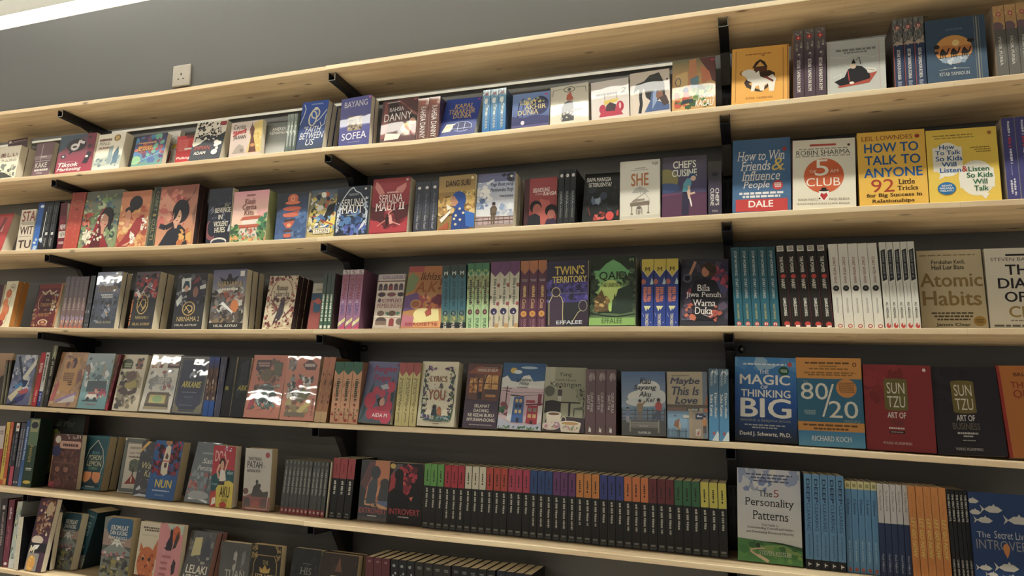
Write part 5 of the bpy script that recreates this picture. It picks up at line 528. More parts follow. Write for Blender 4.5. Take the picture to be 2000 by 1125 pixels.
D['doa'] = ('b03440', '3c2028', [P('24545c', 0, .24, 0, .5, .5, .62, 1, .6, 1, .30, .5, .3), P('cdb93c', .28, .0, .24, .3, .4, .4, .8, .44, 1, .40, 1, 0), P('b8443c', 0, 0, 0, .2, .2, .2, .26, .1, .22, 0), P('e0dccc', .06, .02, .1, .14, .24, .16, .26, .06), T(.1, .74, .62, .92, 'DOA', 'd8aca4', 'b'), E(.46, .74, .13, .10, 'b03440'), E(.45, .72, .13, .08, '2a2024'), E(.45, .68, .08, .08, 'c89c80'), P('d8d0c4', .36, .40, .38, .60, .46, .62, .6, .58, .66, .44), S('d0a48c', .08, .34, .46, .24, .58, .34, .7), S('d0a48c', .06, .58, .58, .7, .78), R(.34, .36, .6, .42, '3c3434'), T(.42, .16, .86, .34, 'AKU', '3c3420', 'b'), K(.5, .08, .8, .14, 3, '9c8c34'), E(.6, .04, .16, .05, 'b84438'), N(155, 10, .5, .86, .95, .98, .06, 'd8d0e0 8c5c94'), T(.05, .34, .3, .39, 'hanya', 'a8c4c8', 'i'), T(.7, .54, .96, .60, 'dan', 'a8c4c8', 'i')])
D['patah'] = ('bbb4a8', '6c4440', [R(0, 0, 1, .22, '843434'), P('84403c', .0, .2, .3, .27, .7, .26, 1, .22, 1, .18, 0, .18), E(.1, .3, .10, .05, '6c3c3c'), P('2c2426', .3, .22, .38, .38, .46, .42, .5, .44, .56, .42, .6, .36, .74, .30, .92, .32, .94, .22), E(.5, .46, .05, .035, '2c2426'), P('2c2426', .62, .34, .66, .42, .56, .44, .54, .38), P('3a2628', .02, .05, .06, .2, .26, .2, .3, .06), P('9c3c38', .3, .05, .4, .16, .62, .15, .66, .05), P('54302f', .64, .05, .68, .2, .9, .2, .94, .05), S('d8ccc0', .014, .12, .03, .9, .03, .94, .3), T(.12, .80, .62, .86, 'YANG PALING', '4c4440', 'b'), T(.10, .68, .66, .79, 'PATAH', '3c3434', 'b'), T(.1, .61, .6, .66, 'ANTARA KITA', '54484a', 'b'), E(.84, .90, .08, .045, 'a83c40'), S('8c8884', .02, .7, .72, .8, .70)])
D['greythin'] = ('4a4d4c', '3c3e3d', [KV(.3, .38, .7, .86, '94968c'), R(0, 0, 1, .12, '8c3838'), R(.3, .05, .7, .09, 'c8b0a8'), N(156, 3, .1, .84, .9, .98, .3, '7c8078 5c605c')])
D['creamslab'] = ('c8bfa4', 'b0a890', [])
D['redtop'] = ('1d1c1d', '121213', [R(0, .66, 1, 1, 'a04044'), KV(.4, .74, .6, .9, '7c2c30'), KV(.38, .40, .66, .62, 'c8c4b8'), R(.3, .07, .7, .09, '8c8c84'), R(.2, .02, .8, .05, '5c5c58')])
D['extrovert'] = ('211c1e', '151314', [P('c0703c', .5, 1, 1, 1, 1, .28, .2, .36, .26, .6, .4, .9), P('5c2c2c', .0, .6, .3, .98, .5, .98, .46, .8, .2, .5), P('54648c', .55, .3, 1, .4, 1, .26, .5, .24), P('d8a060', .2, .34, .6, .3, 1, .24, 1, .2, .2, .26), P('343c48', .24, .28, .3, .6, .44, .72, .6, .7, .62, .5, .56, .28), E(.52, .80, .17, .11, '23262c'), P('28282c', .64, .34, .68, .56, .86, .64, 1, .6, 1, .34), E(.86, .62, .16, .09, '28221f'), P('d08850', .58, .4, .62, .56, .72, .6, .66, .42), N(160, 16, .3, .2, .7, .3, .07, '2c2420 b87c48 543c34'), T(.04, .125, .98, .215, 'EXTROVERT', 'b44440', 'b'), K(.34, .08, .66, .097, 1, 'c8c4bc')])
D['introvert'] = ('1e1c20', '141316', [P('5c5458', .0, .74, .2, .98, .4, .98, .3, .7), N(161, 46, .3, .45, .8, .98, .14, 'b83844 8c2c38 d05058 5c2430 a83040'), P('a83a40', 0, .5, .06, .8, .2, .86, .2, .6), P('1f2024', .16, .4, .2, .74, .4, .78, .44, .6, .42, .4), E(.30, .80, .14, .10, '1c1c20'), P('15161a', .05, .24, .1, .5, .3, .58, .56, .46, .62, .26), P('18181b', .56, .4, .7, .66, 1, .7, 1, .3), P('c86c50', .62, .44, .74, .46, .7, .38), E(.1, .94, .08, .045, 'c8a850'), T(.04, .155, .96, .25, 'INTROVERT', 'b8484a', 'b'), K(.32, .11, .64, .127, 1, 'c8c4bc')])
SERIES = [('green', '5c9c44'), ('red', 'b02c3c'), ('cream', 'd0cab0'), ('vermilion', 'b84434'), ('pink', 'b43c58'), ('blue', '2c4c84'), ('purple', '6c3c70'), ('amber', 'cc8030'), ('indigo', '3a4488'), ('orange', 'd0743a'), ('maroon', '6c2e34'), ('deep green', '346a44'), ('yellow', 'c8bf40')]
for i, (nm, c) in enumerate(SERIES):
    w = (.30, .44, .30, .30, .28, .44, .44, .36, .30, .38, .38, .30, .26)[i]
    D['series%d' % i] = ('1f1e1d', '141413', [R(0, .655, 1, 1, c), KV(.42, .72, .62, .90, '2c2424'), KV(.40, .62 - w, .66, .62, 'bcb8a8'), R(.2, .055, .8, .085, '7c7c74'), R(.1, .015, .9, .045, '4c4c48'), R(0, 0, .05, 1, '32302e')])
D['pattern5'] = ('cfcdc6', '9c9c94', [G(0, .25, 1, 1, 'd4d2c8', 'c0c4cc'), N(162, 22, .02, .86, .98, .99, .14, '6c84b0 8c9cbc a8b0c4 d0d0cc'), N(163, 10, .14, .76, .5, .86, .11, '7c8cb4 a0a8bc d0d0cc'), K(.14, .93, .88, .945, 1, '54586c'), K(.22, .895, .82, .91, 1, '54586c'), K(.26, .86, .82, .875, 1, '54586c'), P('4c8440', 0, 0, 0, .24, .4, .225, 1, .19, 1, 0), P('345c30', .3, .22, .6, .225, 1, .15, 1, .19, .7, .22), P('7c9c48', .3, .17, .7, .20, 1, .12, 1, .06, .5, .1), N(164, 24, 0, .02, 1, .2, .10, '54903f 3c6c34 6c9c44 447c3c'), E(.32, .175, .035, .03, '2c4428'), S('cfb48c', .022, .42, .15, .30, .142, .22, .13), S('cfb48c', .032, .22, .132, .20, .118, .23, .098, .31, .07), S('cfb48c', .05, .31, .073, .40, .045, .48, .015), T(.34, .70, .56, .765, 'The', '34322e', 's'), T(.58, .70, .66, .78, '5', 'b06058', 's'), T(.12, .57, .90, .68, 'Personality', '34322e', 's'), T(.24, .45, .80, .545, 'Patterns', '34322e', 's'), T(.38, .385, .64, .41, 'Your Guide to', '5c5854', 's'), T(.15, .345, .88, .375, 'Understanding Yourself and Others', '5c5854', 's'), T(.14, .30, .88, .33, 'and Developing Emotional Maturity', '5c5854', 's'), T(.34, .08, .84, .125, 'STEVEN KESSLER', 'c8c8b0', 's')])
D['deep'] = ('5c90b8', '3c5c78', [V_(.28, .70, .74, .95, 'DEEP', '1c3450', 'b'), V_(.30, .40, .74, .69, 'CLEARING', '1f3a58'), V_(.36, .13, .64, .36, 'JOHN RUSKAN', '24405c'), R(0, 0, 1, .10, '1c1b1f'), R(.34, .03, .44, .07, 'd8d8d4'), R(.34, .045, .72, .058, 'd8d8d4')])
D['clutter'] = ('5a92bc', '3c6484', [R(0, .91, 1, 1, 'cfc888'), K(.24, .93, .76, .97, 1, '8c8850'), V_(.32, .62, .70, .80, 'Clutter', '1f3850', 'b'), V_(.34, .36, .66, .60, 'Clearing', '4c80a8'), KV(.38, .12, .62, .34, '94b4c8'), E(.5, .035, .26, .022, 'b8583c')])
D['pathless'] = ('26385c', '1c2a44', [R(0, .57, 1, 1, 'c6c4be'), V_(.34, .70, .66, .93, 'The Pathless Path', '54545c', 's'), V_(.36, .05, .66, .24, 'Paul Millerd', 'b4bccc', 's')])
D['letgo'] = ('cf8232', '9c5c20', [G(0, 0, 1, 1, 'c87c2c', 'd48838'), V_(.38, .68, .60, .90, 'DAVID', 'b4702c'), V_(.22, .24, .74, .66, 'LET GO NOW', 'dcc454', 'bi'), V_(.4, .06, .62, .16, 'CHRIS', 'b8742c')])
D['minute'] = ('1b1a1a', '111111', [V_(.26, .66, .78, .95, 'THE FIRST MINUTE', 'd4d0c4', 'b'), V_(.26, .03, .74, .26, 'CHRIS FENNING', 'd4d0c4', 'b')])
def FISH(x, y, s, k='c4c0b4'): return ('M', [P(k, x - s, y, x - s * .4, y + s * .28, x + s * .5, y + s * .26, x + s, y, x + s * .5, y - s * .22, x - s * .4, y - s * .22), P(k, x - s * .9, y, x - s * 1.4, y + s * .34, x - s * 1.2, y, x - s * 1.4, y - s * .3), P(k, x - s * .1, y + s * .25, x + s * .1, y + s * .45, x + s * .3, y + s * .25)])
D['secret'] = ('1f3d6c', '142848', [FISH(.06, .90, .10), FISH(.36, .82, .14), FISH(.72, .72, .16), FISH(.08, .78, .10), FISH(.22, .70, .12), T(.08, .52, .28, .58, 'The', 'bcc0c4'), T(.34, .52, .98, .60, 'Secret Lives of', 'bcc0c4'), T(.06, .40, .98, .50, 'INTROVERTS', '8c8c90'), E(.50, .42, .05, .05, 'c87c34'), P('c87c34', .46, .38, .54, .38, .5, .32), FISH(.16, .20, .10), FISH(.50, .22, .15), FISH(.88, .18, .10), FISH(.26, .14, .08), FISH(.54, .12, .10), FISH(.2, .05, .11), FISH(.5, .01, .14)])
# ---- bottom row
D['gdark'] = ('33272a', '241c1e', [KV(.35, .3, .65, .8, '8c7c74'), R(.3, .84, .7, .9, 'c8bcb4')])
D['salina'] = ('6c2638', '4c1a28', [V_(.3, .70, .76, .88, 'salina', 'd4c4c0', 'b'), KV(.35, .3, .65, .6, '8c4c58'), E(.5, .05, .3, .02, 'd0c4bc'), E(.2, .5, .3, .03, '541c2c')])
D['nature'] = ('b8bab0', '8c9088', [R(0, .0, 1, .92, 'a8aea4'), N(170, 30, .02, .16, .98, .9, .22, '3c5c44 2c443c 6c8474 c8c484 54706c d4d8d0 8c9c50'), R(0, 0, 1, .14, 'c4c4bc')])
D['gteal'] = ('23383a', '1a2a2c', [N(171, 10, .1, .2, .9, .9, .2, '2a4244 1e3032')])
D['whitepages'] = ('cdc3aa', '17171a', [KV(.1, .02, .9, .98, 'bdb398')])
D['nuts'] = ('4c2c40', '5c3468', [N(172, 120, .1, .5, .98, .98, .11, '8c5434 a86c44 c8a07c 6c3c28 b88460 d8bc98'), E(.72, .86, .2, .10, 'b8a078'), E(.4, .42, .34, .06, 'c8b49c'), R(0, .26, 1, .38, '1e1a20'), P('e0dcd4', .1, .26, .3, .35, .6, .36, .5, .3), T(.04, .20, .4, .34, 'M', 'd4c8a0', 'bi'), R(.05, 0, .7, .24, '8c8880'), E(.32, .10, .24, .11, 'd89830'), N(173, 20, .14, .02, .5, .2, .07, 'e0a840 c88024 f0c460')])
D['whitec'] = ('1d191e', '2c2426', [T(.1, .66, .9, .9, 'SC', '8c8480', 'b'), T(.05, .30, .8, .5, 'C', 'dcd8d0', 'b')])
def KROM(sky): return [G(0, .5, 1, .8, '9c7c70', '8c8070'), E(.6, .84, .50, .20, sky), R(0, .36, 1, .54, '4c544f'), P('7c8480', .0, .44, .26, .54, .42, .64, .56, .64, .8, .52, 1, .46, 1, .4, 0, .4), P('d4d2c8', .3, .54, .42, .65, .58, .65, .74, .52, .6, .58, .52, .52, .46, .58), N(174, 20, 0, .34, .9, .44, .10, '8c4448 c8b8b0 b8747c 54585c'), N(175, 60, 0, .0, 1, .34, .12, '3c4038 54584c 2c302c 6c6c50 3c3448 8c8444'), T(.26, .80, .86, .88, 'KROMULAT', 'd8d8cc', 'b'), T(.24, .72, .84, .79, 'DAN KUCING', 'd4d4c8', 'b'), T(.2, .65, .84, .70, 'PENUNGGU', 'd0d0c4', 'b'), K(.3, .60, .8, .62, 1, 'b0b4ac'), R(.4, .16, .6, .19, '8c8c84')]
D['kromone'] = ('5c6460', '2c3440', KROM('1f4450'))
D['tealkrom'] = ('1f4c58', '16343c', [R(0, 0, 1, .22, 'c0bcae'), N(176, 8, 0, .18, 1, .26, .18, '2c2c2c 8c8c80 c0bcae'), V_(.3, .56, .7, .80, 'KROM', '7c9ca0', 'b'), E(.45, .36, .2, .03, '94a4a0'), R(.3, .9, .8, .91, '9cb4b4')])
D['kromtwo'] = ('6c7470', '1f3c4c', KROM('23587c'))
D['orangecat'] = ('c2b8a0', '8c8470', [K(.16, .84, .96, .92, 2, '5c4c44'), R(.14, .78, .9, .785, '8c7c6c'), E(.5, .34, .44, .26, 'b8602c'), P('b8602c', .7, .5, .96, .74, .98, .4), P('b8602c', .1, .5, .14, .66, .3, .56), N(177, 26, .14, .14, .9, .5, .09, '9c4820 c87840 8c3c1c d89058'), E(.34, .40, .06, .03, '2c2420'), E(.66, .40, .06, .03, '2c2420'), P('6c2c1c', .44, .3, .56, .3, .5, .25), R(0, .0, 1, .14, '6c3420')])
D['pinkcats'] = ('c48084', '9c6064', [P('a8b4a4', .3, 1, 1, 1, 1, .86, .7, .8, .5, .86), E(.72, .84, .17, .14, 'c0582c'), P('26202a', .36, .58, .34, .68, .46, .8, .46, .94, .5, .9, .56, .94, .58, .8, .62, .68, .58, .58), S('26202a', .06, .4, .60, .3, .62), P('3c3028', .62, .6, .72, .82, .82, .9, .86, .8, .76, .64), S('4c4440', .012, .56, .98, .6, .86, .7, .84, .76, .9), S('c89498', .03, .2, .2, .3, .6), P('34282c', .7, .2, .66, .34, .74, .46, .84, .4, .82, .24), K(.24, .46, .6, .50, 1, 'a05c64'), K(.2, .36, .5, .40, 1, 'a05c64'), K(.2, .27, .5, .31, 1, 'a05c64'), K(.18, .18, .46, .22, 1, 'a05c64')])
D['lelaki'] = ('3c3834', '3a3634', [N(178, 30, .04, .5, .96, .95, .13, '544e48 3a3734 6c665a 2a272b'), P('b8ac6c', .2, .56, .22, .88, .5, .9, .54, .6), P('1c1c24', .56, .5, .54, .7, .62, .86, .7, .94, .8, .84, .9, .68, .88, .48), E(.69, .90, .06, .06, '2c2a2e'), N(179, 16, .4, .46, .9, .56, .08, '2c282a 8c8478'), T(.14, .28, .92, .42, 'LELAKI', 'd8d0b8', 'b'), T(.04, .10, .96, .26, 'ASTATINE', 'd8d0b8', 'b')])
D['tuan'] = ('111316', '0c0d0f', [P('8c8c84', .44, .5, .46, .8, .54, .86, .58, .8, .54, .5), P('5c5c58', .72, .5, .74, .82, .84, .88, .86, .8, .8, .5), N(180, 10, .1, .4, .9, .7, .14, '15171b 1a1d21'), T(.2, .36, .88, .50, 'TUAN', 'a09c90', 's'), T(.2, .16, .88, .30, 'ADAM', 'a09c90', 's')])
D['king'] = ('17130f', '17130f', [S('a08448', .02, .12, .0, .12, .68, .22, .82, .78, .82, .88, .68, .88, .0), N(181, 24, .02, .76, .2, .98, .06, '8c7440 6c5830'), N(182, 24, .8, .76, .98, .98, .06, '8c7440 6c5830'), T(.42, .66, .60, .73, 'THE', 'a08c54', 's'), P('b08c3c', .34, .54, .32, .62, .42, .58, .5, .66, .58, .58, .68, .62, .66, .54), E(.5, .54, .16, .03, 'b8943c'), T(.2, .34, .84, .50, "KING'S", 'bca46c', 's'), T(.2, .23, .82, .31, 'ROMANCE', 'b09858', 's'), N(183, 12, .02, .1, .1, .5, .05, '8c7440'), N(184, 12, .9, .1, .98, .5, .05, '8c7440')])
D['alpha'] = ('171a19', '121413', [N(185, 40, .0, .2, 1, .95, .13, '1c1f1e 222526 161918 262929'), T(.34, .56, .74, .68, 'HIS', '7c7c78', 's'), T(.12, .30, .86, .42, 'ALPHA', '5c5c5c', 's'), R(.4, .74, .7, .75, '6c6c68')])
D['brownwax'] = ('2c1f19', '2a1c16', [N(186, 26, .05, .3, .95, .9, .14, '34241d 3c2a21 241914'), K(.30, .52, .72, .63, 1, 'c4b088'), K(.32, .42, .7, .46, 1, '8c7450'), E(.84, .58, .06, .07, 'b0a070'), E(.18, .30, .08, .07, 'c8b898'), P('6c4430', .4, .7, .5, .96, .58, .7)])
D['maroonthree'] = ('5c2630', '3c1a20', [E(.5, .93, .2, .02, '8c5c60'), R(.1, .56, .9, .68, 'b8a09c'), R(.2, .60, .8, .64, '6c4448')])
D['blackdots'] = ('17181a', '101113', [E(.4, .9, .2, .025, '8c9494'), E(.3, .74, .12, .02, 'a8acac'), E(.6, .78, .12, .02, 'a8acac'), E(.4, .60, .12, .02, '7c8484')])
D['charcoalrow'] = ('26221f', '1a1816', [K(.25, .88, .75, .93, 2, '7c7c78')])
D['charcoaltwo'] = ('141414', '0f0f10', [K(.25, .88, .75, .93, 2, '6c747c'), R(.2, .70, .8, .72, '7c8088')])
D['navyrow'] = ('1c1e2c', '14151f', [E(.5, .92, .18, .02, '3c4460')])

# ------------------------------------------------------------------ lettering: outlines of the built-in font, normalised to a unit box
def collect(ops, out):
    for o in ops:
        if o[0] == 'T': out.add((o[3], o[4]))
        elif o[0] == 'M': collect(o[1], out)

LETTERS = {}
def prepare_letters():
    want = set()
    for bg_, sd_, ops in D.values(): collect(ops, want)
    obs = []
    for s, st in sorted(want):
        cu = bpy.data.curves.new('lettering', 'FONT')
        cu.body = s; cu.size = 1.0; cu.resolution_u = 2 if len(s) > 12 else 3
        if 'i' in st: cu.shear = 0.22
        cu.fill_mode = 'FRONT'
        o = bpy.data.objects.new('lettering', cu)
        col.objects.link(o); obs.append((s, st, o))
    bpy.context.view_layer.update()
    dg = bpy.context.evaluated_depsgraph_get()
    for s, st, o in obs:
        me = o.evaluated_get(dg).to_mesh()
        V = [(v.co.x, v.co.y) for v in me.vertices]
        F = [tuple(p.vertices) for p in me.polygons]
        if 's' in st and V:                                # small feet on the stem ends for the roman faces
            cnt = {}
            for f in F:
                for a, b in zip(f, f[1:] + f[:1]):
                    cnt[(min(a, b), max(a, b))] = cnt.get((min(a, b), max(a, b)), 0) + 1
            for (a, b), c in list(cnt.items()):
                (xa, ya), (xb, yb) = V[a], V[b]
                w = abs(xa - xb)
                if c == 1 and abs(ya - yb) < 0.004 and 0.05 < w < 0.17 and (abs(ya) < 0.03 or abs(ya - 0.449) < 0.012 or ya > 0.6):
                    up_ = ya > 0.3
                    h = 0.042
                    y0, y1 = (ya - h, ya) if up_ else (ya, ya + h)
                    i = len(V); e = 0.075
                    V += [(min(xa, xb) - e, y0), (max(xa, xb) + e, y0), (max(xa, xb) + e, y1), (min(xa, xb) - e, y1)]
                    F.append((i, i + 1, i + 2, i + 3))
        if 'b' in st and V:                                # heavier strokes for the bold faces
            n0, f0 = len(V), list(F)
            for dx, dy in ((0.020, 0.0), (-0.020, 0.0), (0.0, 0.014), (0.0, -0.014)):
                i = len(V)
                V += [(x + dx, y + dy) for x, y in V[:n0]]
                F += [tuple(j + i for j in f) for f in f0]
        o.to_mesh_clear() if hasattr(o, 'to_mesh_clear') else None
        if V:
            x0 = min(v[0] for v in V); x1 = max(v[0] for v in V); y0 = min(v[1] for v in V); y1 = max(v[1] for v in V)
            sx, sy = max(x1 - x0, 1e-4), max(y1 - y0, 1e-4)
            per = len(V) // 5 if 'b' in st else len(V)
            V = [((x - x0) / sx, (y - y0) / sy, (i // per) * 0.3) for i, (x, y) in enumerate(V)]
        LETTERS[(s, st)] = (V, F)
    for s, st, o in obs:
        cu = o.data
        bpy.data.objects.remove(o); bpy.data.curves.remove(cu)
prepare_letters()

# ------------------------------------------------------------------ a book: boards and printed faces in one mesh, the page block in another
def ink(h):
    """printing ink is a little duller than the pure swatch"""
    c = hexlin(h); g = 0.25 * c[0] + 0.65 * c[1] + 0.10 * c[2]
    return tuple(0.90 * (g + (x - g) * 0.86) for x in c[:3]) + (1.0,)

class Sheet:
    """collects coloured polygons; put() maps unit cover space onto a face"""
    def __init__(self): self.V, self.F, self.C = [], [], []
    def box(self, c, *b):
        n = len(self.F)
        box(*b, V=self.V, F=self.F)
        self.C += [[c] * len(f) for f in self.F[n:]]
    def poly(self, pts, cols):
        i = len(self.V); self.V += pts
        self.F.append(tuple(range(i, i + len(pts)))); self.C.append(cols)

LAYER = 0.00003
def put(sh, ops, w, h, fn, lev=None):
    lev = [1] if lev is None else lev
    def flat(pts, k):
        lev[0] += 1
        cl = lambda t: min(1.0, max(0.0, t))
        sh.poly([fn(cl(u) * w, cl(v) * h, lev[0] * LAYER) for u, v in pts], [ink(k)] * len(pts))
    def strip(k, wd, pts):
        lev[0] += 1
        q = [(cl2(u) * w, cl2(v) * h) for u, v in pts]
        for a, b in zip(q, q[1:]):
            dx, dy = b[0] - a[0], b[1] - a[1]; L = math.hypot(dx, dy)
            if L < 1e-7: continue
            nx, ny = -dy / L * wd * w / 2, dx / L * wd * w / 2
            sh.poly([fn(a[0] - nx, a[1] - ny, lev[0] * LAYER), fn(b[0] - nx, b[1] - ny, lev[0] * LAYER), fn(b[0] + nx, b[1] + ny, lev[0] * LAYER), fn(a[0] + nx, a[1] + ny, lev[0] * LAYER)], [ink(k)] * 4)
    cl2 = lambda t: min(0.995, max(0.005, t))
    for o in ops:
        t = o[0]
        if t == 'P': flat(o[2], o[1])
        elif t == 'G':
            lev[0] += 1
            lo, hi = ink(o[1][0]), ink(o[1][1])
            sh.poly([fn(u * w, v * h, lev[0] * LAYER) for u, v in o[2]], [lo, lo, hi, hi])
        elif t == 'S': strip(o[1], o[2], o[3])
        elif t == 'M': put(sh, o[1], w, h, fn, lev)
        elif t == 'N':
            rnd = random.Random(o[1]); a, b, c, d = o[3]
            for i in range(o[2]):
                lev[0] += 0.25
                u, v = rnd.uniform(a, c), rnd.uniform(b, d); r = o[4] * rnd.uniform(0.35, 1.0)
                n = rnd.choice((4, 5, 6, 7)); ph = rnd.uniform(0, 6.3); sq = rnd.uniform(0.35, 1.0); ro = rnd.uniform(0, 3.1)
                pts = []
                for j in range(n):
                    an = ph + j * 2 * math.pi / n; rr = r * rnd.uniform(0.7, 1.1)
                    ex, ey = rr * math.cos(an), rr * sq * math.sin(an)
                    pu = u + ex * math.cos(ro) - ey * math.sin(ro); pv = v + (ex * math.sin(ro) + ey * math.cos(ro)) * min(1.0, w / h * 1.0 if w > h * .3 else 0.30)
                    pts.append((min(c if c > .9 else 1, max(a if a < .1 else 0, pu)), min(1, max(0, pv))))
                sh.poly([fn(pu * w, pv * h, lev[0] * LAYER) for pu, pv in pts], [ink(rnd.choice(o[5]))] * n)
        elif t == 'T':
            lev[0] += 1
            a, b, c, d = o[2]; V, F = LETTERS[(o[3], o[4])]
            i = len(sh.V); k = ink(o[1])
            if o[5]: pts = [(a + y * (c - a), d - x * (d - b), q) for x, y, q in V]
            else: pts = [(a + x * (c - a), b + y * (d - b), q) for x, y, q in V]
            sh.V += [fn(min(1.0, u) * w, v * h, (lev[0] + q) * LAYER) for u, v, q in pts]
            lev[0] += 1.4 if 'b' in o[4] else 0
            for f in F:
                sh.F.append(tuple(i + j for j in f)); sh.C.append([k] * len(f))
        elif t == 'K':
            lev[0] += 1
            a, b, c, d = o[2]; rows = o[3]; rnd = random.Random(len(sh.V))
            for r in range(rows):
                v0 = d - (d - b) * (r + 1) / rows + (d - b) / rows * (0.0 if rows == 1 else 0.3); v1 = d - (d - b) * r / rows
                u = a + (0 if r < rows - 1 or rows == 1 else (c - a) * .1)
                while u < c - 0.01:
                    u1 = min(c, u + (c - a) * rnd.uniform(0.06, 0.16))
                    sh.poly([fn(x * w, y * h, lev[0] * LAYER) for x, y in ((u, v0), (u1, v0), (u1, v1), (u, v1))], [ink(o[1])] * 4)
                    u = u1 + (c - a) * 0.025
        elif t == 'KV':
            lev[0] += 1
            a, b, c, d = o[2]; rnd = random.Random(len(sh.V)); v = d
            while v > b + 0.005:
                v1 = max(b, v - rnd.uniform(0.016, 0.03))
                ua = a + (c - a) * rnd.choice((0, 0, .15)); ub = c - (c - a) * rnd.choice((0, 0, .15))
                sh.poly([fn(x * w, y * h, lev[0] * LAYER) for x, y in ((ua, v1), (ub, v1), (ub, v), (ua, v))], [ink(o[1])] * 4)
                v = v1 - (0.006 if rnd.random() > .16 else 0.02)

def sheet_mesh(name, sh, mat):
    me = bpy.data.meshes.new(name)
    me.from_pydata(sh.V, [], sh.F)
    me.materials.append(mat)
    at = me.color_attributes.new('ink', 'FLOAT_COLOR', 'CORNER')
    flatc = []
    for f, cs in zip(sh.F, sh.C):
        for c in cs: flatc += c
    at.data.foreach_set('color', flatc)
    me.update()
    return me

def book_meshes(key, kind, w, h, t, depth, gloss, low=0.0):
    """F: cover faces out (w wide, t thick).  S: spine faces out (w is the thickness, depth the cover width)"""
    base, side, ops = D[key]
    b = 0.0005
    sh = Sheet(); kb, ks = ink(base), ink(side)
    P_ = []
    if kind == 'F':
        sh.box(kb, 0, 0, 0, w, b, h)
        sh.box(ks, 0, t - b, 0, w, t, h)
        sh.box(ks, 0, b, 0, b, t - b, h)
        put(sh, ops, w, h, lambda x, z, d: (x, -d, low * h + z * (1 - low)))
        pv, pf = box(b, b, 0.0008, w - 0.0012, t - b, h - 0.0010)
    else:
        sh.box(kb, 0, 0, 0, w, b, h)
        sh.box(ks, 0, b, 0, b, depth, h)
        sh.box(ks, w - b, b, 0, w, depth, h)
        put(sh, ops, w, h, lambda x, z, d: (x, -d, low * h + z * (1 - low)))
        pv, pf = box(b, b, 0.0008, w - b, depth - 0.0012, h - 0.0010)
    cm = sheet_mesh('cover', sh, M_WRAP if gloss else M_PRINT)
    pm = bpy.data.meshes.new('page_block')
    pm.from_pydata(pv, [], pf); pm.update()
    return cm, pm

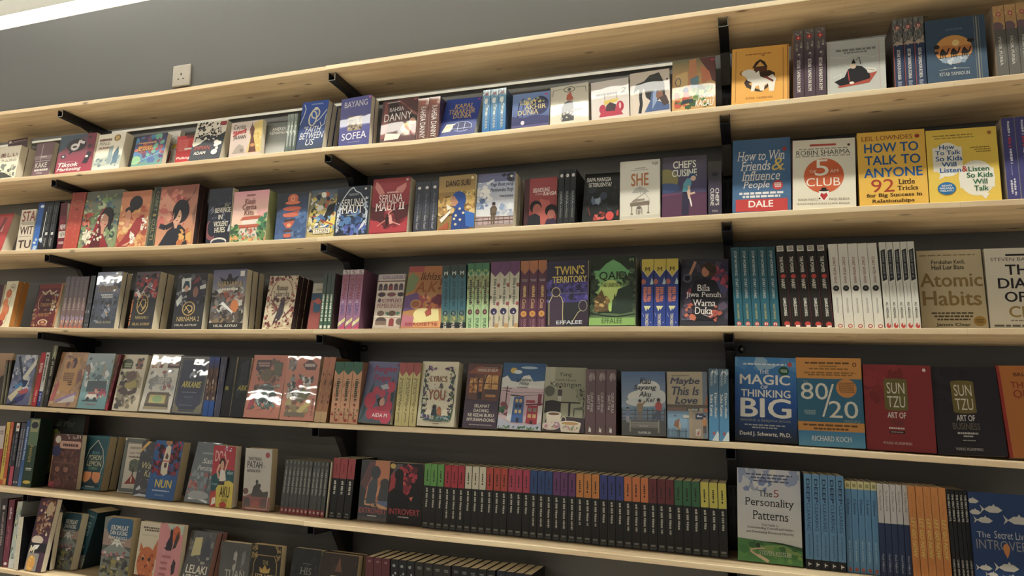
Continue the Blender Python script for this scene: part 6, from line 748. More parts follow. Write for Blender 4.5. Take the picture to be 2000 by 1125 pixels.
BOOKS = [
    ('B', 'F', 'japan', 1, -2.8542, 0.05, 0.1528, 0.1573, 0.0614, 6.5, -0.1, 0, 'cream', 'cream paperback with Japanese lettering above a building'),
    ('B', 'F', 'mauveback', 1, -2.8705, 0.13, 0.1121, 0.2184, 0.02, 1.0, -2.8, 0, 'cream', 'dark mauve paperback half hidden behind the cream Japanese one'),
    ('B', 'F', 'kake', 1, -2.6519, 0.075, 0.0972, 0.1685, 0.02, 6.2, -0.2, 0, 'cream', 'mauve paperback with white lettering beside the red phone book'),
    ('B', 'F', 'tiktok', 1, -2.4888, 0.05, 0.1863, 0.1727, 0.015, 5.8, 0.0, 0, 'cream', 'red paperback with black phone and music note'),
    ('B', 'F', 'london', 1, -2.3018, 0.05, 0.136, 0.1637, 0.0353, 8.8, 0.1, 0, 'cream', 'cream paperback with watercolour skyline and glass towers'),
    ('B', 'F', 'cosmic', 1, -2.11, 0.05, 0.1436, 0.143, 0.02, 10.0, -0.1, 0, 'cream', 'blue and green painted paperback with orange title block'),
    ('B', 'F', 'scarfsketch', 1, -2.0136, 0.1, 0.0621, 0.1687, 0.02, 6.0, -0.1, 0, 'cream', 'white paperback with sketched figure and yellow scarf'),
    ('B', 'F', 'redpulang', 1, -1.9298, 0.075, 0.0763, 0.1297, 0.02, 3.5, -0.2, 0, 'cream', 'bright red paperback overlapped by the bandana cover'),
    ('B', 'F', 'bandana', 1, -1.8453, 0.05, 0.1359, 0.1696, 0.0337, 12.0, 0.1, 0, 'cream', 'navy paperback with white patterned bandana'),
    ('B', 'F', 'bigben', 1, -1.6689, 0.05, 0.1315, 0.1436, 0.02, 3.7, -0.4, 0, 'cream', 'pale pink paperback with brown clock tower'),
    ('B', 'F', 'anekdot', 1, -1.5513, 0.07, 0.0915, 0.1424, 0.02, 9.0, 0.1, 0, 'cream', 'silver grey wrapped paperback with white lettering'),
    ('B', 'S', 'wrapgrey', 3, -1.439, 0.05, 0.0383, 0.1535, 0.128, 4.6, -0.8, 0, 'cream', 'wrapped grey-green paperback with painted film glints'),
    ('B', 'F', 'faith', 1, -1.3986, 0.05, 0.1026, 0.1955, 0.0807, 9.2, -0.0, 0, 'cream', 'blue paperback with silver script and ring sketch'),
    ('B', 'F', 'sofea', 1, -1.2345, 0.05, 0.1128, 0.1878, 0.0503, 7.5, -2.9, 1, 'cream', 'glossy violet paperback with wide serif capitals and old photograph'),
    ('B', 'F', 'danny', 1, -1.0839, 0.05, 0.1254, 0.1658, 0.03, 10.0, -2.9, 1, 'cream', 'glossy brown paperback with blond and capped couple'),
    ('B', 'S', 'dannyspine', 2, -0.9566, 0.05, 0.0761, 0.158, 0.128, 4.6, -0.4, 1, 'cream', 'brown paperback spine with tall white capitals'),
    ('B', 'F', 'kapal', 1, -0.8833, 0.05, 0.1193, 0.1584, 0.025, 20.0, 1.5, 0, 'cream', 'deep blue paperback with gold title and carriage'),
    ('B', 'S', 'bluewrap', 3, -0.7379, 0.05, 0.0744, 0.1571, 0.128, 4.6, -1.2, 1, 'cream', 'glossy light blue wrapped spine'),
    ('B', 'F', 'lastdunia', 1, -0.6468, 0.05, 0.1154, 0.131, 0.025, 7.5, -0.2, 0, 'cream', 'dusk blue paperback with tree and yellow-gold title'),
    ('B', 'F', 'redhat', 1, -0.5276, 0.05, 0.1141, 0.1411, 0.025, 10.0, -2.7, 1, 'cream', 'glossy cream paperback showing man in red headscarf from behind'),
    ('B', 'F', 'cherries', 1, -0.4058, 0.05, 0.1082, 0.1376, 0.025, 7.5, -2.9, 1, 'cream', 'glossy white paperback with yellow box and red bows'),
    ('B', 'F', 'blackhair', 1, -0.2967, 0.05, 0.1097, 0.1508, 0.025, 7.5, -1.8, 1, 'cream', 'glossy cream paperback with black veiled head and blue robe'),
    ('B', 'F', 'kacau', 1, -0.1851, 0.05, 0.1147, 0.1747, 0.03, 9.0, 0.1, 1, 'cream', 'glossy orange cartoon paperback with leaning buildings'),
    ('B', 'F', 'elephant', 1, -0.0321, 0.05, 0.1432, 0.1843, 0.022, 10.0, 1.7, 0, 'cream', 'yellow hardback with white elephant ornament'),
    ('B', 'S', 'rom', 3, 0.1209, 0.05, 0.078, 0.2119, 0.128, 4.6, 1.2, 0, 'cream', 'dark purple spine with red rosette and white lettering'),
    ('B', 'F', 'samurai', 1, 0.2002, 0.05, 0.1338, 0.1636, 0.022, 6.5, 1.4, 0, 'cream', 'pale grey hardback with seated black-robed figure'),
    ('B', 'S', 'korea', 3, 0.352, 0.05, 0.0694, 0.2049, 0.128, 4.6, 0.7, 0, 'cream', 'navy spine with grey village scene at its head'),
    ('B', 'F', 'camels', 1, 0.4225, 0.05, 0.1271, 0.1871, 0.022, 5.5, 0.9, 0, 'cream', 'slate blue hardback with camels in an orange oval'),
    ('B', 'S', 'mesir', 4, 0.5673, 0.05, 0.0945, 0.2032, 0.128, 4.6, 0.2, 0, 'cream', 'grey spine with sand coloured top and rosette'),
    ('C', 'F', 'redleft', 1, -2.8612, 0.05, 0.1238, 0.1675, 0.0405, 14.0, -0.0, 0, 'cream', 'plain red paperback cut by the frame at the far end'),
    ('C', 'F', 'startwith', 1, -2.6572, 0.05, 0.08, 0.1724, 0.02, 4.0, -0.2, 0, 'cream', 'cream paperback with large maroon stacked capitals'),
    ('C', 'S', 'bluefish', 1, -2.5749, 0.05, 0.0515, 0.1985, 0.128, 4.6, 0.4, 0, 'cream', 'shiny royal blue spine with white fish'),
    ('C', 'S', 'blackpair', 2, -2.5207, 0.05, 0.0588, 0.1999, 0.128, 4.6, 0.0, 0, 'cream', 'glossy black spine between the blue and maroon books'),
    ('C', 'F', 'maroonne', 1, -2.4476, 0.056, 0.0368, 0.1888, 0.02, 1.0, -0.4, 0, 'cream', 'maroon paperback with white lettering block'),
    ('C', 'S', 'redthick', 1, -2.4098, 0.05, 0.0726, 0.2291, 0.128, 4.6, 1.7, 0, 'cream', 'thick plain red spine with faint gold ornament'),
    ('C', 'F', 'redhood', 1, -2.3345, 0.05, 0.183, 0.2299, 0.03, 5.2, -0.1, 0, 'cream', 'painted paperback of a girl in red hood'),
    ('C', 'F', 'orangewoman', 1, -2.149, 0.05, 0.1391, 0.2187, 0.03, 4.0, -0.2, 0, 'cream', 'painted orange paperback of a black-haired woman with blossom'),
    ('C', 'S', 'greenspine', 1, -2.0081, 0.05, 0.0375, 0.2317, 0.128, 4.6, 0.8, 0, 'cream', 'dark green spine with gold ornament letters'),
    ('C', 'F', 'archer', 1, -1.9679, 0.05, 0.1703, 0.2283, 0.0468, 4.0, -0.2, 0, 'dark', 'peach paperback of a black-haired woman in dark armour'),
    ('C', 'F', 'violent', 1, -1.7423, 0.05, 0.0989, 0.2031, 0.03, 2.0, -0.5, 0, 'cream', 'dark navy paperback with white gothic lettering and crescent'),
    ('C', 'F', 'kita', 1, -1.6416, 0.05, 0.1453, 0.1865, 0.0414, 3.5, -0.3, 0, 'rosegreen', 'pink paperback with red-roofed house in garden'),
    ('C', 'F', 'lantern', 1, -1.462, 0.05, 0.1207, 0.1676, 0.025, 4.5, -0.4, 0, 'cream', 'blue paperback with spiralling orange lantern tower'),
    ('C', 'F', 'stesen', 1, -1.3402, 0.05, 0.1033, 0.1754, 0.025, 8.2, -0.0, 0, 'cream', 'yellow and blue painted paperback with fighting figure'),
    ('C', 'F', 'seruna', 1, -1.2342, 0.05, 0.122, 0.174, 0.03, 4.5, -0.5, 0, 'cream', 'dark blue paperback with white flame outline and white title'),
    ('C', 'F', 'serunared', 1, -1.1089, 0.05, 0.1314, 0.1922, 0.038, 6.2, -0.3, 0, 'cream', 'crimson paperback with pink river and white title'),
    ('C', 'S', 'greyspinec', 3, -0.9564, 0.05, 0.0785, 0.1713, 0.128, 4.6, -0.1, 0, 'cream', 'dark grey spine with round white emblem'),
    ('C', 'F', 'dangsuri', 1, -0.876, 0.05, 0.1207, 0.1811, 0.03, 3.7, -0.6, 0, 'cream', 'golden brown paperback of a woman in blue headscarf'),
    ('C', 'F', 'backpack', 1, -0.7541, 0.05, 0.1192, 0.1816, 0.0811, 7.0, -0.3, 0, 'cream', 'pale sky paperback with boy wearing a backpack'),
    ('C', 'F', 'selindung', 1, -0.6103, 0.07, 0.0997, 0.1609, 0.02, 5.2, -0.7, 0, 'cream', 'dark red paperback of two black-haired figures'),
    ('C', 'S', 'mangsaspine', 3, -0.5037, 0.05, 0.0503, 0.1746, 0.128, 4.6, 0.5, 0, 'cream', 'charcoal spine with white flower emblem'),
    ('C', 'F', 'mangsa', 1, -0.4361, 0.06, 0.1037, 0.1627, 0.02, 12.8, 0.9, 0, 'cream', 'black paperback with bluish face and red shapes'),
    ('C', 'F', 'she', 1, -0.3269, 0.05, 0.1102, 0.1819, 0.018, 6.8, -0.7, 0, 'cream', 'white paperback with copper title over grand piano and umbrella'),
    ('C', 'F', 'chef', 1, -0.2142, 0.05, 0.1177, 0.1857, 0.02, 9.5, 0.2, 0, 'cream', 'indigo paperback of a slouching man in turquoise shirt'),
    ('C', 'S', 'chefspine', 1, -0.0939, 0.05, 0.0347, 0.1604, 0.128, 4.6, 0.4, 0, 'cream', 'violet grey spine with white double title'),
    ('C', 'F', 'howto', 1, -0.034, 0.05, 0.143, 0.2158, 0.02, 9.5, 1.1, 0, 'cream', 'slate blue paperback with white italic title and red panel'),
    ('C', 'F', 'fiveam', 1, 0.1112, 0.05, 0.1458, 0.1955, 0.02, 7.3, 1.8, 0, 'cream', 'white paperback with big orange disc and numeral'),
    ('C', 'F', 'talkanyone', 1, 0.264, 0.05, 0.1493, 0.2038, 0.022, 7.0, 0.8, 0, 'cream', 'yellow paperback with huge blue capitals'),
    ('C', 'F', 'talkkids', 1, 0.4143, 0.05, 0.1468, 0.1958, 0.022, 6.2, 0.7, 0, 'cream', 'yellow paperback with two white speech bubbles'),
    ('C', 'S', 'purplespine', 3, 0.5722, 0.05, 0.0805, 0.2141, 0.128, 4.6, 0.1, 0, 'cream', 'bluish purple spine with white and red lettering'),
    ('D', 'F', 'darksliver', 1, -2.83, 0.05, 0.1107, 0.1702, 0.03, 5.2, -0.1, 0, 'cream', 'dark maroon paperback cut by the frame at the far end'),
    ('D', 'F', 'fruit', 1, -2.7169, 0.05, 0.064, 0.1835, 0.0453, 7.3, -0.2, 0, 'orange', 'cream paperback with orange fruits and round stamp'),
    ('D', 'F', 'dreams', 1, -2.5443, 0.05, 0.1269, 0.1694, 0.025, 8.5, 0.0, 0, 'cream', 'dark red paperback with ornamental bottle frame'),
    ('D', 'F', 'orangeback', 1, -2.4673, 0.09, 0.0343, 0.1769, 0.02, 3.2, -0.2, 0, 'cream', 'orange and white back cover tucked behind the dark red one'),
    ('D', 'S', 'purplewrap', 5, -2.3911, 0.05, 0.1144, 0.1958, 0.085, 4.6, -0.6, 1, 'cream', 'wrapped purple-brown spine with glinting film'),
    ('D', 'S', 'darkwrap', 2, -2.2744, 0.05, 0.025, 0.198, 0.085, 4.6, 0.6, 1, 'cream', 'thin wrapped charcoal spine'),
    ('D', 'F', 'nirblue', 1, -2.2446, 0.05, 0.1198, 0.2103, 0.0447, 5.8, -0.0, 1, 'cream', 'glossy blue-grey paperback with gold brush title'),
    ('D', 'F', 'niroval', 1, -2.0607, 0.05, 0.1095, 0.208, 0.0667, 6.5, -0.1, 0, 'cream', 'black paperback with golden calligraphy oval and red warrior'),
    ('D', 'F', 'nirtwo', 1, -1.8653, 0.05, 0.1295, 0.1983, 0.0281, 5.2, -0.3, 0, 'cream', 'dark paperback with gold round calligraphy and hooded man'),
    ('D', 'F', 'nirbattle', 1, -1.7055, 0.05, 0.1382, 0.2049, 0.0899, 2.8, -0.3, 0, 'cream', 'grey paperback with crowded battle scene'),
    ('D', 'F', 'ruman', 1, -1.4907, 0.05, 0.1126, 0.1813, 0.0812, 9.2, 0.1, 0, 'dark', 'cream paperback with dark red border and winged figure'),
    ('D', 'F', 'redblue', 1, -1.3259, 0.06, 0.0438, 0.1558, 0.02, 10.2, 0.0, 0, 'cream', 'brick red paperback with blue speech shape partly hidden'),
    ('D', 'S', 'greenthree', 3, -1.2745, 0.05, 0.043, 0.1841, 0.085, 4.6, 0.2, 0, 'cream', 'thin dark green spine with white stencil letters'),
    ('D', 'S', 'purplethree', 3, -1.2057, 0.05, 0.0747, 0.193, 0.085, 4.6, 0.8, 0, 'cream', 'pink-violet spine with slanted comic lettering'),
    ('D', 'F', 'gallery', 1, -1.089, 0.06, 0.0949, 0.177, 0.02, 9.2, 0.1, 0, 'cream', 'cream paperback drawn as an arcade building front'),
    ('D', 'F', 'ikhlas', 1, -0.9871, 0.05, 0.1314, 0.1988, 0.025, 13.0, 0.4, 0, 'cream', 'orange and violet paperback with brown brush title'),
    ('D', 'S', 'tealm', 3, -0.8531, 0.05, 0.0782, 0.1942, 0.128, 4.6, -2.4, 0, 'cream', 'teal spine with dark green pennant head'),
    ('D', 'S', 'greenm', 3, -0.7735, 0.05, 0.0683, 0.1972, 0.128, 4.6, -1.5, 0, 'cream', 'pale green patterned spine with green pennant head'),
    ('D', 'S', 'whitem', 3, -0.7037, 0.05, 0.0897, 0.1982, 0.128, 4.6, -0.6, 0, 'cream', 'cream floral spine with purple pennant head'),
    ('D', 'S', 'orangem', 3, -0.6124, 0.05, 0.0796, 0.1974, 0.128, 4.6, -0.6, 0, 'cream', 'plum spine with orange pennant head'),
    ('D', 'F', 'twins', 1, -0.5312, 0.05, 0.1191, 0.1897, 0.02, 3.2, -1.2, 0, 'cream', 'dark violet paperback with gold capitals and two outlined figures'),
    ('D', 'F', 'qaid', 1, -0.4109, 0.05, 0.1266, 0.1984, 0.0925, 7.8, -0.3, 0, 'cream', 'glowing green paperback with dark castle in an arch'),
    ('D', 'S', 'yellowm', 3, -0.2694, 0.05, 0.097, 0.1879, 0.128, 4.6, 0.2, 0, 'cream', 'royal blue spine with yellow pennant head'),
    ('D', 'F', 'bila', 1, -0.17, 0.05, 0.1213, 0.1843, 0.025, 11.2, 1.2, 0, 'cream', 'charcoal paperback of a man seen from behind waving'),
    ('D', 'S', 'tealworry', 5, -0.0321, 0.05, 0.108, 0.2114, 0.128, 4.6, -2.1, 0, 'cream', 'dark teal spine with small white and yellow lettering'),
    ('D', 'S', 'habit', 5, 0.0796, 0.05, 0.1183, 0.2141, 0.128, 4.6, -2.8, 0, 'cream', 'black spine with white label and red dot'),
    ('D', 'S', 'startwhy', 5, 0.1991, 0.05, 0.1088, 0.2153, 0.128, 4.6, -2.0, 0, 'cream', 'white spine with red lettering and black disc'),
    ('D', 'S', 'aliab', 5, 0.3089, 0.05, 0.076, 0.2162, 0.128, 4.6, -1.1, 0, 'cream', 'narrow white spine with black slanted block'),
    ('D', 'F', 'atomic', 1, 0.3966, 0.1, 0.138, 0.2049, 0.022, 8.5, 0.1, 0, 'cream', 'beige paperback with large tan two-word title'),
    ('D', 'F', 'diary', 1, 0.5364, 0.1, 0.1431, 0.2031, 0.022, 6.5, 0.5, 0, 'cream', 'white paperback with heavy black stacked capitals'),
    ('E', 'F', 'tanleft', 1, -2.7517, 0.05, 0.0887, 0.1921, 0.02, 11.5, -0.0, 0, 'cream', 'tan and brown paperback cut by the frame at the far end'),
    ('E', 'S', 'darkolive', 2, -2.6579, 0.05, 0.03, 0.1666, 0.128, 4.6, -3.3, 0, 'cream', 'dark olive spine beside the tan paperback'),
    ('E', 'F', 'flags', 1, -2.6277, 0.05, 0.1152, 0.1872, 0.02, 7.5, -0.2, 0, 'cream', 'blue-grey paperback with draped cloths and flags'),
    ('E', 'S', 'redslim', 1, -2.4968, 0.05, 0.0236, 0.1972, 0.128, 4.6, 2.8, 0, 'cream', 'slim red spine with white lettering'),
    ('E', 'S', 'whiteblue', 1, -2.4693, 0.05, 0.0195, 0.1984, 0.128, 4.6, 1.8, 0, 'cream', 'slim white spine with blue foot'),
    ('E', 'S', 'eiffel', 1, -2.4461, 0.055, 0.0233, 0.224, 0.07, 4.6, 2.3, 0, 'cream', 'tall dark spine with olive tower at its head'),
    ('E', 'F', 'doors', 1, -2.4134, 0.05, 0.1365, 0.2009, 0.02, 11.5, 0.1, 1, 'cream', 'tan wrapped paperback with orange doors'),
    ('E', 'F', 'tealcar', 1, -2.2698, 0.05, 0.1314, 0.1975, 0.025, 8.8, -0.1, 1, 'cream', 'glossy teal paperback with small white car'),
    ('E', 'S', 'redfloral', 1, -2.136, 0.05, 0.0119, 0.1984, 0.128, 4.6, 8.2, 0, 'cream', 'thin red floral spine between teal and cream covers'),
    ('E', 'F', 'market', 1, -2.1052, 0.05, 0.1165, 0.1968, 0.02, 9.2, 0.0, 1, 'cream', 'cream wrapped paperback with green-sign market stall'),
    ('E', 'F', 'machine', 1, -1.9818, 0.05, 0.137, 0.1994, 0.025, 12.5, 0.3, 1, 'cream', 'glossy cream paperback with sewing machine picture'),
    ('E', 'F', 'arkanis', 1, -1.8428, 0.05, 0.1317, 0.1958, 0.025, 9.0, 0.1, 1, 'cream', 'glossy navy paperback with yellow jagged title and silver frame'),
    ('E', 'S', 'arkblue', 2, -1.7091, 0.05, 0.0442, 0.1946, 0.128, 4.6, 0.7, 0, 'cream', 'brown and bright blue spine'),
    ('E', 'S', 'arkgrey', 1, -1.6628, 0.05, 0.025, 0.1953, 0.128, 4.6, 1.4, 0, 'cream', 'dark grey plain spine beside the blue ones'),
    ('E', 'F', 'arkblack', 1, -1.6357, 0.05, 0.0371, 0.1962, 0.02, 6.8, -0.1, 0, 'cream', 'black paperback half covered, yellow letter edge showing'),
    ('E', 'F', 'arkblacktwo', 1, -1.5966, 0.05, 0.0529, 0.1943, 0.02, 8.5, -0.1, 0, 'cream', 'black paperback with yellow title, behind the salmon cover'),
    ('E', 'F', 'salmonone', 1, -1.5437, 0.05, 0.1364, 0.2034, 0.025, 10.8, 0.1, 1, 'cream', 'salmon wrapped paperback with dark steampunk machine'),
    ('E', 'F', 'salmontwo', 1, -1.4035, 0.05, 0.1252, 0.2023, 0.025, 8.2, -0.0, 1, 'cream', 'glossy salmon paperback with white flash across dark drawing'),
    ('E', 'S', 'salmonspine', 2, -1.2763, 0.05, 0.0443, 0.2008, 0.085, 4.6, 4.9, 0, 'cream', 'salmon spine with brown wood grain pattern'),
    ('E', 'S', 'floralgreen', 3, -1.2193, 0.05, 0.0971, 0.1874, 0.085, 4.6, 1.1, 0, 'cream', 'peach floral spine with green pennant head'),
    ('E', 'F', 'forgive', 1, -1.1202, 0.05, 0.1113, 0.1901, 0.0186, 15.5, 0.5, 0, 'cream', 'grey-violet paperback with pink script and red tulips'),
    ('E', 'S', 'yellowfloral', 3, -0.997, 0.05, 0.0707, 0.1864, 0.128, 4.6, 1.7, 0, 'cream', 'pale yellow floral spine with pink pennant head'),
    ('E', 'F', 'lyrics', 1, -0.9229, 0.05, 0.119, 0.1891, 0.0332, 9.2, -0.0, 0, 'cream', 'cream paperback with flower wreath and brown title'),
    ('E', 'F', 'hyunam', 1, -0.7783, 0.05, 0.1043, 0.1856, 0.02, 11.0, 0.3, 0, 'cream', 'plum paperback with orange shop windows and cream capitals'),
    ('E', 'F', 'sunshine', 1, -0.6724, 0.05, 0.1286, 0.1883, 0.02, 13.2, 0.7, 0, 'cream', 'paperback with blue and red book-shaped houses'),
    ('E', 'F', 'kenangan', 1, -0.5408, 0.05, 0.1189, 0.1768, 0.02, 10.0, 0.2, 0, 'cream', 'grey-green paperback with coffee cups and cafe table'),
    ('E', 'S', 'cukup', 3, -0.4205, 0.05, 0.0843, 0.1732, 0.128, 4.6, -0.4, 1, 'cream', 'maroon wrapped spine with white double title'),
    ('E', 'F', 'sayang', 1, -0.3213, 0.05, 0.1166, 0.1674, 0.025, 5.0, -1.3, 1, 'cream', 'wrapped paperback with friends on bench under clouds'),
    ('E', 'F', 'maybe', 1, -0.2033, 0.05, 0.103, 0.1698, 0.02, 7.5, -0.9, 1, 'cream', 'wrapped beige paperback with navy brush script and doorway'),
    ('E', 'S', 'diam', 2, -0.0991, 0.05, 0.0494, 0.1813, 0.128, 4.6, 0.1, 1, 'cream', 'shiny sky blue spine with white title'),
    ('E', 'F', 'magic', 1, -0.0381, 0.085, 0.1496, 0.2152, 0.02, 9.2, 0.8, 0, 'cream', 'blue paperback with enormous white capitals'),
    ('E', 'F', 'eighty', 1, 0.1127, 0.085, 0.1502, 0.2194, 0.02, 8.8, 0.1, 0, 'cream', 'blue and orange paperback with thin white numerals'),
    ('E', 'F', 'suntzured', 1, 0.2647, 0.09, 0.1483, 0.2064, 0.022, 8.2, 0.4, 0, 'cream', 'dark red paperback with olive square'),
    ('E', 'F', 'suntzublack', 1, 0.415, 0.09, 0.1395, 0.2077, 0.022, 12.0, -0.8, 0, 'cream', 'black paperback with olive square'),
    ('E', 'F', 'orangelast', 1, 0.5567, 0.09, 0.1328, 0.2143, 0.025, 13.8, -0.9, 0, 'cream', 'orange paperback with red spine cut by the frame'),
    ('F', 'S', 'whitered', 1, -2.67, 0.058, 0.0322, 0.2104, 0.128, 4.6, -4.2, 0, 'cream', 'white and red spine cut by the frame'),
    ('F', 'S', 'yellowslim', 1, -2.6348, 0.058, 0.0186, 0.2268, 0.128, 4.6, -3.1, 0, 'cream', 'slim yellow spine'),
    ('F', 'S', 'orangeslim', 1, -2.6162, 0.058, 0.0163, 0.2275, 0.128, 4.6, -2.7, 0, 'cream', 'slim orange-red spine beside the yellow one'),
    ('F', 'S', 'darkslim', 1, -2.6, 0.058, 0.0132, 0.2263, 0.128, 4.6, -2.6, 0, 'cream', 'slim black spine beside the orange one'),
    ('F', 'S', 'pinkfoot', 1, -2.5868, 0.058, 0.0188, 0.227, 0.128, 4.6, -2.3, 0, 'cream', 'dark spine with white head label and pink foot'),
    ('F', 'S', 'greyslim', 2, -2.5681, 0.058, 0.0265, 0.2271, 0.052, 4.6, -1.2, 0, 'cream', 'slim grey-violet spine with pale lettering'),
    ('F', 'S', 'blueslim', 1, -2.5412, 0.058, 0.0185, 0.2366, 0.052, 4.6, -1.1, 0, 'cream', 'slim bright blue spine'),
    ('F', 'S', 'greengold', 1, -2.5227, 0.058, 0.0496, 0.2455, 0.052, 4.6, -1.2, 0, 'cream', 'dark green spine with olive head and gold script'),
    ('F', 'F', 'sebat', 1, -2.5736, 0.135, 0.2359, 0.2625, 0.02, 2.2, -0.2, 0, 'dark', 'tall dark green hardback with olive panel and faint script'),
    ('F', 'F', 'carved', 1, -2.4349, 0.0952, 0.1398, 0.1927, 0.02, 3.0, -0.2, 0, 'cream', 'brown paperback with carved wooden panel and pink label'),
    ('F', 'F', 'lemon', 1, -2.3138, 0.1162, 0.1093, 0.1911, 0.0706, 7.8, -0.1, 0, 'tan', 'teal paperback with orange halves and white pointed frame'),
    ('F', 'F', 'tree', 1, -2.1526, 0.14, 0.0959, 0.1915, 0.02, 6.8, -0.2, 0, 'cream', 'cream paperback with dark border and tree on red mound'),
    ('F', 'F', 'wau', 1, -2.0362, 0.1, 0.0898, 0.186, 0.018, 8.8, 0.1, 1, 'cream', 'wrapped black paperback with yellow corner stripe'),
    ('F', 'F', 'nun', 1, -1.9424, 0.0667, 0.1217, 0.1934, 0.0355, 8.8, 0.1, 0, 'tan', 'blue and dark red paperback with yellow three-letter title'),
    ('F', 'F', 'pemimpin', 1, -1.7909, 0.08, 0.1088, 0.1961, 0.02, 14.0, 0.4, 1, 'cream', 'wrapped grey paperback with white italic title'),
    ('F', 'F', 'doa', 1, -1.6658, 0.0601, 0.0901, 0.1933, 0.0285, 2.2, -0.5, 0, 'cream', 'red, teal and yellow paperback with dancing figure'),
    ('F', 'F', 'patah', 1, -1.5414, 0.067, 0.1046, 0.192, 0.0302, 1.5, -0.6, 1, 'tan', 'pale grey paperback with couple silhouette above red'),
    ('F', 'S', 'greythin', 11, -1.4025, 0.075, 0.1614, 0.1646, 0.128, 4.6, 1.2, 0, 'cream', 'thin grey spine with red foot'),
    ('F', 'S', 'creamslab', 1, -1.2376, 0.078, 0.0056, 0.1651, 0.128, 4.6, 0.9, 0, 'cream', 'thin plain cream spine closing the grey ones'),
    ('F', 'S', 'redtop', 3, -1.2333, 0.085, 0.0782, 0.1798, 0.128, 4.6, 1.5, 0, 'cream', 'black spine with brick red head'),
    ('F', 'F', 'extrovert', 1, -1.134, 0.0915, 0.1001, 0.1782, 0.03, 5.5, -0.3, 1, 'cream', 'black paperback with orange sunset lovers and red title'),
    ('F', 'F', 'introvert', 1, -1.0331, 0.0931, 0.112, 0.1771, 0.03, 3.7, -0.5, 0, 'cream', 'black paperback with red splash silhouette and red title'),
    ('F', 'S', 'series', 39, -0.9148, 0.0872, 0.857, 0.1823, 0.128, 4.6, -1.1, 0, 'cream', 'black spine'),
    ('F', 'F', 'pattern5', 1, -0.0355, 0.0678, 0.1499, 0.2227, 0.022, 9.0, 0.2, 0, 'cream', 'white paperback with green meadow path and dark title'),
    ('F', 'S', 'deep', 5, 0.1201, 0.0678, 0.0892, 0.221, 0.128, 4.6, 0.5, 0, 'cream', 'light blue spine with navy lettering and black foot'),
    ('F', 'S', 'clutter', 5, 0.2116, 0.078, 0.0704, 0.2103, 0.128, 4.6, 0.5, 0, 'cream', 'pale blue spine with cream head and orange mark'),
    ('F', 'S', 'pathless', 5, 0.2821, 0.0712, 0.0661, 0.2091, 0.128, 4.6, 0.1, 0, 'cream', 'white over navy spine'),
    ('F', 'S', 'letgo', 5, 0.3478, 0.0633, 0.0781, 0.2089, 0.128, 4.6, -0.6, 0, 'cream', 'orange spine with yellow brush lettering'),
    ('F', 'S', 'minute', 5, 0.4274, 0.0648, 0.0424, 0.2069, 0.128, 4.6, -1.0, 0, 'cream', 'narrow black spine with white capitals'),
    ('F', 'F', 'secret', 1, 0.4672, 0.0506, 0.1305, 0.2028, 0.022, 9.0, 0.0, 0, 'cream', 'dark blue paperback with white fish'),
    ('G', 'S', 'gdark', 1, -2.55, 0.012, 0.0335, 0.2287, 0.128, 4.6, -6.4, 0, 'cream', 'dark brown spine cut by the frame'),
    ('G', 'S', 'salina', 1, -2.5157, 0.0133, 0.0281, 0.2292, 0.085, 4.6, -5.0, 0, 'cream', 'maroon spine with white lowercase lettering'),
    ('G', 'S', 'nature', 1, -2.4858, 0.0122, 0.0257, 0.2257, 0.085, 4.6, -1.5, 0, 'cream', 'white spine with green nature photograph'),
    ('G', 'F', 'gteal', 1, -2.6768, 0.17, 0.095, 0.2024, 0.02, 5.5, -0.1, 0, 'cream', 'dark teal book standing behind the others'),
    ('G', 'S', 'whitepages', 1, -2.4495, 0.005, 0.0229, 0.1766, 0.085, 4.6, -4.4, 0, 'cream', 'black paperback showing its cream page edges'),
    ('G', 'F', 'nuts', 1, -2.4082, 0.012, 0.0833, 0.2415, 0.02, 9.8, 0.0, 0, 'cream', 'food book with bowls of nuts and purple spine'),
    ('G', 'F', 'whitec', 1, -2.3708, 0.05, 0.037, 0.1942, 0.02, 4.8, -0.2, 0, 'cream', 'black cover with white letters wedged beside the food book'),
    ('G', 'F', 'kromone', 1, -2.3624, 0.0756, 0.0956, 0.1892, 0.03, 9.5, -0.1, 0, 'cream', 'grey volcano paperback with teal sky, one of two'),
    ('G', 'S', 'tealkrom', 1, -2.3177, 0.1208, 0.0515, 0.199, 0.128, 4.6, 11.2, 0, 'cream', 'teal spine with white foot next to volcano covers'),
    ('G', 'F', 'kromtwo', 1, -2.1153, 0.06, 0.1285, 0.2, 0.0337, 3.0, -0.4, 0, 'tan', 'volcano paperback with blue sky facing forward'),
    ('G', 'F', 'orangecat', 1, -1.9642, 0.06, 0.0885, 0.1969, 0.02, 5.8, -0.2, 0, 'cream', 'cream paperback with large orange cat'),
    ('G', 'F', 'pinkcats', 1, -1.878, 0.06, 0.1012, 0.1979, 0.02, 5.5, -0.3, 0, 'cream', 'pink paperback with black cat and sitting cats'),
    ('G', 'F', 'lelaki', 1, -1.7725, 0.06, 0.1085, 0.1804, 0.0529, 14.3, 0.3, 1, 'pink', 'wrapped grey paperback with cream heavy title and cloaked man'),
    ('G', 'F', 'tuan', 1, -1.6151, 0.06, 0.1153, 0.1667, 0.025, 4.0, -0.4, 1, 'cream', 'glossy black paperback with tall thin grey serif title'),
    ('G', 'F', 'king', 1, -1.4979, 0.06, 0.1151, 0.1703, 0.0271, 4.2, -0.4, 0, 'tan', 'black and gold paperback with crown and ornate frame'),
    ('G', 'F', 'alpha', 1, -1.3547, 0.06, 0.1029, 0.1688, 0.03, 10.5, 0.1, 0, 'cream', 'charcoal paperback with faint grey capitals'),
    ('G', 'F', 'brownwax', 1, -1.2463, 0.06, 0.1291, 0.1665, 0.0572, 9.0, 0.0, 0, 'tan', 'dark brown paperback with cream lettering'),
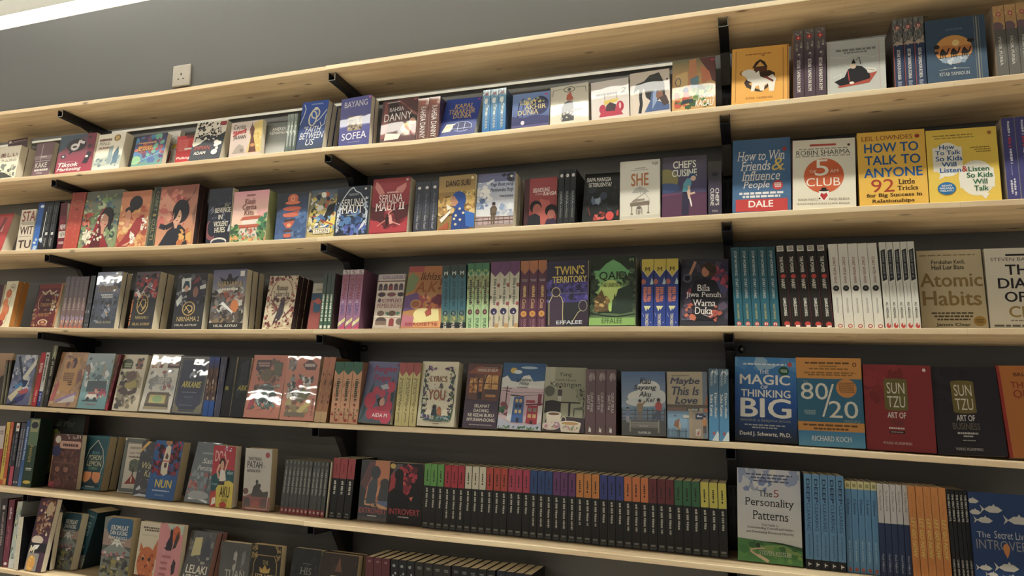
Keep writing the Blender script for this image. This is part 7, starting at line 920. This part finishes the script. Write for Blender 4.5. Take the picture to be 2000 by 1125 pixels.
    ('G', 'S', 'maroonthree', 3, -1.0819, 0.07, 0.0814, 0.1728, 0.128, 4.6, -4.0, 0, 'cream', 'maroon spine with pale label'),
    ('G', 'S', 'blackdots', 3, -0.9988, 0.07, 0.0776, 0.1742, 0.128, 4.6, -3.5, 0, 'cream', 'black spine with white specks'),
    ('G', 'S', 'charcoalrow', 4, -0.9196, 0.07, 0.1135, 0.1746, 0.128, 4.6, -3.5, 0, 'cream', 'charcoal spine with small pale heading'),
    ('G', 'S', 'charcoaltwo', 5, -0.8045, 0.07, 0.1333, 0.1764, 0.128, 4.6, -3.3, 0, 'cream', 'jet black spine with pale heading bars'),
    ('G', 'S', 'navyrow', 4, -0.6697, 0.07, 0.1043, 0.1781, 0.128, 4.6, -2.6, 0, 'cream', 'dark navy spine barely rising into view'),
]
# row, kind, key, copies, x, y, width, height, thickness, lean, roll, film, pages, description
K_OF = dict(B=1, C=2, D=3, E=4, F=5, G=6)
ROW_OF = dict(B='top', C='second', D='third', E='fourth', F='fifth', G='lowest')
NTH = ['first', 'second', 'third', 'fourth', 'fifth', 'sixth', 'seventh', 'eighth', 'ninth', 'tenth', 'eleventh', 'twelfth']
NUM = {1: 'one', 2: 'two', 3: 'three', 4: 'four', 5: 'five', 6: 'six', 11: 'eleven'}
HARD = {'elephant', 'samurai', 'camels', 'rom', 'korea', 'mesir', 'sebat'}

def place(o, row, x, y, lean, roll, w, t=0.0):
    al, ro = math.radians(lean), math.radians(roll)
    upv = Vector((0, math.sin(al), math.cos(al))); ex = Vector((1, 0, 0)); nb = Vector((0, math.cos(al), -math.sin(al)))
    ux = ex * math.cos(ro) - upv * math.sin(ro); uz = ex * math.sin(ro) + upv * math.cos(ro)
    z = shelf_z(K_OF[row], x + w / 2) - TILT * y + (0.0020 if t else 0.0010) + max(0.0, math.sin(ro) * w) + t * max(0.0, math.sin(al - math.atan(TILT)))
    m = Matrix.Identity(4)
    for i, v in enumerate((ux, nb, uz)):
        for j in range(3): m[j][i] = v[j]
    m[0][3], m[1][3], m[2][3] = x, y, z
    o.matrix_world = m

def new_book(name, cm, pm, pages):
    root = empty(name, (0, 0, 0))
    c = bpy.data.objects.new('cover', cm); col.objects.link(c); c.parent = root
    if not pm.materials: pm.materials.append(PAGES[pages])
    p = bpy.data.objects.new('page_block', pm); col.objects.link(p); p.parent = root
    return root

def copy_book(src):
    r = src.copy(); col.objects.link(r)
    for ch in src.children:
        c = ch.copy(); col.objects.link(c); c.parent = r
    return r

for row, kind, key, n, x, y, w, h, t, lean, roll, film, pages, desc in BOOKS:
    name = 'hardback_book' if key in HARD else 'paperback_book'
    low = max(0.0, 0.8 * y * ((shelf_z(K_OF[row], x) - EYE) / 1.78 + TILT) / h)      # print starts a little above the tail, which the shelf lip hides
    group = 'books in the %s row on the wall shelves' % ROW_OF[row]
    if kind == 'F':
        m = max(1, int(round(t / 0.029)))
        tt = t / m
        cm, pm = book_meshes(key, 'F', w - 0.0012, h, tt - (0.0004 if m == 1 else 0.0020), 0, film, low)
        proto = None
        for i in range(m):
            o = new_book(name, cm, pm, pages) if i == 0 else copy_book(proto)
            proto = proto or o
            yy = y + i * tt / math.cos(math.radians(lean)) 
            place(o, row, x + 0.0006 + (0.0 if i == 0 else 0.0006 * (-1) ** i), yy, lean, roll, w, tt)
            if m == 1: lab = '%s, %s row' % (desc, ROW_OF[row])
            elif i == 0: lab = 'front copy of the %s, %s row' % (desc, ROW_OF[row])
            else: lab = '%s behind the %s' % (('copy directly', 'second copy', 'third copy')[i - 1], desc)
            tag(o, lab, 'book', group if m == 1 else 'copies of the ' + ' '.join(desc.split()[:7]))
    else:
        per = w / n
        proto, last = {}, None
        for i in range(n):
            k = key if key != 'series' else 'series%d' % (i // 3)
            dep = min(t, 0.231 - y - h * math.sin(math.radians(lean)) * 0.9)
            if k not in proto:
                cm, pm = book_meshes(k, 'S', per - 0.0010, h, 0, dep, film, low)
                o = proto[k] = new_book(name, cm, pm, pages)
            else:
                o = copy_book(proto[k])
            jit = random.Random(key + str(i))
            dy = jit.uniform(-0.0012, 0.0012)
            place(o, row, x + per * i + 0.0005, y + dy, lean, roll, per)
            if key == 'series':
                lab = 'black spine with %s head block, %s of three alike, fifth row' % (SERIES[i // 3][0], NTH[i % 3])
                g = 'black spines with %s heads' % SERIES[i // 3][0]
            elif n == 1:
                lab = '%s, %s row' % (desc, ROW_OF[row]); g = group
            else:
                lab = '%s, %s from left of %s, %s row' % (desc, NTH[i], NUM[n], ROW_OF[row]); g = 'copies of the ' + ' '.join(desc.split()[:7])
            tag(o, lab, 'book', g)
